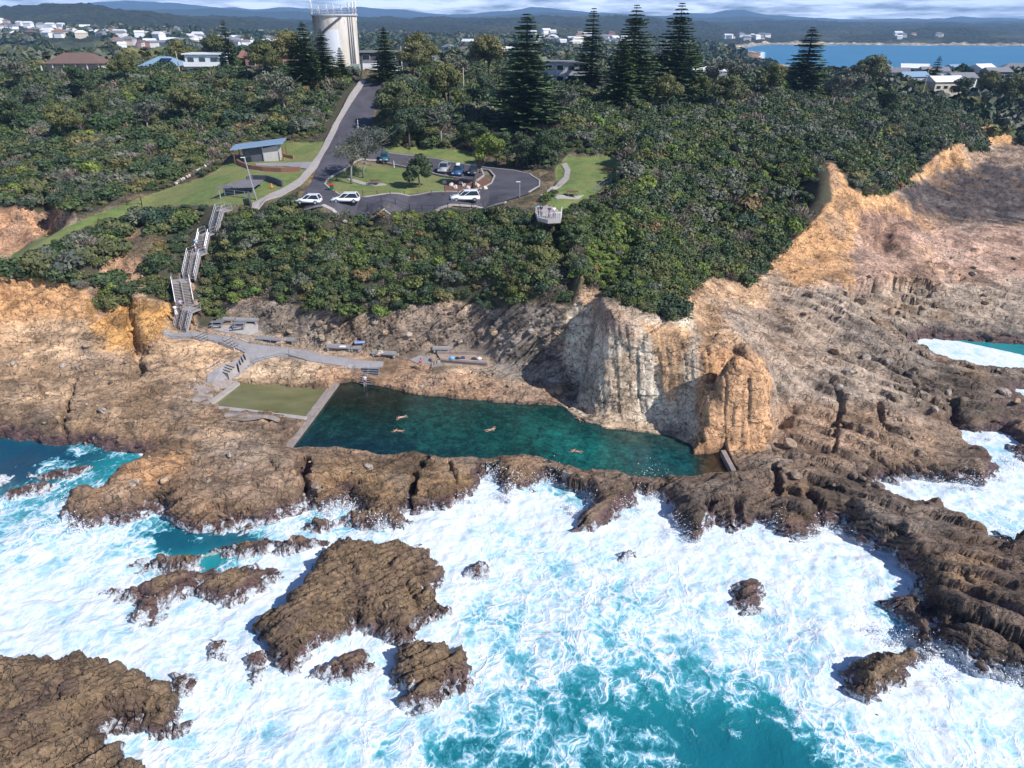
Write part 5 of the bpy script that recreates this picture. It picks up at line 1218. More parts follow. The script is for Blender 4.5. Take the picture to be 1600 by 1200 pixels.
M_WHITE = plain('white_paint', (.78, .78, .77), .5); M_CARW = plain('car_white', (.76, .77, .79), .25, Coat_Weight=.5); M_CARB = plain('car_blue', (.03, .09, .20), .25, Coat_Weight=.5); M_CARD = plain('car_charcoal', (.035, .04, .055), .25, Coat_Weight=.5); M_CARS = plain('car_silver', (.33, .34, .37), .3, Coat_Weight=.5); M_CART = plain('car_teal', (.04, .13, .17), .25, Coat_Weight=.5)
M_GLASS = plain('dark_glass', (.02, .03, .04), .08); M_TYRE = plain('rubber', (.02, .02, .02), .85); M_RIM = plain('alloy', (.45, .45, .47), .35, metal=.7)
M_BRICK = plain('brick', (.28, .13, .09), .9, .25, 6); M_BLOCK = plain('pale_block', (.46, .43, .40), .9, .12, 3); M_DWALL = plain('charcoal_wall', (.075, .08, .095), .8, .1, 2); M_BLUEROOF = plain('blue_metal_roof', (.22, .33, .45), .45, .1, 2)
M_SKIN = plain('skin', (.50, .29, .20), .6); M_HAIR = plain('dark_hair', (.04, .025, .018), .7); M_BLACK = plain('black_cloth', (.02, .02, .025), .8); M_SKYC = plain('sky_blue_cloth', (.16, .42, .68), .8); M_WCLOTH = plain('white_cloth', (.74, .74, .76), .8); M_REDC = plain('red_cloth', (.45, .06, .05), .8); M_NAVY = plain('navy_cloth', (.03, .05, .14), .8); M_PURP = plain('lilac_cloth', (.42, .38, .58), .8)
M_TERRA = plain('terracotta_tiles', (.26, .13, .09), .85, .2, 1.5); M_GROOF = plain('grey_roof', (.20, .20, .215), .6, .15, 1.2); M_WROOF = plain('white_roof', (.72, .72, .72), .5, .08, 1); M_BRROOF = plain('brown_tiles', (.15, .095, .08), .85, .2, 1.5); M_CREAM = plain('cream_wall', (.55, .48, .38), .85, .1, 1); M_LGREY = plain('light_grey_wall', (.44, .45, .47), .8, .1, 1); M_SOLAR = plain('solar_glass', (.01, .02, .06), .15)
M_RED = plain('red_plastic', (.5, .05, .04), .5); M_BIN = plain('green_plastic', (.03, .12, .05), .5); M_ORANGE = plain('orange_plastic', (.8, .22, .03), .5); M_STONE = plain('pale_stone', (.56, .50, .42), .9, .2, 3); M_MULCH = plain('mulch', (.16, .075, .05), .95, .35, 5)
class MB:
    def __init__(s): s.v = []; s.f = []
    def box(s, c, size, rz=0, rx=0, ry=0, M=None):
        m = Matrix.Translation(c) @ Euler((rx, ry, rz)).to_matrix().to_4x4()
        if M is not None: m = M @ m
        o = len(s.v); a, b, d = size[0]/2, size[1]/2, size[2]/2
        for x in (-a, a):
            for y in (-b, b):
                for z in (-d, d): s.v.append(tuple(m @ Vector((x, y, z))))
        s.f += [tuple(o+i for i in q) for q in ((0, 1, 3, 2), (4, 6, 7, 5), (0, 4, 5, 1), (2, 3, 7, 6), (0, 2, 6, 4), (1, 5, 7, 3))]; return s
    def beam(s, a, b, w, h=None):
        a = Vector(a); b = Vector(b); d = b-a; L = d.length
        if L < 1e-6: return s
        q = d.to_track_quat('X', 'Z').to_matrix().to_4x4(); m = Matrix.Translation((a+b)/2) @ q
        return s.box((0, 0, 0), (L, w, h or w), M=m)
    def tube(s, pts, r, sides=6):
        rr = r if isinstance(r, (list, tuple)) else [r]*len(pts)
        V, F = tube_arrays(pts, rr, sides); o = len(s.v); s.v += [tuple(v) for v in V]; s.f += [tuple(i+o for i in f) for f in F]; return s
    def prism(s, poly, z0, z1, M=None):
        n = len(poly); o = len(s.v)
        for z in (z0, z1):
            for p in poly:
                v = Vector((p[0], p[1], z)); s.v.append(tuple(M @ v if M else v))
        s.f.append(tuple(o+i for i in reversed(range(n)))); s.f.append(tuple(o+n+i for i in range(n)))
        for i in range(n): s.f.append((o+i, o+(i+1) % n, o+n+(i+1) % n, o+n+i))
        return s
    def poly(s, vs, faces):
        o = len(s.v); s.v += [tuple(v) for v in vs]; s.f += [tuple(i+o for i in f) for f in faces]; return s
    def build(s, name, mat, parent=None, bevel=0, smooth_=False):
        me = bpy.data.meshes.new(name); me.from_pydata(s.v, [], s.f); me.materials.append(mat)
        bm = bmesh.new(); bm.from_mesh(me); bmesh.ops.recalc_face_normals(bm, faces=bm.faces)
        if bevel: bmesh.ops.bevel(bm, geom=list(bm.edges), offset=bevel, segments=2, affect='EDGES', profile=.6)
        bm.to_mesh(me); bm.free()
        if smooth_: me.polygons.foreach_set('use_smooth', [True]*len(me.polygons))
        o = bpy.data.objects.new(name, me); COL.objects.link(o)
        if parent is not None: o.parent = parent
        return o
def copy_tree(o, parent=None):
    c = o.copy(); COL.objects.link(c); c.parent = parent
    for ch in [x for x in scene.objects if x.parent == o]: copy_tree(ch, c)
    return c
def drape(name, poly, zoff, mat, holes=(), step=1.2, kind='structure', z0=20, thick=0):
    pw = [G(p[0], p[1], z0) for p in poly]; hw = [[G(p[0], p[1], z0) for p in h] for h in holes]
    pts, edges = [], []
    for ring in [pw]+hw:
        o = len(pts); k = 0
        for i, a in enumerate(ring):
            b = ring[(i+1) % len(ring)]; n = max(1, int((b-a).length/step))
            for j in range(n): pts.append(a.lerp(b, j/n).to_2d()); k += 1
        edges += [(o+i, o+(i+1) % k) for i in range(k)]
    P2 = [tuple(p.to_2d()) for p in pw]; xs = [p[0] for p in P2]; ys = [p[1] for p in P2]
    x, y = np.meshgrid(np.arange(min(xs), max(xs), step), np.arange(min(ys), max(ys), step)); x = x.ravel(); y = y.ravel()
    m = sdist(x, y, P2) > .35*step
    for h in hw: m &= sdist(x, y, [tuple(p.to_2d()) for p in h]) < -.35*step
    pts += [Vector((float(a), float(b))) for a, b in zip(x[m], y[m])]
    vs, es, fs, *_ = delaunay_2d_cdt(pts, edges, [], 0, 1e-4)
    V = np.array([(v.x, v.y) for v in vs]); c = np.array([V[list(f)].mean(0) for f in fs])
    k = pip(c[:, 0], c[:, 1], P2)
    for h in hw: k &= ~pip(c[:, 0], c[:, 1], [tuple(p.to_2d()) for p in h])
    z = height(V[:, 0].astype(np.float32), V[:, 1].astype(np.float32))+zoff
    me = bpy.data.meshes.new(name); me.from_pydata([(a, b, float(q)) for (a, b), q in zip(V, z)], [], [tuple(f) for f, kk in zip(fs, k) if kk])
    me.materials.append(mat); bm = bmesh.new(); bm.from_mesh(me); bmesh.ops.recalc_face_normals(bm, faces=bm.faces)
    bm.normal_update()
    if sum(f.normal.z for f in bm.faces) < 0: bmesh.ops.reverse_faces(bm, faces=bm.faces)
    if thick:
        r = bmesh.ops.extrude_face_region(bm, geom=list(bm.faces))
        for v in [g for g in r['geom'] if isinstance(g, bmesh.types.BMVert)]: v.co.z -= thick
        bmesh.ops.recalc_face_normals(bm, faces=bm.faces)
    bm.to_mesh(me); bm.free()
    o = bpy.data.objects.new(name, me); COL.objects.link(o)
    if kind: o['kind'] = kind
    return o
def kerb(poly, closed=True, w=.28, h=.14, off=.2):
    pw = [G(p[0], p[1]) for p in poly]; P = []
    n = len(pw)
    for i in range(n if closed else n-1):
        a, b = pw[i], pw[(i+1) % n]; k = max(1, int((b-a).length/1.5))
        for j in range(k): P.append(a.lerp(b, j/k))
    if not closed: P.append(pw[-1])
    for p in P: p.z = hz(p.x, p.y)+off
    mb = MB(); N = len(P)
    for i in range(N if closed else N-1):
        mb.beam(P[i]+Vector((0, 0, h/2-.05)), P[(i+1) % N]+Vector((0, 0, h/2-.05)), w, h+.1)
    o = mb.build('kerb', M_CONC); o['kind'] = 'structure'; return o
drape('road', ROAD, .22, M_ASPH, [ISLAND], 1.5)
drape('footpath', SIDEW, .30, M_CONC, (), 1.3, thick=.2)
kerb(ISLAND); kerb([(604, 240), (650, 245.5), (700, 254.5), (760, 264), (800, 268), (828, 274), (843, 284), (843, 293), (826, 303)], False); kerb([(478, 329), (520, 330), (600, 329), (690, 327), (740, 324), (790, 318)], False, .9, .1)
GP = [(881, 256), (887, 266), (885, 278), (873, 290), (858, 300), (846, 308)]
def ribbon(pts, w):
    l, r = [], []
    for i, p in enumerate(pts):
        a = Vector(pts[max(i-1, 0)]); b = Vector(pts[min(i+1, len(pts)-1)]); d = (b-a).normalized(); n = Vector((-d.y*.75, d.x*.5))*w
        l.append((p[0]+n.x, p[1]+n.y)); r.append((p[0]-n.x, p[1]-n.y))
    return l+r[::-1]
drape('garden_path', ribbon(GP, 6), .09, M_CONC, (), .6, thick=.1)
drape('garden_path', [(858, 306), (895, 308), (912, 305), (905, 311), (870, 311)], .09, M_CONC, (), .6, thick=.1)
drape('garden_path', [(541, 279), (556, 281), (572, 286), (600, 287), (604, 289), (585, 291), (566, 289), (548, 284)], .09, M_CONC, (), .5, thick=.1)
drape('garden_path', [(440, 255), (492, 254), (481, 265), (474, 264), (443, 260), (400, 259), (398, 256)], .12, M_WALK, (), .6, thick=.15)
drape('mulch_bed', [(695, 285), (715, 279), (745, 282), (757, 279), (768, 284), (760, 293), (720, 300), (695, 302)], .09, M_MULCH, (), .6)
# concrete walk at the foot of the cliff
WALKP = [[(256, 515), (300, 518), (322, 523), (352, 525), (392, 538), (440, 543), (480, 549), (518, 557), (566, 564), (600, 566), (598, 574), (562, 577), (520, 570), (480, 564), (452, 556), (420, 560), (392, 572), (378, 582), (358, 590), (345, 597), (324, 597), (324, 586), (345, 572), (384, 553), (350, 537), (300, 529), (256, 524)],
         [(640, 563), (655, 557), (680, 557), (684, 566), (655, 570)], [(332, 507), (403, 507), (404, 518), (388, 524), (360, 521), (334, 516)]]
for i, pl in enumerate(WALKP): drape('walkway', pl, .12, M_WALK if i < 2 else M_CONC, (), .6, z0=4, thick=.5)
def rail(pts, h=1.0, spacing=1.5, name='handrail', mat=None, mid=True, label=None, cat='railing', r=.028, parent=None):
    mb = MB(); P = [Vector(p) for p in pts]
    for a, b in zip(P, P[1:]):
        for hh in ((h, h*.5) if mid else (h,)): mb.tube([a+Vector((0, 0, hh)), b+Vector((0, 0, hh))], r, 5)
        n = max(1, round((b-a).length/spacing))
        for j in range(n+1):
            q = a.lerp(b, j/n); mb.tube([q-Vector((0, 0, .1)), q+Vector((0, 0, h))], r*1.1, 5)
    o = mb.build(name, mat or M_STEEL, parent)
    if parent is None: tag(o, label, cat)
    return o
def GL(pts, z0=4, up=.15): return [G(a, b, z0)+Vector((0, 0, up)) for a, b in pts]
rail(GL([(256, 525), (300, 530), (326, 534), (350, 538), (384, 553)]), label='steel handrail along the seaward edge of the upper walkway', name='walkway_railing')
rail(GL([(310, 518), (325, 524), (345, 525)]), label='short steel handrail beside the first walkway steps', name='walkway_railing')
rail(GL([(352, 526), (392, 539), (440, 544)]), label='steel handrail on the cliff edge of the sloping walkway', name='walkway_railing')
rail(GL([(398, 571), (452, 557), (480, 565)]), label='steel handrail above the rock hump beside the paddling pool', name='walkway_railing')
rail(GL([(384, 554), (362, 566), (345, 573), (325, 586)]), label='steel handrail down the steps to the paddling pool', name='walkway_railing')
def steps(a, b, w, n, label, mat=M_CONC, name='concrete_steps', dark=True):
    """a flight from foot a to head b"""
    a = Vector(a); b = Vector(b); d = (b-a); dh = Vector((d.x, d.y, 0)); run = dh.length/n; dh.normalize(); rise = d.z/n; rz = math.atan2(dh.y, dh.x)
    e = empty(name, a, 0, 1, label, 'steps'); mb = MB(); mr = MB()
    for i in range(n):
        p = dh*run*(i+.5)+Vector((0, 0, rise*(i+1)-.6)); mb.box(p, (run, w, 1.2), rz)
        mr.box(dh*run*i+Vector((0, 0, rise*(i+.5)))-dh*.012, (.02, w-.06, rise*.75), rz)
    mb.build('flight', mat, e); mr.build('riser_face', M_GLASS, e)
    return e
steps(G(350, 585, 2)+Vector((0, 0, .2)), G(364, 577, 3)+Vector((0, 0, .75)), 1.9, 4, 'lower flight of concrete steps toward the paddling pool')
steps(G(372, 573, 3)+Vector((0, 0, .2)), G(388, 562, 3)+Vector((0, 0, .75)), 1.9, 4, 'upper flight of concrete steps toward the paddling pool')
steps(G(326, 531, 4)+Vector((0, 0, .05)), G(308, 525, 5)+Vector((0, 0, .35)), 1.8, 4, 'steps on the walkway nearest the timber staircase')
steps(G(372, 540, 4)+Vector((0, 0, .05)), G(350, 533, 5)+Vector((0, 0, .35)), 1.8, 4, 'steps halfway down the sloping walkway')
ps_ = W(575, 606, -.4); pe_ = W(579, 575, 1.75)
e = steps(ps_, pe_, 2.6, 9, 'broad concrete steps descending into the big pool', M_STEEL, 'pool_steps')
rail([W(569, 607, -.3), W(580, 577, 1.7)], 1.0, 2.2, 'handrail', label=None, parent=e) and None
for c in [c for c in scene.objects if c.parent == e and c.name.startswith('handrail')]: c.matrix_parent_inverse = Matrix.Translation(-Vector(ps_))
# pool walls
def wall_line(pts, z, w, h, label, mat=M_CONCD, name='pool_wall', cat='wall'):
    mb = MB(); P = [Vector(W(a, b, z)) for a, b in pts]
    for a, b in zip(P, P[1:]):
        n = max(1, int((b-a).length/2.4))
        for j in range(n):
            u = a.lerp(b, j/n); v = a.lerp(b, (j+1)/n-.004); jz = random.uniform(-.015, .015)
            mb.beam(u-Vector((0, 0, h/2-jz)), v-Vector((0, 0, h/2-jz)), w*random.uniform(.96, 1.04), h)
    o = mb.build(name, mat, None, .02); return tag(o, label, cat)
wall_line([(524, 597), (484, 650), (441, 706)], .42, 1.15, 2.4, 'weathered concrete wall dividing the two pools')
wall_line([(446, 705), (486, 709)], .36, .5, 2.0, 'low concrete lip at the near corner of the big pool')
wall_line([(371, 597), (320, 635)], .62, .75, 1.4, 'pale concrete wall on the far left side of the paddling pool', M_CONC)
wall_line([(318, 634), (400, 643), (478, 653)], .62, .75, 1.4, 'long concrete wall on the seaward side of the paddling pool', M_CONC)
wall_line([(1130, 703), (1151, 743)], .75, .55, 2.6, 'short dark concrete wall closing the far end of the big pool')
wall_line([(880, 735), (912, 745)], .35, .5, 2.0, 'concrete patch wall filling a gap in the pool rim rocks')
drape('apron', [(268, 606), (372, 598), (366, 604), (322, 634), (300, 628), (310, 612)], .06, M_CONCD, (), .5, z0=1)
drape('apron', [(350, 650), (368, 642), (438, 655), (436, 660), (360, 657)], .05, M_CONCD, (), .4, z0=.5)
# ------------------------------------------------------------------ timber staircase
def staircase():
    N = [(280, 517, 5.9, 2.6), (290, 486, 9.1, 2.6), (283, 441, 12.2, 2.5), (303, 399, 15.6, 2.2), (319, 368, 17.9, 1.7), (343, 330, 20.0, 1.7)]
    pts = []
    for (a, b, z, _), zt in zip(N, (4.75, 7.3, 10.5, 13.6, 15.8, 18.9)): pts.append(Vector(W(a, b, zt)))
    print('stairs', [tuple(round(c, 1) for c in p) for p in pts])
    e = empty('timber_staircase', pts[0], 0, 1, 'long grey timber staircase climbing the bushy cliff to the lawn', 'staircase')
    o = pts[0]; pts = [p-o for p in pts]
    for i in range(5):
        a, b = pts[i], pts[i+1]; w = min(N[i][3], N[i+1][3]); d = b-a; dh = Vector((d.x, d.y, 0)).normalized(); side = Vector((-dh.y, dh.x, 0))
        L = 1.7; a2 = a+dh*(L if i else .3); b2 = b
        n = max(4, round((b2.z-a2.z)/.2)); mb = MB(); ms = MB(); rz = math.atan2(dh.y, dh.x)
        for k in range(n):
            p = a2.lerp(b2, (k+.5)/n); mb.box(p, (.27, w-.1, .06), rz)
        mb.build('treads', M_TIMBER, e)
        for s in (-1, 0, 1) if w > 2 else (-1, 1):
            ms.beam(a2+side*s*w/2-Vector((0, 0, .14)), b2+side*s*w/2-Vector((0, 0, .14)), .08, .3)
        ms.build('stringers', M_TIMBER, e)
        for s in (-1, 0, 1) if w > 2 else (-1, 1):
            rail([a2+side*s*w/2, b2+side*s*w/2], 1.05, 1.6, 'handrail', M_STEEL if s else M_TIMBER, True, parent=e, r=.045)
        ml = MB(); c = b+dh*.85; ml.box(c+Vector((0, 0, -.05)), (1.75, w+.1, .12), rz); ml.build('landing', M_TIMBER, e)
        for s in (-1, 1):
            rail([b+side*s*w/2, b+dh*1.7+side*s*w/2], 1.05, 1.7, 'handrail', M_STEEL, True, parent=e, r=.04)
            for q in (b+dh*.1, b+dh*1.6, a2.lerp(b2, .5)):
                g = q+side*s*(w/2-.1); gz = hz(g.x+o.x, g.y+o.y)-o.z-.8
                mp_ = MB(); mp_.beam((g.x, g.y, gz), (g.x, g.y, g.z-.1), .16); mp_.build('support_post', M_TIMBERD, e)
staircase()
make_boulders()
# ------------------------------------------------------------------ furniture
def picnic_table(loc, rz, label, top=M_STEEL, group=None):
    e = empty('picnic_table', loc, rz, 1, label, 'picnic table', group)
    mb = MB()
    for i in range(4): mb.box((0, -.3+i*.2, .74), (1.9, .18, .05))
    mb.build('table_top', top, e)
    for s in (-1, 1):
        b = MB()
        for i in range(2): b.box((0, s*(.62+.16*i), .45), (1.9, .15, .05))
        b.build('bench_seat', top, e)
        l = MB(); l.beam((s*.65, -.78, .4), (s*.65, .78, .4), .07, .09); l.beam((s*.65, -.3, .7), (s*.65, -.55, 0), .07); l.beam((s*.65, .3, .7), (s*.65, .55, 0), .07); l.build('leg_frame', M_STEEL, e)
    return e
picnic_table(G(341, 511, 5)+Vector((0, 0, .15)), .1, 'metal picnic table at the foot of the timber stairs, nearer the stairs')
picnic_table(G(376, 513, 5)+Vector((0, 0, .15)), .1, 'metal picnic table under the rock face, second from the stairs')
picnic_table(G(586, 289, 20)+Vector((0, 0, .12)), -.1, 'brown timber picnic table on its slab on the island lawn', M_TIMBERD)
picnic_table(G(894, 307, 20)+Vector((0, 0, .12)), .0, 'brown timber picnic table beside the lookout lawn path', M_TIMBERD)
def bench(loc, rz, L, label, mat=M_CONC):
    e = empty('long_bench', loc, rz, 1, label, 'bench'); mb = MB(); mb.box((0, 0, .44), (L, .55, .1)); mb.build('seat', M_STEEL, e)
    for i in range(max(2, int(L/1.5))):
        x = -L/2+.3+i*(L-.6)/(max(2, int(L/1.5))-1); m = MB(); m.box((x, 0, .2), (.22, .45, .42)); m.build('leg', mat, e)
    b = MB(); b.box((0, .34, .35), (L, .12, .75)); b.build('back_wall', mat, e); return e
bench(G(353, 504.5, 5)+Vector((0, 0, .1)), -.02, 2.6, 'long low bench behind the picnic tables, stair end'); bench(G(386, 506, 5)+Vector((0, 0, .1)), -.05, 3.4, 'long low bench behind the picnic tables, right end')
bench(G(421, 535, 4)+Vector((0, 0, .12)), -.12, 4.0, 'long bench against the cliff above the sloping walkway'); bench(G(452, 537, 4)+Vector((0, 0, .12)), -.12, 1.8, 'short bench at the end of the sloping walkway bench')
bench(G(530, 548, 3.5)+Vector((0, 0, .12)), -.1, 3.8, 'long bench at the cliff foot left of the blue towel'); bench(G(556, 549.5, 3.3)+Vector((0, 0, .12)), -.08, 1.6, 'short bench under the blue towel')
bench(G(600, 558, 3)+Vector((0, 0, .12)), -.12, 3.6, 'long pale bench above the pool steps')
bench(G(690, 551, 3.4)+Vector((0, 0, .2)), 0, 2.6, 'pale bench at the start of the terrace')
e = empty('park_bench', G(949, 272, 20.5)+Vector((0, 0, .05)), -.5, 1, 'brown timber bench on the lookout lawn facing the sea', 'bench')
MB().box((0, 0, .45), (1.8, .45, .06)).build('seat', M_TIMBERD, e); MB().box((0, .25, .78), (1.8, .06, .42), rx=.2).build('backrest', M_TIMBERD, e)
for s in (-1, 1): MB().box((s*.7, 0, .21), (.08, .4, .42)).build('leg', M_STEEL, e)
# terrace
tb = [Vector(W(a, b, z)) for a, b, z in ((683, 553, 2.7), (688, 564, 2.4), (762, 569, 2.5), (767, 554, 2.8))]
e = empty('terrace', tb[1], 0, 1, 'raised paved terrace at the cliff foot with sunbathing gear', 'terrace')
q = [p-tb[1] for p in tb]; m = MB(); m.poly([(v.x, v.y, .35) for v in q]+[(v.x, v.y, -.9) for v in q], [(0, 1, 2, 3), (0, 4, 5, 1), (1, 5, 6, 2), (2, 6, 7, 3), (3, 7, 4, 0)]); m.build('paving', plain('terrace_paving', (.36, .25, .19), .9, .2, 2), e)
m = MB(); m.beam((q[1].x, q[1].y-.05, .4), (q[2].x, q[2].y-.05, .4), .25, .3); m.build('edge_wall', M_CONC, e); m = MB(); m.beam((q[0].x, q[0].y, .55), (q[3].x, q[3].y, .55), .3, .5); m.build('back_wall', M_CONCD, e)
steps(Vector(W(675, 569, 2.0)), Vector(W(688, 563, 2.6)), 1.4, 3, 'three steps up to the raised terrace')
T0 = Vector(W(725, 561, 2.9)); T0.z = tb[1].z+.37
def bag(loc, col, label, s=1, nm='beach_bag', cat='bag'):
    g = bmesh.new(); bmesh.ops.create_icosphere(g, subdivisions=2, radius=.3*s)
    for v in g.verts: v.co = Vector((v.co.x*1.3, v.co.y*.8, max(v.co.z, -.18)*.9+.2))*(1+random.uniform(-.08, .08))
    me = bpy.data.meshes.new(nm); g.to_mesh(me); g.free(); me.materials.append(col); o = bpy.data.objects.new(nm, me); COL.objects.link(o); o.location = loc; return tag(o, label, cat)
bag(T0+Vector((-1.7, .1, 0)), M_SKYC, 'bright blue bag on the raised terrace', 1.2); bag(T0+Vector((-.9, .0, 0)), M_BLACK, 'dark bag beside the bright blue bag'); bag(T0+Vector((-.2, .2, 0)), M_NAVY, 'navy bag in the middle of the terrace'); bag(T0+Vector((1.4, -.1, 0)), M_BLACK, 'black bag near the far end of the terrace'); bag(T0+Vector((2.2, .0, 0)), M_WCLOTH, 'white towel bundle at the far end of the terrace', .9, 'towel_bundle', 'towel')
o = MB().box((0, 0, 0), (1.5, .7, .05)).build('beach_towel', plain('blue_towel', (.25, .32, .62), .9, .1, 5), None, .01); o.location = G(563, 541.5, 4)+Vector((0, 0, .75)); o.rotation_euler = (.15, 0, .1); tag(o, 'blue towel spread on rock above the short bench', 'towel')
o = MB().box((0, 0, 0), (.9, .5, .08)).build('beach_towel', M_WCLOTH, None, .02); o.location = G(536, 548, 3.5)+Vector((0, 0, .68)); tag(o, 'white towel on the bench left of the blue towel', 'towel')
# lookout platform
lk = [Vector(W(a, b, 20.3)) for a, b in ((837, 333), (840, 340), (856, 344), (876, 343), (878, 334), (868, 325), (854, 321), (845, 324))]
c0 = sum(lk, Vector())/8; e = empty('lookout_platform', c0, 0, 1, 'pale concrete lookout platform with white balustrade at the cliff top', 'lookout')
m = MB(); m.prism([(p.x-c0.x, p.y-c0.y) for p in lk], -.5, .05); m.build('deck', M_CONC, e)
m = MB(); r6 = [p-c0 for p in lk[:5]]; r6 = [r6[0]]+r6[1:]
for a, b in zip(r6, r6[1:]):
    m.beam(a+Vector((0, 0, 1.0)), b+Vector((0, 0, 1.0)), .06)
    n = int((b-a).length/.3)
    for j in range(n): p = a.lerp(b, j/n); m.box((p.x, p.y, .5), (.03, .03, 1.0))
m.build('balustrade', M_WHITE, e)
# ------------------------------------------------------------------ people
def skin_mesh(name, pts, edges, radii, mat, sub=1):
    me = bpy.data.meshes.new(name); me.from_pydata(pts, edges, []); o = bpy.data.objects.new(name, me); COL.objects.link(o)
    sm = o.modifiers.new('skin', 'SKIN'); sm.use_smooth_shade = True
    for i, r in enumerate(radii): me.skin_vertices[0].data[i].radius = (r, r)
    me.skin_vertices[0].data[0].use_root = True
    ss = o.modifiers.new('sub', 'SUBSURF'); ss.levels = sub; ss.render_levels = sub
    dg = bpy.context.evaluated_depsgraph_get(); em = bpy.data.meshes.new_from_object(o.evaluated_get(dg)); em.materials.clear(); em.materials.append(mat)
    bpy.data.objects.remove(o); n = bpy.data.objects.new(name, em); COL.objects.link(n); return n
def person(loc, rz, shirt, pants, label, pose='stand', hair=M_HAIR, s=1.0, long=False):
    st = {'stand': .0, 'walk': .22, 'stairs': .2}[pose]
    P = [(0, 0, .93), (0, 0, 1.12), (0, .0, 1.33), (0, 0, 1.46), (0, .01, 1.54), (0, .015, 1.66), (0, .0, 1.73)]
    Rr = [.125, .115, .135, .06, .055, .092, .06]; E = [(0, 1), (1, 2), (2, 3), (3, 4), (4, 5), (5, 6)]
    for sd in (-1, 1):
        b = len(P); f = st*sd
        P += [(.1*sd, 0, .88), (.11*sd, f*.7+.03, .50), (.11*sd, f*1.3, .09), (.12*sd, f*1.3+.16, .05)]; Rr += [.09, .062, .042, .035]; E += [(0, b), (b, b+1), (b+1, b+2), (b+2, b+3)]
        b = len(P)
        P += [(.19*sd, 0, 1.40), (.25*sd, -f*.5, 1.13), (.26*sd, -f+.12, .90), (.26*sd, -f+.18, .82)]; Rr += [.055, .042, .032, .03]; E += [(2, b), (b, b+1), (b+1, b+2), (b+2, b+3)]
    o = skin_mesh('person', P, E, Rr, M_SKIN); o.location = loc; o.rotation_euler = (0, 0, rz); o.scale = (s, s, s); tag(o, label, 'person')
    c = skin_mesh('shirt', [(0, 0, 1.0), (0, 0, 1.15), (0, 0, 1.36), (0, 0, 1.44), (-.19, 0, 1.41), (-.24, st*.3, 1.2), (.19, 0, 1.41), (.24, -st*.3, 1.2)], [(0, 1), (1, 2), (2, 3), (2, 4), (4, 5), (2, 6), (6, 7)], [.15, .14, .16, .07, .08, .065, .08, .065], shirt); c.parent = o
    k = .55 if not long else .12; y1 = st
    c = skin_mesh('trousers' if long else 'shorts', [(0, 0, .98), (0, 0, .9), (-.1, 0, .86), (-.11, -y1*.7*(1-k), k), (.1, 0, .86), (.11, y1*.7*(1-k), k)], [(0, 1), (1, 2), (2, 3), (1, 4), (4, 5)], [.145, .13, .115, .08 if not long else .065, .115, .08 if not long else .065], pants); c.parent = o
    g = bmesh.new(); bmesh.ops.create_icosphere(g, subdivisions=2, radius=.108)
    for v in list(g.verts):
        if v.co.z < -.02 and v.co.y > -.02: g.verts.remove(v)
    me = bpy.data.meshes.new('hair'); g.to_mesh(me); g.free(); me.materials.append(hair); h = bpy.data.objects.new('hair', me); COL.objects.link(h); h.parent = o; h.location = (0, -.01, 1.69)
    return o
def swimmer(px, py, rz, suit, label, spread=.5):
    P = [(0, 0, 0), (0, .22, .01), (0, .42, .0), (0, .56, 0), (0, .66, .03), (0, .78, .04)]; Rr = [.12, .115, .135, .06, .08, .07]; E = [(0, 1), (1, 2), (2, 3), (3, 4), (4, 5)]
    for sd in (-1, 1):
        b = len(P); P += [(.1*sd, -.08, 0), (.14*sd, -.45, -.03*sd), (.16*sd*(1+spread), -.86, .02*sd), (.16*sd*(1+spread), -1.0, 0)]; Rr += [.085, .06, .042, .03]; E += [(0, b), (b, b+1), (b+1, b+2), (b+2, b+3)]
        b = len(P); P += [(.2*sd, .45, 0), (.4*sd, .55-.25*(sd > 0), .02), (.45*sd, .85-.7*(sd > 0), .0), (.44*sd, .97-.85*(sd > 0), 0)]; Rr += [.055, .042, .032, .03]; E += [(2, b), (b, b+1), (b+1, b+2), (b+2, b+3)]
    o = skin_mesh('person', P, E, Rr, M_SKIN); p = W(px, py, .06); o.location = p; o.rotation_euler = (0, 0, rz); o.scale = (.85, .85, .85); tag(o, label, 'person')
    c = skin_mesh('swimwear', [(0, -.12, 0), (0, .05, 0), (0, .3, 0)], [(0, 1), (1, 2)], [.13, .14, .13], suit); c.parent = o; return o
swimmer(627, 652, 2.0, M_WCLOTH, 'swimmer in white upper of the two near the middle of the pool'); swimmer(622, 673, 1.45, M_BLACK, 'swimmer stretched out in dark trunks, lower of the two by the pool middle')
swimmer(767, 671, -1.1, M_NAVY, 'swimmer alone in the centre of the big pool'); swimmer(900, 705, 1.25, M_BLACK, 'swimmer in black suit over the turquoise patch near the seaward rocks'); swimmer(905, 655, .4, M_NAVY, 'swimmer in the shade below the cliff buttress')
person(W(571, 603, 0.0), 3.0, M_WCLOTH, M_NAVY, 'person in white shirt at the foot of the pool steps holding the rail')
pg = G(658, 578, 2.5); person(pg+Vector((0, 0, .05)), 1.0, M_REDC, M_BLACK, 'person in red top walking on rock beside the pool', 'walk')
pg = G(673, 584, 2.3); person(pg+Vector((0, 0, .05)), 2.2, M_BLACK, M_BLACK, 'small person in dark clothes beside the one in red', 'stand', s=.72)
person(W(308, 389, 14.5), .4, M_SKYC, M_NAVY, 'person in sky blue shirt climbing the upper timber stairs', 'stairs', long=True)
person(W(284, 484, 7.45), .3, M_PURP, M_BLACK, 'person in lilac top on the lowest landing of the timber stairs'); person(W(276, 493, 6.75), .2, M_WCLOTH, M_WCLOTH, 'person in white at the rail just below the lilac top', long=True)
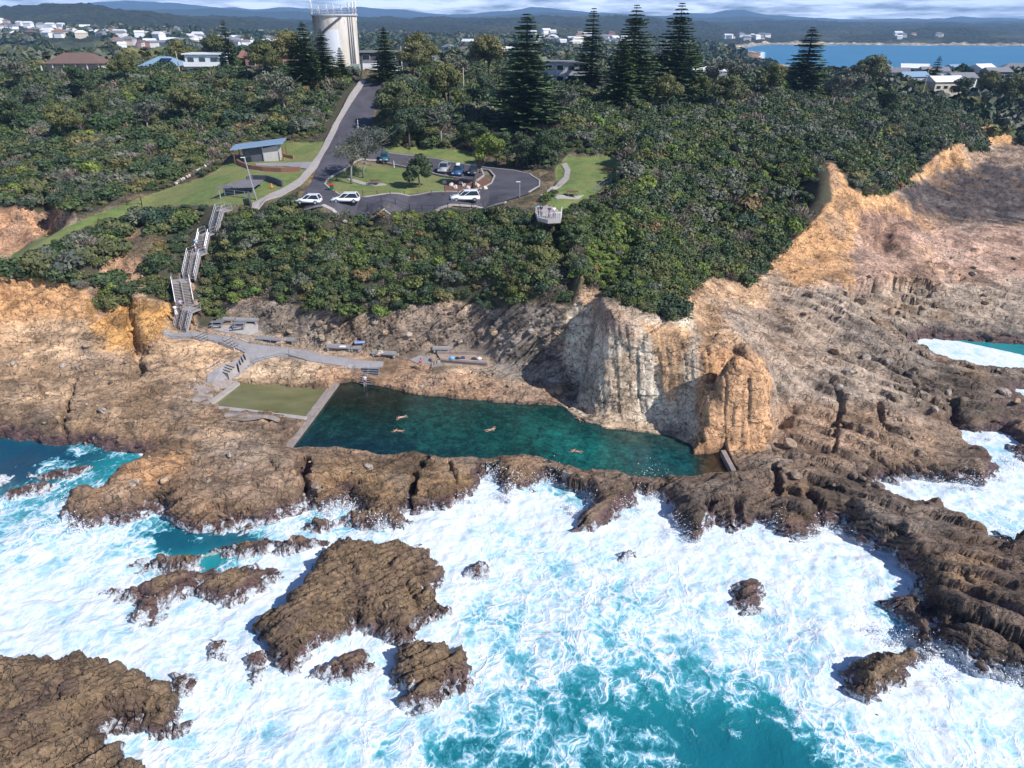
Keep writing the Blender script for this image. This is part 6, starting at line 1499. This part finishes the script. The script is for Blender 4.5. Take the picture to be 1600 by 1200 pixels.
for (a, b, c1, c2, lb) in ((840.5, 339.5, M_SKYC, M_BLACK, 'person in light blue at the left rail of the lookout'), (845.5, 340.5, M_BLACK, M_NAVY, 'person in black second from the left rail of the lookout'), (858.5, 342, M_NAVY, M_BLACK, 'person in navy at the middle of the lookout rail'), (865.5, 342, M_WCLOTH, M_NAVY, 'person in white at the middle of the lookout rail')):
    p = Vector(W(a, b, 20.35)); person(p+Vector((0, .6, 0)), PI+.2, c1, c2, lb, long=True)
pg = G(749, 309, 20); person(pg+Vector((0, 0, .1)), 1.6, M_BLACK, M_BLACK, 'person in dark clothes standing behind the white wagon', long=True)
# ------------------------------------------------------------------ cars
def car(loc, rz, paint, label, L=4.5, Wd=1.8, H=1.5, suv=False, group='cars in the clifftop car park', roof=None):
    e = empty('parked_car', loc, rz, 1, label, 'car', group)
    b = bmesh.new(); hl = L/2; zb = .28; zm = .82 if not suv else .95
    side = [(-hl, .45), (-hl+.03, zm-.02), (-hl+.25, zm+.05), (hl*.42, zm+.06), (hl-.35, zm-.14), (hl-.04, zm-.3), (hl, .42), (hl-.1, zb), (-hl+.1, zb)]
    V = {}
    for sy, ww in ((-1, Wd/2), (1, Wd/2)):
        V[sy] = [b.verts.new((x, sy*(ww-(.06 if z > .7 else 0)-(.1 if abs(x) > hl-.1 else 0)), z)) for x, z in side]
    n = len(side); b.faces.new(V[-1]); b.faces.new(V[1][::-1])
    for i in range(n): b.faces.new((V[-1][i], V[-1][(i+1) % n], V[1][(i+1) % n], V[1][i]))
    bmesh.ops.recalc_face_normals(b, faces=b.faces); bmesh.ops.bevel(b, geom=list(b.edges), offset=.06, segments=2, affect='EDGES')
    me = bpy.data.meshes.new('body'); b.to_mesh(me); b.free(); me.materials.append(paint); me.polygons.foreach_set('use_smooth', [True]*len(me.polygons)); child('body', me, e)
    x0, x1 = -hl+.12, hl*.45; rt0, rt1 = -hl+.5, hl*.08; zr = H; w0, w1 = Wd/2-.08, Wd/2-.26
    def frus(zlo, zhi, xa, xb, ta, tb, wa, wb):
        return [(xa, -wa, zlo), (xb, -wa, zlo), (xb, wa, zlo), (xa, wa, zlo), (ta, -wb, zhi), (tb, -wb, zhi), (tb, wb, zhi), (ta, wb, zhi)]
    F6 = [(3, 2, 1, 0), (4, 5, 6, 7), (0, 1, 5, 4), (1, 2, 6, 5), (2, 3, 7, 6), (3, 0, 4, 7)]
    MB().poly(frus(zm, zr-.05, x0, x1, rt0, rt1, w0, w1), F6).build('windows', M_GLASS, e, .02)
    MB().poly(frus(zr-.07, zr, rt0-.04, rt1+.06, rt0+.08, rt1-.08, w1+.03, w1-.06), F6).build('roof', paint, e, .02)
    pl = MB()
    for sy in (-1, 1):
        pl.beam((x0, sy*w0, zm+.02), (rt0, sy*(w1+.01), zr-.04), .09); pl.beam((x1, sy*w0, zm+.02), (rt1, sy*(w1+.01), zr-.04), .07); pl.beam((x0*.05+x1*.3, sy*(w0+.005), zm), (.5*rt0+.5*rt1, sy*(w1+.012), zr-.04), .06)
    pl.build('pillars', paint, e)
    for sx in (-1, 1):
        for sy in (-1, 1):
            wm_ = MB(); wm_.tube([(sx*hl*.62, sy*(Wd/2-.2), .33), (sx*hl*.62, sy*(Wd/2+.01), .33)], .33, 16); wo_ = wm_.build('wheel', M_TYRE, e)
            MB().tube([(sx*hl*.62, sy*(Wd/2), .33), (sx*hl*.62, sy*(Wd/2+.025), .33)], .2, 12).build('rim', M_RIM, wo_)
    for sy in (-1, 1):
        MB().box((hl-.1, sy*(Wd/2-.32), zm-.3), (.12, .34, .13)).build('headlight', M_WHITE, e, .02); MB().box((-hl+.06, sy*(Wd/2-.26), zm-.08), (.08, .26, .16)).build('tail_light', M_RED, e, .02)
    return e
def cz(px, py, z0=20): return G(px, py, z0)+Vector((0, 0, .23))
car(cz(541, 318), PI+.03, M_CARW, 'white hatchback parked on the front road, facing the exit', 4.5, 1.85, 1.55)
car(cz(727, 315.5), PI+.12, M_CARW, 'white wagon with roof rails parked near the turning circle', 4.8, 1.9, 1.7, True)
car(cz(484, 320), PI/2+1.5, M_CARW, 'white small car half hidden behind the bush at the road corner', 4.0, 1.75, 1.5)
car(cz(601, 253), -PI/2+.1, M_CART, 'teal hatchback parked at the back of the island lawn', 4.2, 1.8, 1.5)
car(cz(694, 270), -PI/2-.1, M_CARS, 'silver and dark wagon parked left of the blue car', 4.6, 1.85, 1.65, True)
cb = car(cz(716, 275), -PI/2-.12, M_CARB, 'blue wagon with white load on its roof', 4.5, 1.85, 1.65, True)
car(cz(741, 274), -PI/2-.14, M_CARD, 'dark charcoal car under the leaning tree', 4.5, 1.85, 1.55, True)
o = MB().box((0, 0, 0), (1.5, .7, .3)).build('roof_box', M_WHITE, None, .1); o.location = cz(716, 275)+Vector((0, .3, 1.85)); o.rotation_euler = (0, 0, PI/2); tag(o, 'white load strapped on the roof of the blue wagon', 'roof box')
# ------------------------------------------------------------------ street furniture
def pole(px, py, top, z0, label, r=.1, name='lamp_post', head=True, cat='lamp post', Y=None, mat=None, arm=0, lean=0):
    b = Vector(WY(px, py, Y)) if Y else G(px, py, z0)
    if Y: b.z = hz(b.x, b.y)
    h = Vector(WY(px, top, b.y)).z-b.z; e = empty(name, b, 0, 1, label, cat)
    MB().tube([(0, 0, -.2), (lean, 0, h)], [r, r*.6], 8).build('post', mat or M_STEEL, e)
    if head: MB().box((lean-.25, 0, h), (.7, .22, .1)).build('lamp_head', M_WHITE, e, .02)
    if arm: MB().box((0, 0, h-.4), (arm, .1, .12)).build('crossarm', M_TIMBERD, e)
    return e
pole(401, 312, 246, 20, 'tall pale lamp post in front of the toilet block', .14, lean=-.8)
pole(560, 203, 187, 24, 'short white post halfway up the road verge', .12, 'marker_post', False, 'post', mat=M_WHITE)
pole(812, 309, 284, 20, 'pale sign post on the edge of the turning circle', .08, 'sign_post', True, 'sign post')
pole(280, 108, 80, 0, 'pale power pole left of the white two storey house', .16, 'power_pole', False, 'power pole', 225, M_STONE, 1.8)
pole(629, 118, 72, 0, 'power pole on the crest right of the lone pine', .16, 'power_pole', False, 'power pole', 195, M_STONE, 1.8)
pole(726, 185, 105, 0, 'tall bare pale pole standing in the scrub behind the car park', .12, 'power_pole', False, 'power pole', 170, M_STONE, 1.0)
pole(940, 135, 92, 0, 'power pole between the grey house and the pines', .14, 'power_pole', False, 'power pole', 205, M_STONE, 1.8)
pole(1441, 150, 100, 0, 'thin power pole among the roofs by the bay', .14, 'power_pole', False, 'power pole', 300, M_STONE, 1.8)
for i, (a, b) in enumerate(((616, 262), (639, 265))):
    pole(a, b, b-11, 20, ['white post in the car park nearer the teal hatchback', 'white post in the car park nearer the round tree'][i], .07, 'marker_post', False, 'post', mat=M_WHITE)
for i in range(11):
    a = 524+i*21.5+random.uniform(-1, 1); p = G(a, 306.5-abs(i-5)*.2, 20); m = MB(); m.box((0, 0, .4), (.14, .14, .95)); o = m.build('bollard', M_TIMBERD); o.location = p; tag(o, 'short brown timber bollard on the front edge of the island lawn', 'bollard', 'bollards along the island lawn')
for i in range(9):
    a, b = 600+i*13.5, 257.5+i*1.9; p = G(a, b+1, 20); m = MB(); m.box((0, 0, .35), (.14, .14, .9)); o = m.build('bollard', M_TIMBERD); o.location = p; tag(o, 'short brown timber bollard on the back edge of the island lawn', 'bollard', 'bollards behind the island lawn')
e = empty('litter_bin', G(519, 299, 20), 0, 1, 'green bin with red lid at the tip of the island lawn', 'bin'); MB().box((0, 0, .5), (.6, .6, 1.0)).build('bin_body', M_BIN, e, .04); MB().box((0, 0, 1.12), (.9, .75, .2)).build('bin_lid', M_RED, e, .04)
e = empty('traffic_cone', G(425, 294, 20)+Vector((0, 0, .15)), 0, 1, 'small orange cone on the footpath by the lawn', 'cone'); MB().tube([(0, 0, .04), (0, 0, .7)], [.2, .04], 10).build('cone_body', M_ORANGE, e); MB().box((0, 0, .02), (.45, .45, .05)).build('foot', M_ORANGE, e)
for i in range(9):
    a, b = 696+i*7.5+random.uniform(-2, 2), 287+((i*37) % 11); g = bmesh.new(); bmesh.ops.create_icosphere(g, subdivisions=2, radius=.42)
    for v in g.verts: v.co *= 1+random.uniform(-.22, .22)
    me = bpy.data.meshes.new('garden_stone'); g.to_mesh(me); g.free(); me.materials.append(M_STONE); o = bpy.data.objects.new('garden_stone', me); COL.objects.link(o); o.location = G(a, b, 20)+Vector((0, 0, .2)); o.scale = (1, .8, .9+.3*random.random()); tag(o, 'pale stone in the mulch bed under the leaning tree', 'stone', 'pale stones in the mulch bed')
for i in range(16):
    t = i/15; a = 338-t*62+random.uniform(-1, 1); b = 252+t*36; g = bmesh.new(); bmesh.ops.create_icosphere(g, subdivisions=1, radius=.34)
    for v in g.verts: v.co *= 1+random.uniform(-.25, .25)
    me = bpy.data.meshes.new('edging_stone'); g.to_mesh(me); g.free(); me.materials.append(M_STONE); o = bpy.data.objects.new('edging_stone', me); COL.objects.link(o); o.location = G(a, b, 20)+Vector((0, 0, .2)); tag(o, 'pale stone edging the lawn against the scrub', 'stone', 'pale stones edging the upper lawn')
def fence(pts, label, h=1.2, sp=2.4, z0=17, mat=None, rails=(1.0, .5, .1), name='wire_fence'):
    P = [G(a, b, z0) for a, b in pts]; e = empty(name, P[0], 0, 1, label, 'fence'); o0 = P[0]; wr = MB()
    for a, b in zip(P, P[1:]):
        n = max(1, round((b-a).length/sp)); pr = None
        for j in range(n+1):
            q = a.lerp(b, j/n); q.z = hz(q.x, q.y)+.05; q = q-o0
            MB().box((q.x, q.y, q.z+h/2), (.09, .09, h)).build('fence_post', mat or M_BLACK, e)
            if pr is not None:
                for k in rails: wr.tube([pr+Vector((0, 0, h*k)), q+Vector((0, 0, h*k))], .02, 4)
            pr = q
    wr.build('wires', mat or M_BLACK, e); return e
fence([(199, 321), (222, 320), (224, 330)], 'black wire fence above the orange scar on the grassy ridge', 1.4)
fence([(925, 302), (946, 291), (970, 277)], 'thin grey fence on the seaward edge of the lookout lawn', 1.2, mat=M_STEEL)
fence([(575, 331), (640, 331), (700, 329), (755, 326)], 'thin dark rail fence between front road and cliff scrub', 1.1)
fence([(352, 306), (400, 312)], 'pale rail fence at the head of the timber staircase', 1.0, mat=M_WHITE)
# retaining walls
def gwall(pts, h, w, mat, label, z0=20, name='retaining_wall', base=-.4):
    P = [G(a, b, z0) for a, b in pts]; m = MB()
    for a, b in zip(P, P[1:]): m.beam(a+Vector((0, 0, (h+base)/2)), b+Vector((0, 0, (h+base)/2)), w, h-base)
    return tag(m.build(name, mat), label, 'wall')
gwall([(371, 255), (378, 259), (392, 264), (412, 267), (440, 268.5), (470, 267)], .75, .35, M_BRICK, 'low curved red brick retaining wall below the toilet block')
gwall([(387, 285), (396, 282.5), (418, 283), (432, 287), (442, 292)], 1.0, .3, M_DWALL, 'dark curved retaining wall beside the small shelter')
gwall([(438, 241), (448, 246), (459, 248)], .6, .3, M_BRICK, 'short red brick wall behind the toilet block')
gwall([(390, 312), (393, 327)], 1.4, .3, M_DWALL, 'dark stub wall at the lower end of the footpath'); 
# toilet block
p = G(411, 252, 21); e = empty('toilet_block', p, R(9), 1, 'toilet block with sloping blue metal roof on the upper lawn', 'building')
def wallbox(m, x0, x1, y0, y1, h0, h1): m.poly([(x0, y0, -.5), (x1, y0, -.5), (x1, y1, -.5), (x0, y1, -.5), (x0, y0, h0), (x1, y0, h1), (x1, y1, h1), (x0, y1, h0)], [(3, 2, 1, 0), (4, 5, 6, 7), (0, 1, 5, 4), (1, 2, 6, 5), (2, 3, 7, 6), (3, 0, 4, 7)]); return m
wallbox(MB(), -3.6, .3, -.0, 3.6, 2.35, 2.75).build('wall', M_DWALL, e); wallbox(MB(), .31, 3.3, -.15, 3.6, 2.4, 3.0).build('wall', M_BLOCK, e); MB().box((.3, -.2, 1.2), (.16, .16, 2.9)).build('door_post', M_STEEL, e)
m = MB(); m.poly([(-5.6, -1.2, 2.35), (4.4, -1.2, 3.35), (4.4, 4.8, 3.5), (-5.6, 4.8, 2.5), (-5.6, -1.2, 2.5), (4.4, -1.2, 3.5), (4.4, 4.8, 3.65), (-5.6, 4.8, 2.65)], [(3, 2, 1, 0), (4, 5, 6, 7), (0, 1, 5, 4), (1, 2, 6, 5), (2, 3, 7, 6), (3, 0, 4, 7)]); m.build('roof', M_BLUEROOF, e)
for x, y in ((-5.1, -.8), (-5.1, 4.3), (4.0, -.8), (4.0, 4.3)): MB().box((x, y, 1.1), (.16, .16, 3.0)).build('post', M_TIMBERD, e)
MB().box((-2.6, -.04, 1.0), (.95, .06, 2.0)).build('door', M_GLASS, e)
# low shelter
p = G(372, 305, 20); e = empty('picnic_shelter', p, R(8), 1, 'low flat roofed open shelter at the top of the cliff stairs', 'shelter')
MB().poly([(-3.2, -.3, 1.25), (2.9, -.3, 1.25), (3.6, 4.4, 1.4), (.2, 5.2, 1.4), (-3.2, -.3, 1.45), (2.9, -.3, 1.45), (3.6, 4.4, 1.6), (.2, 5.2, 1.6)], [(3, 2, 1, 0), (4, 5, 6, 7), (0, 1, 5, 4), (1, 2, 6, 5), (2, 3, 7, 6), (3, 0, 4, 7)]).build('roof', plain('grey_sheet', (.17, .16, .17), .8, .2, 1), e)
MB().box((0, 1.2, .6), (5.0, .15, 1.2)).build('wall', M_DWALL, e)
for x, y in ((-2.9, 0), (2.6, 0), (3.2, 4)): MB().box((x, y, .4), (.14, .14, 2.0)).build('post', M_STEEL, e)
# ------------------------------------------------------------------ water tower
def tower():
    Y = 204.; c = Vector(WY(531, 108, Y)); zb = hz(c.x, c.y); zt = WY(531, 24, Y)[2]; Hh = zt-zb; rb = 33/1067*181; 
    e = empty('water_tower', (c.x, c.y, zb), 0, 1, 'tall round concrete water tower with stained wall and antennas', 'water tower')
    m = NT('stained_concrete'); p = m.node('TexCoord').outputs['Object']
    st = m.noise(m.mapv(p, (.8, .8, .10)), 1.2, 6, .65); n = m.noise(p, .8, 5, .6)
    xyz = m.node('SeparateXYZ'); m.set(xyz.inputs[0], p)
    c1 = m.mix(m.ramp(st, (.35, 0), (.65, 1)), (.56, .49, .40), (.68, .65, .60))
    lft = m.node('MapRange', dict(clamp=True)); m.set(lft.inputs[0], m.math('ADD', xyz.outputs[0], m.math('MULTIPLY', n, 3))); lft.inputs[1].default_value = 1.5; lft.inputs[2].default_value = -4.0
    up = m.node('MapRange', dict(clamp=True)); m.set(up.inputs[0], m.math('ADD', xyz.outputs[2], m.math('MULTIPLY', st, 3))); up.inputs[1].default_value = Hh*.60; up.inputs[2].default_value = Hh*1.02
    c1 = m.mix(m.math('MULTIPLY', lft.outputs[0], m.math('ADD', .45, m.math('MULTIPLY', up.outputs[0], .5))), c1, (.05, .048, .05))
    # white painted panel on the seaward wall
    a = m.node('MapRange', dict(clamp=True)); m.set(a.inputs[0], m.math('ADD', m.math('ABSOLUTE', m.math('ADD', xyz.outputs[0], .2)), m.math('MULTIPLY', n, .6))); a.inputs[1].default_value = 2.6; a.inputs[2].default_value = 2.3
    bnd = m.math('LESS_THAN', xyz.outputs[2], Hh*.76)
    c1 = m.mix(m.math('MULTIPLY', m.math('MULTIPLY', a.outputs[0], bnd), .95), c1, (.72, .74, .78))
    rs = m.ramp(m.noise(m.mapv(p, (1.5, 1.5, .25)), 1.0, 3), (.58, 0), (.68, .6)); c1 = m.mix(m.math('MULTIPLY', rs, up.outputs[0]), c1, (.38, .16, .05))
    m.bsdf(c1, .9, n, .3, .05)
    k = rb
    MB().tube([(0, 0, -1), (0, 0, Hh*.5), (0, 0, Hh-.6), (0, 0, Hh-.1)], [k*.96, k*.99, k*1.02, k*1.03], 48).build('tank', m.m, e, 0, False)
    MB().tube([(0, 0, Hh-.08), (0, 0, Hh+.25)], [k*1.09, k*1.09], 48).build('rim', M_LGREY, e)
    rl = MB(); pr = None
    for i in range(41):
        a = 2*PI*i/40; q = Vector((k*1.04*math.cos(a), k*1.04*math.sin(a), Hh+.25)); rl.tube([q, q+Vector((0, 0, 1.1))], .05, 4)
        if pr: rl.tube([pr+Vector((0, 0, 1.1)), q+Vector((0, 0, 1.1))], .05, 4); rl.tube([pr+Vector((0, 0, .55)), q+Vector((0, 0, .55))], .04, 4)
        pr = q
    rl.build('railing', M_STEEL, e)
    for x, h in ((-k*1.05, 7.5), (-k*.98, 3.2), (-k*.5, 2.2), (-.1*k, 2.5), (.2*k, 2.6), (k*.55, 2.0), (k*.82, 4.5), (k*.95, 7.5), (k*1.02, 6)):
        y = -math.sqrt(max(0, k*k-min(x*x, k*k)))*.95
        an = MB(); an.tube([(x, y, Hh-1.2), (x, y, Hh+h)], .09 if h < 6 else .16, 6); ao = an.build('antenna', M_WHITE, e); pn = MB(); pn.box((x-.12, y-.2, Hh+min(h, 3)*.75), (.3, .15, 1.5)); pn.box((x+.2, y-.15, Hh+min(h, 3)*.4), (.25, .15, .9)); pn.build('panel', M_LGREY, ao)
    for a in (R(-42), R(-35), R(-28)):
        q = Vector((k*1.03*math.cos(a), k*1.03*math.sin(a), 0)); MB().tube([(q.x, q.y, 0), (q.x, q.y, Hh)], .16, 6).build('cable_duct', M_GROOF, e)
    ld = MB(); prev = None
    for i in range(14):
        a = R(-115+i*4.2); q = Vector((k*1.04*math.cos(a), k*1.04*math.sin(a), Hh*.70+i*Hh*.021)); 
        if prev: ld.beam(prev, q, .35, .45)
        prev = q
    ld.build('stair', M_DWALL, e)
    s = empty('equipment_cabinet', Vector(WY(556, 112, 197)), 0, 1, 'pale green equipment cabinet at the foot of the water tower', 'cabinet'); s.location.z = hz(s.location.x, s.location.y)
    MB().box((0, 0, 1.2), (2.4, 1.8, 2.6)).build('cabinet_body', plain('pale_green', (.30, .38, .34), .6, .1), s, .03); MB().box((0, -.93, 1.1), (.9, .05, 1.9)).build('door', M_LGREY, s)
tower()
# ------------------------------------------------------------------ houses
def house(loc, rz, w, d, h, wall, roofm, label=None, roof='hip', rh=2.0, storeys=1, group=None, name='house', win=True, eave=.6, solar=False, cat='house'):
    e = empty(name, loc, rz, 1, label, cat, group); MB().box((0, 0, h/2-1.5), (w, d, h+3)).build('wall', wall, e)
    a, b = w/2+eave, d/2+eave; m = MB()
    if roof == 'flat': m.box((0, 0, h+.15), (2*a, 2*b, .35))
    else:
        rl = max(.1, w/2-d/2*.9) if roof == 'hip' else a
        m.poly([(-a, -b, h), (a, -b, h), (a, b, h), (-a, b, h), (-rl, 0, h+rh), (rl, 0, h+rh)], [(0, 1, 5, 4), (2, 3, 4, 5), (1, 2, 5), (3, 0, 4), (3, 2, 1, 0)])
    ro = m.build('roof', roofm, e)
    if solar: MB().box((w*.12, -b*.5, h+rh*.52+.12), (w*.32, d*.3, .06), rx=math.atan2(rh, b)).build('solar_panel', M_SOLAR, ro)
    if win:
        n = max(2, int(w/3.2))
        for s in range(storeys):
            for i in range(n):
                x = -w/2+(i+.5)*w/n; zc = h/storeys*(s+.55); ww = w/n*.55
                f = MB(); f.box((x, -d/2-.03, zc), (ww+.16, .08, 1.36)); fo_ = f.build('window', M_WHITE, e); g = MB(); g.box((x, -d/2-.08, zc), (ww, .04, 1.2)); g.build('pane', M_GLASS, fo_)
    return e
def hp(px, py, Y, dz=0):
    p = Vector(WY(px, py, Y)); p.z = (hz(p.x, p.y) if Y < 338 else p.z)+dz; return p
e = house(hp(128, 112, 236), .06, 16, 9, 4.2, M_CREAM, M_BRROOF, 'house with brown hip roof and white verandah above the scrub', 'hip', 3.0)
for i in range(6): MB().box((-8.5+i*3.4, -6.3, 1.8), (.22, .22, 5.2)).build('verandah_post', M_WHITE, e)
MB().box((0, -6.3, 1.5), (17.4, .14, .16)).build('verandah_rail', M_WHITE, e); MB().box((0, -5.5, 4.35), (18.4, 2.4, .2)).build('verandah_roof', M_BRROOF, e)
house(hp(259, 101, 246), -.1, 12, 9, 2.8, M_CREAM, M_BLUEROOF, 'low house with blue roof and dark solar panel', 'hip', 2.6, solar=True)
e = house(hp(328, 118, 228), .05, 10, 8, 6.2, plain('pale_aqua_wall', (.58, .68, .70), .7), M_WROOF, 'white two storey house with pale aqua upper floor', 'flat', 1, 2)
MB().box((0, -4.6, 3.1), (10.6, 1.2, .2)).build('balcony', M_WHITE, e); MB().box((-1.4, -4.12, 1.3), (3.4, .1, 2.3)).build('garage_door', plain('maroon', (.2, .06, .05), .6), e); MB().box((0, -5.15, 3.7), (10.6, .06, 1.0)).build('balustrade', M_WHITE, e)
house(hp(428, 112, 232), .1, 14, 9, 4.5, M_BRICK, M_BRROOF, 'brick house with brown tiled roof left of the twin pines', 'hip', 2.6)
house(hp(408, 100, 275), -.1, 12, 9, 4, M_BRICK, M_TERRA, 'brick house with terracotta roof behind the brown tiled one', 'gable', 2.4)
house(hp(596, 105, 222), .05, 11, 8, 5.6, M_DWALL, M_GROOF, 'dark modern house between the water tower and lone pine', 'flat', 1, 2)
house(hp(640, 105, 228), -.15, 13, 8, 4.6, M_LGREY, M_GROOF, 'long low grey house right of the lone pine', 'gable', 1.5)
house(hp(579, 113, 205), 0, 3.4, 3, 2.4, M_WHITE, M_GROOF, 'little white shed at the end of the road', 'flat', win=False, name='shed', eave=.1, cat='shed')
house(hp(884, 128, 222), -.1, 13, 8, 5.8, M_LGREY, M_GROOF, 'grey flat roofed two storey house behind the thin pine', 'flat', 1, 2)
house(hp(912, 122, 228), -.1, 3.2, 6, 3.6, M_WHITE, M_WROOF, 'small white cube annex beside the grey flat roofed house', 'flat', win=False, name='house')
house(hp(1100, 132, 290), .2, 12, 8, 4.6, M_WHITE, M_WROOF, 'white house right of the dark crest pine, lower part in trees', 'gable', 1.6)
house(hp(1115, 140, 280), -.2, 7, 6, 3.2, M_WHITE, M_GROOF, 'small white house with grey roof just below the white one', 'gable', 1.4)
def farg(px, py, y0=345, y1=3300):
    ys = np.linspace(y0, y1, 900).astype(np.float32); u = (px-800)/FPX; v = (py-600)/FPX; t = ys/(cP-v*sP); x = (u*t).astype(np.float32); z = CH-t*(sP+v*cP)
    h = base_h(x, ys); k = np.nonzero(h > z)[0]
    return None if len(k) == 0 or h[k[0]] < 0 else Vector((float(x[k[0]]), float(ys[k[0]]), float(h[k[0]])))
BAYH = [(1365, 127, 14, M_WHITE, M_WROOF, 'white roofed house near the round trees by the bay'), (1395, 130, 12, M_CREAM, M_GROOF, 'cream house below the round trees by the bay'), (1425, 121, 14, M_LGREY, M_WROOF, 'long pale house with white roof in the bayside row'), (1420, 135, 15, M_LGREY, M_BLUEROOF, 'house with pale blue roof in the bayside row'), (1455, 125, 14, M_WHITE, M_GROOF, 'white house beside the slim far pine'), (1490, 120, 12, M_WHITE, M_BLUEROOF, 'tall white house right of the slim far pine'), (1496, 137, 12, M_WHITE, M_GROOF, 'white house on the lower side of the bayside row'), (1530, 122, 12, M_WHITE, M_WROOF, 'white gabled house between two dark trees'), (1552, 126, 13, M_DWALL, M_GROOF, 'dark flat house beside the big grey roof'), (1590, 118, 20, M_LGREY, M_GROOF, 'large grey roofed building at the right frame edge'), (1470, 145, 14, M_CREAM, M_WROOF, 'low pale house nearest the wooded point'), (1340, 133, 10, M_WHITE, M_GROOF, 'small white house at the seaward end of the bayside row')]
for a, b, w, wl, rf, lb in BAYH:
    Y = 345+(140-b)*5; p = Vector(WY(a, b, Y)); g_ = base_h(np.array([p.x], np.float32), np.array([p.y], np.float32))[0]; p.z = max(float(g_)+.5, p.z)
    house(p, rng.uniform(-.4, .4), w, 8, 4.6, wl, rf, lb, 'gable' if w < 20 else 'hip', 2.2)
# the town beyond: every house its own copy
protoh = []
for i, (wl, rf, rt) in enumerate(((M_WHITE, M_WROOF, 'gable'), (M_CREAM, M_TERRA, 'hip'), (M_LGREY, M_GROOF, 'hip'), (M_WHITE, M_GROOF, 'gable'), (M_CREAM, M_WROOF, 'hip'), (M_BRICK, M_BRROOF, 'hip'))):
    h = house((0, 0, 0), 0, 15, 10, 5.0, wl, rf, None, rt, 3.0, win=False); protoh.append((h, [c for c in scene.objects if c.parent == h]))
HLB = [('white roofed', 'white wall'), ('terracotta roofed', ''), ('grey roofed', ''), ('white walled grey roofed', ''), ('cream walled pale roofed', ''), ('brown roofed brick', '')]
TZ = [((0, 38, 190, 66), 62, 'on the left of the wooded hill town', 900, 2600), ((170, 42, 320, 72), 66, 'in the middle of the hill town', 900, 2600), ((330, 50, 480, 78), 66, 'in the hill town toward the water tower', 800, 2600), ((830, 56, 1000, 74), 44, 'in the far town behind the middle pines', 800, 2600), ((1130, 55, 1200, 66), 14, 'on the far side of the bay left end', 1500, 3300), ((640, 66, 800, 90), 14, 'in the trees right of the lone pine', 500, 2600), ((1395, 54, 1470, 62), 6, 'above the far beach', 2000, 3300)]
used = set(); cnt = 0
for (x0, y0, x1, y1), n, where, ya, yb in TZ:
    for _ in range(n):
        a = rng.uniform(x0, x1); b = y0+(y1-y0)*rng.uniform()**.8
        p = farg(a, b, ya*.6, yb)
        if p is None or p.y > 3200: continue
        k = int(rng.choice(6, p=[.30, .12, .2, .16, .14, .08])); h, ch = protoh[k]
        if k in used: r = h.copy(); COL.objects.link(r); cs = [c.copy() for c in ch]
        else: r = h; cs = None; used.add(k)
        if cs:
            for c in cs: COL.objects.link(c); c.parent = r
        p.z = hill_h_at(p.x, p.y)+2.0
        r.location = p; r.rotation_euler = (0, 0, rng.uniform(-.6, .6)); s = rng.uniform(.7, 1.15)*(1+max(0, p.y-1000)/4000); r.scale = (s, s, s)
        tag(r, f'{HLB[k][0]} distant house {where}', 'house', f'{HLB[k][0]} houses {where}'); cnt += 1
print('town', cnt)
for k in range(6):
    if k not in used: 
        for c in protoh[k][1]+[protoh[k][0]]: bpy.data.objects.remove(c)
def carfar(px, py, Y, paint, label): p = hp(px, py, Y); return car(p+Vector((0, 0, .1)), .1, paint, label, group=None)
carfar(356, 114, 219, M_CARS, 'silver utility car outside the white two storey house'); carfar(625, 111, 200, M_CARW, 'white car at the top of the road beyond the lone pine'); carfar(897, 137, 200, M_CARW, 'white van at the crest car park below the grey house')
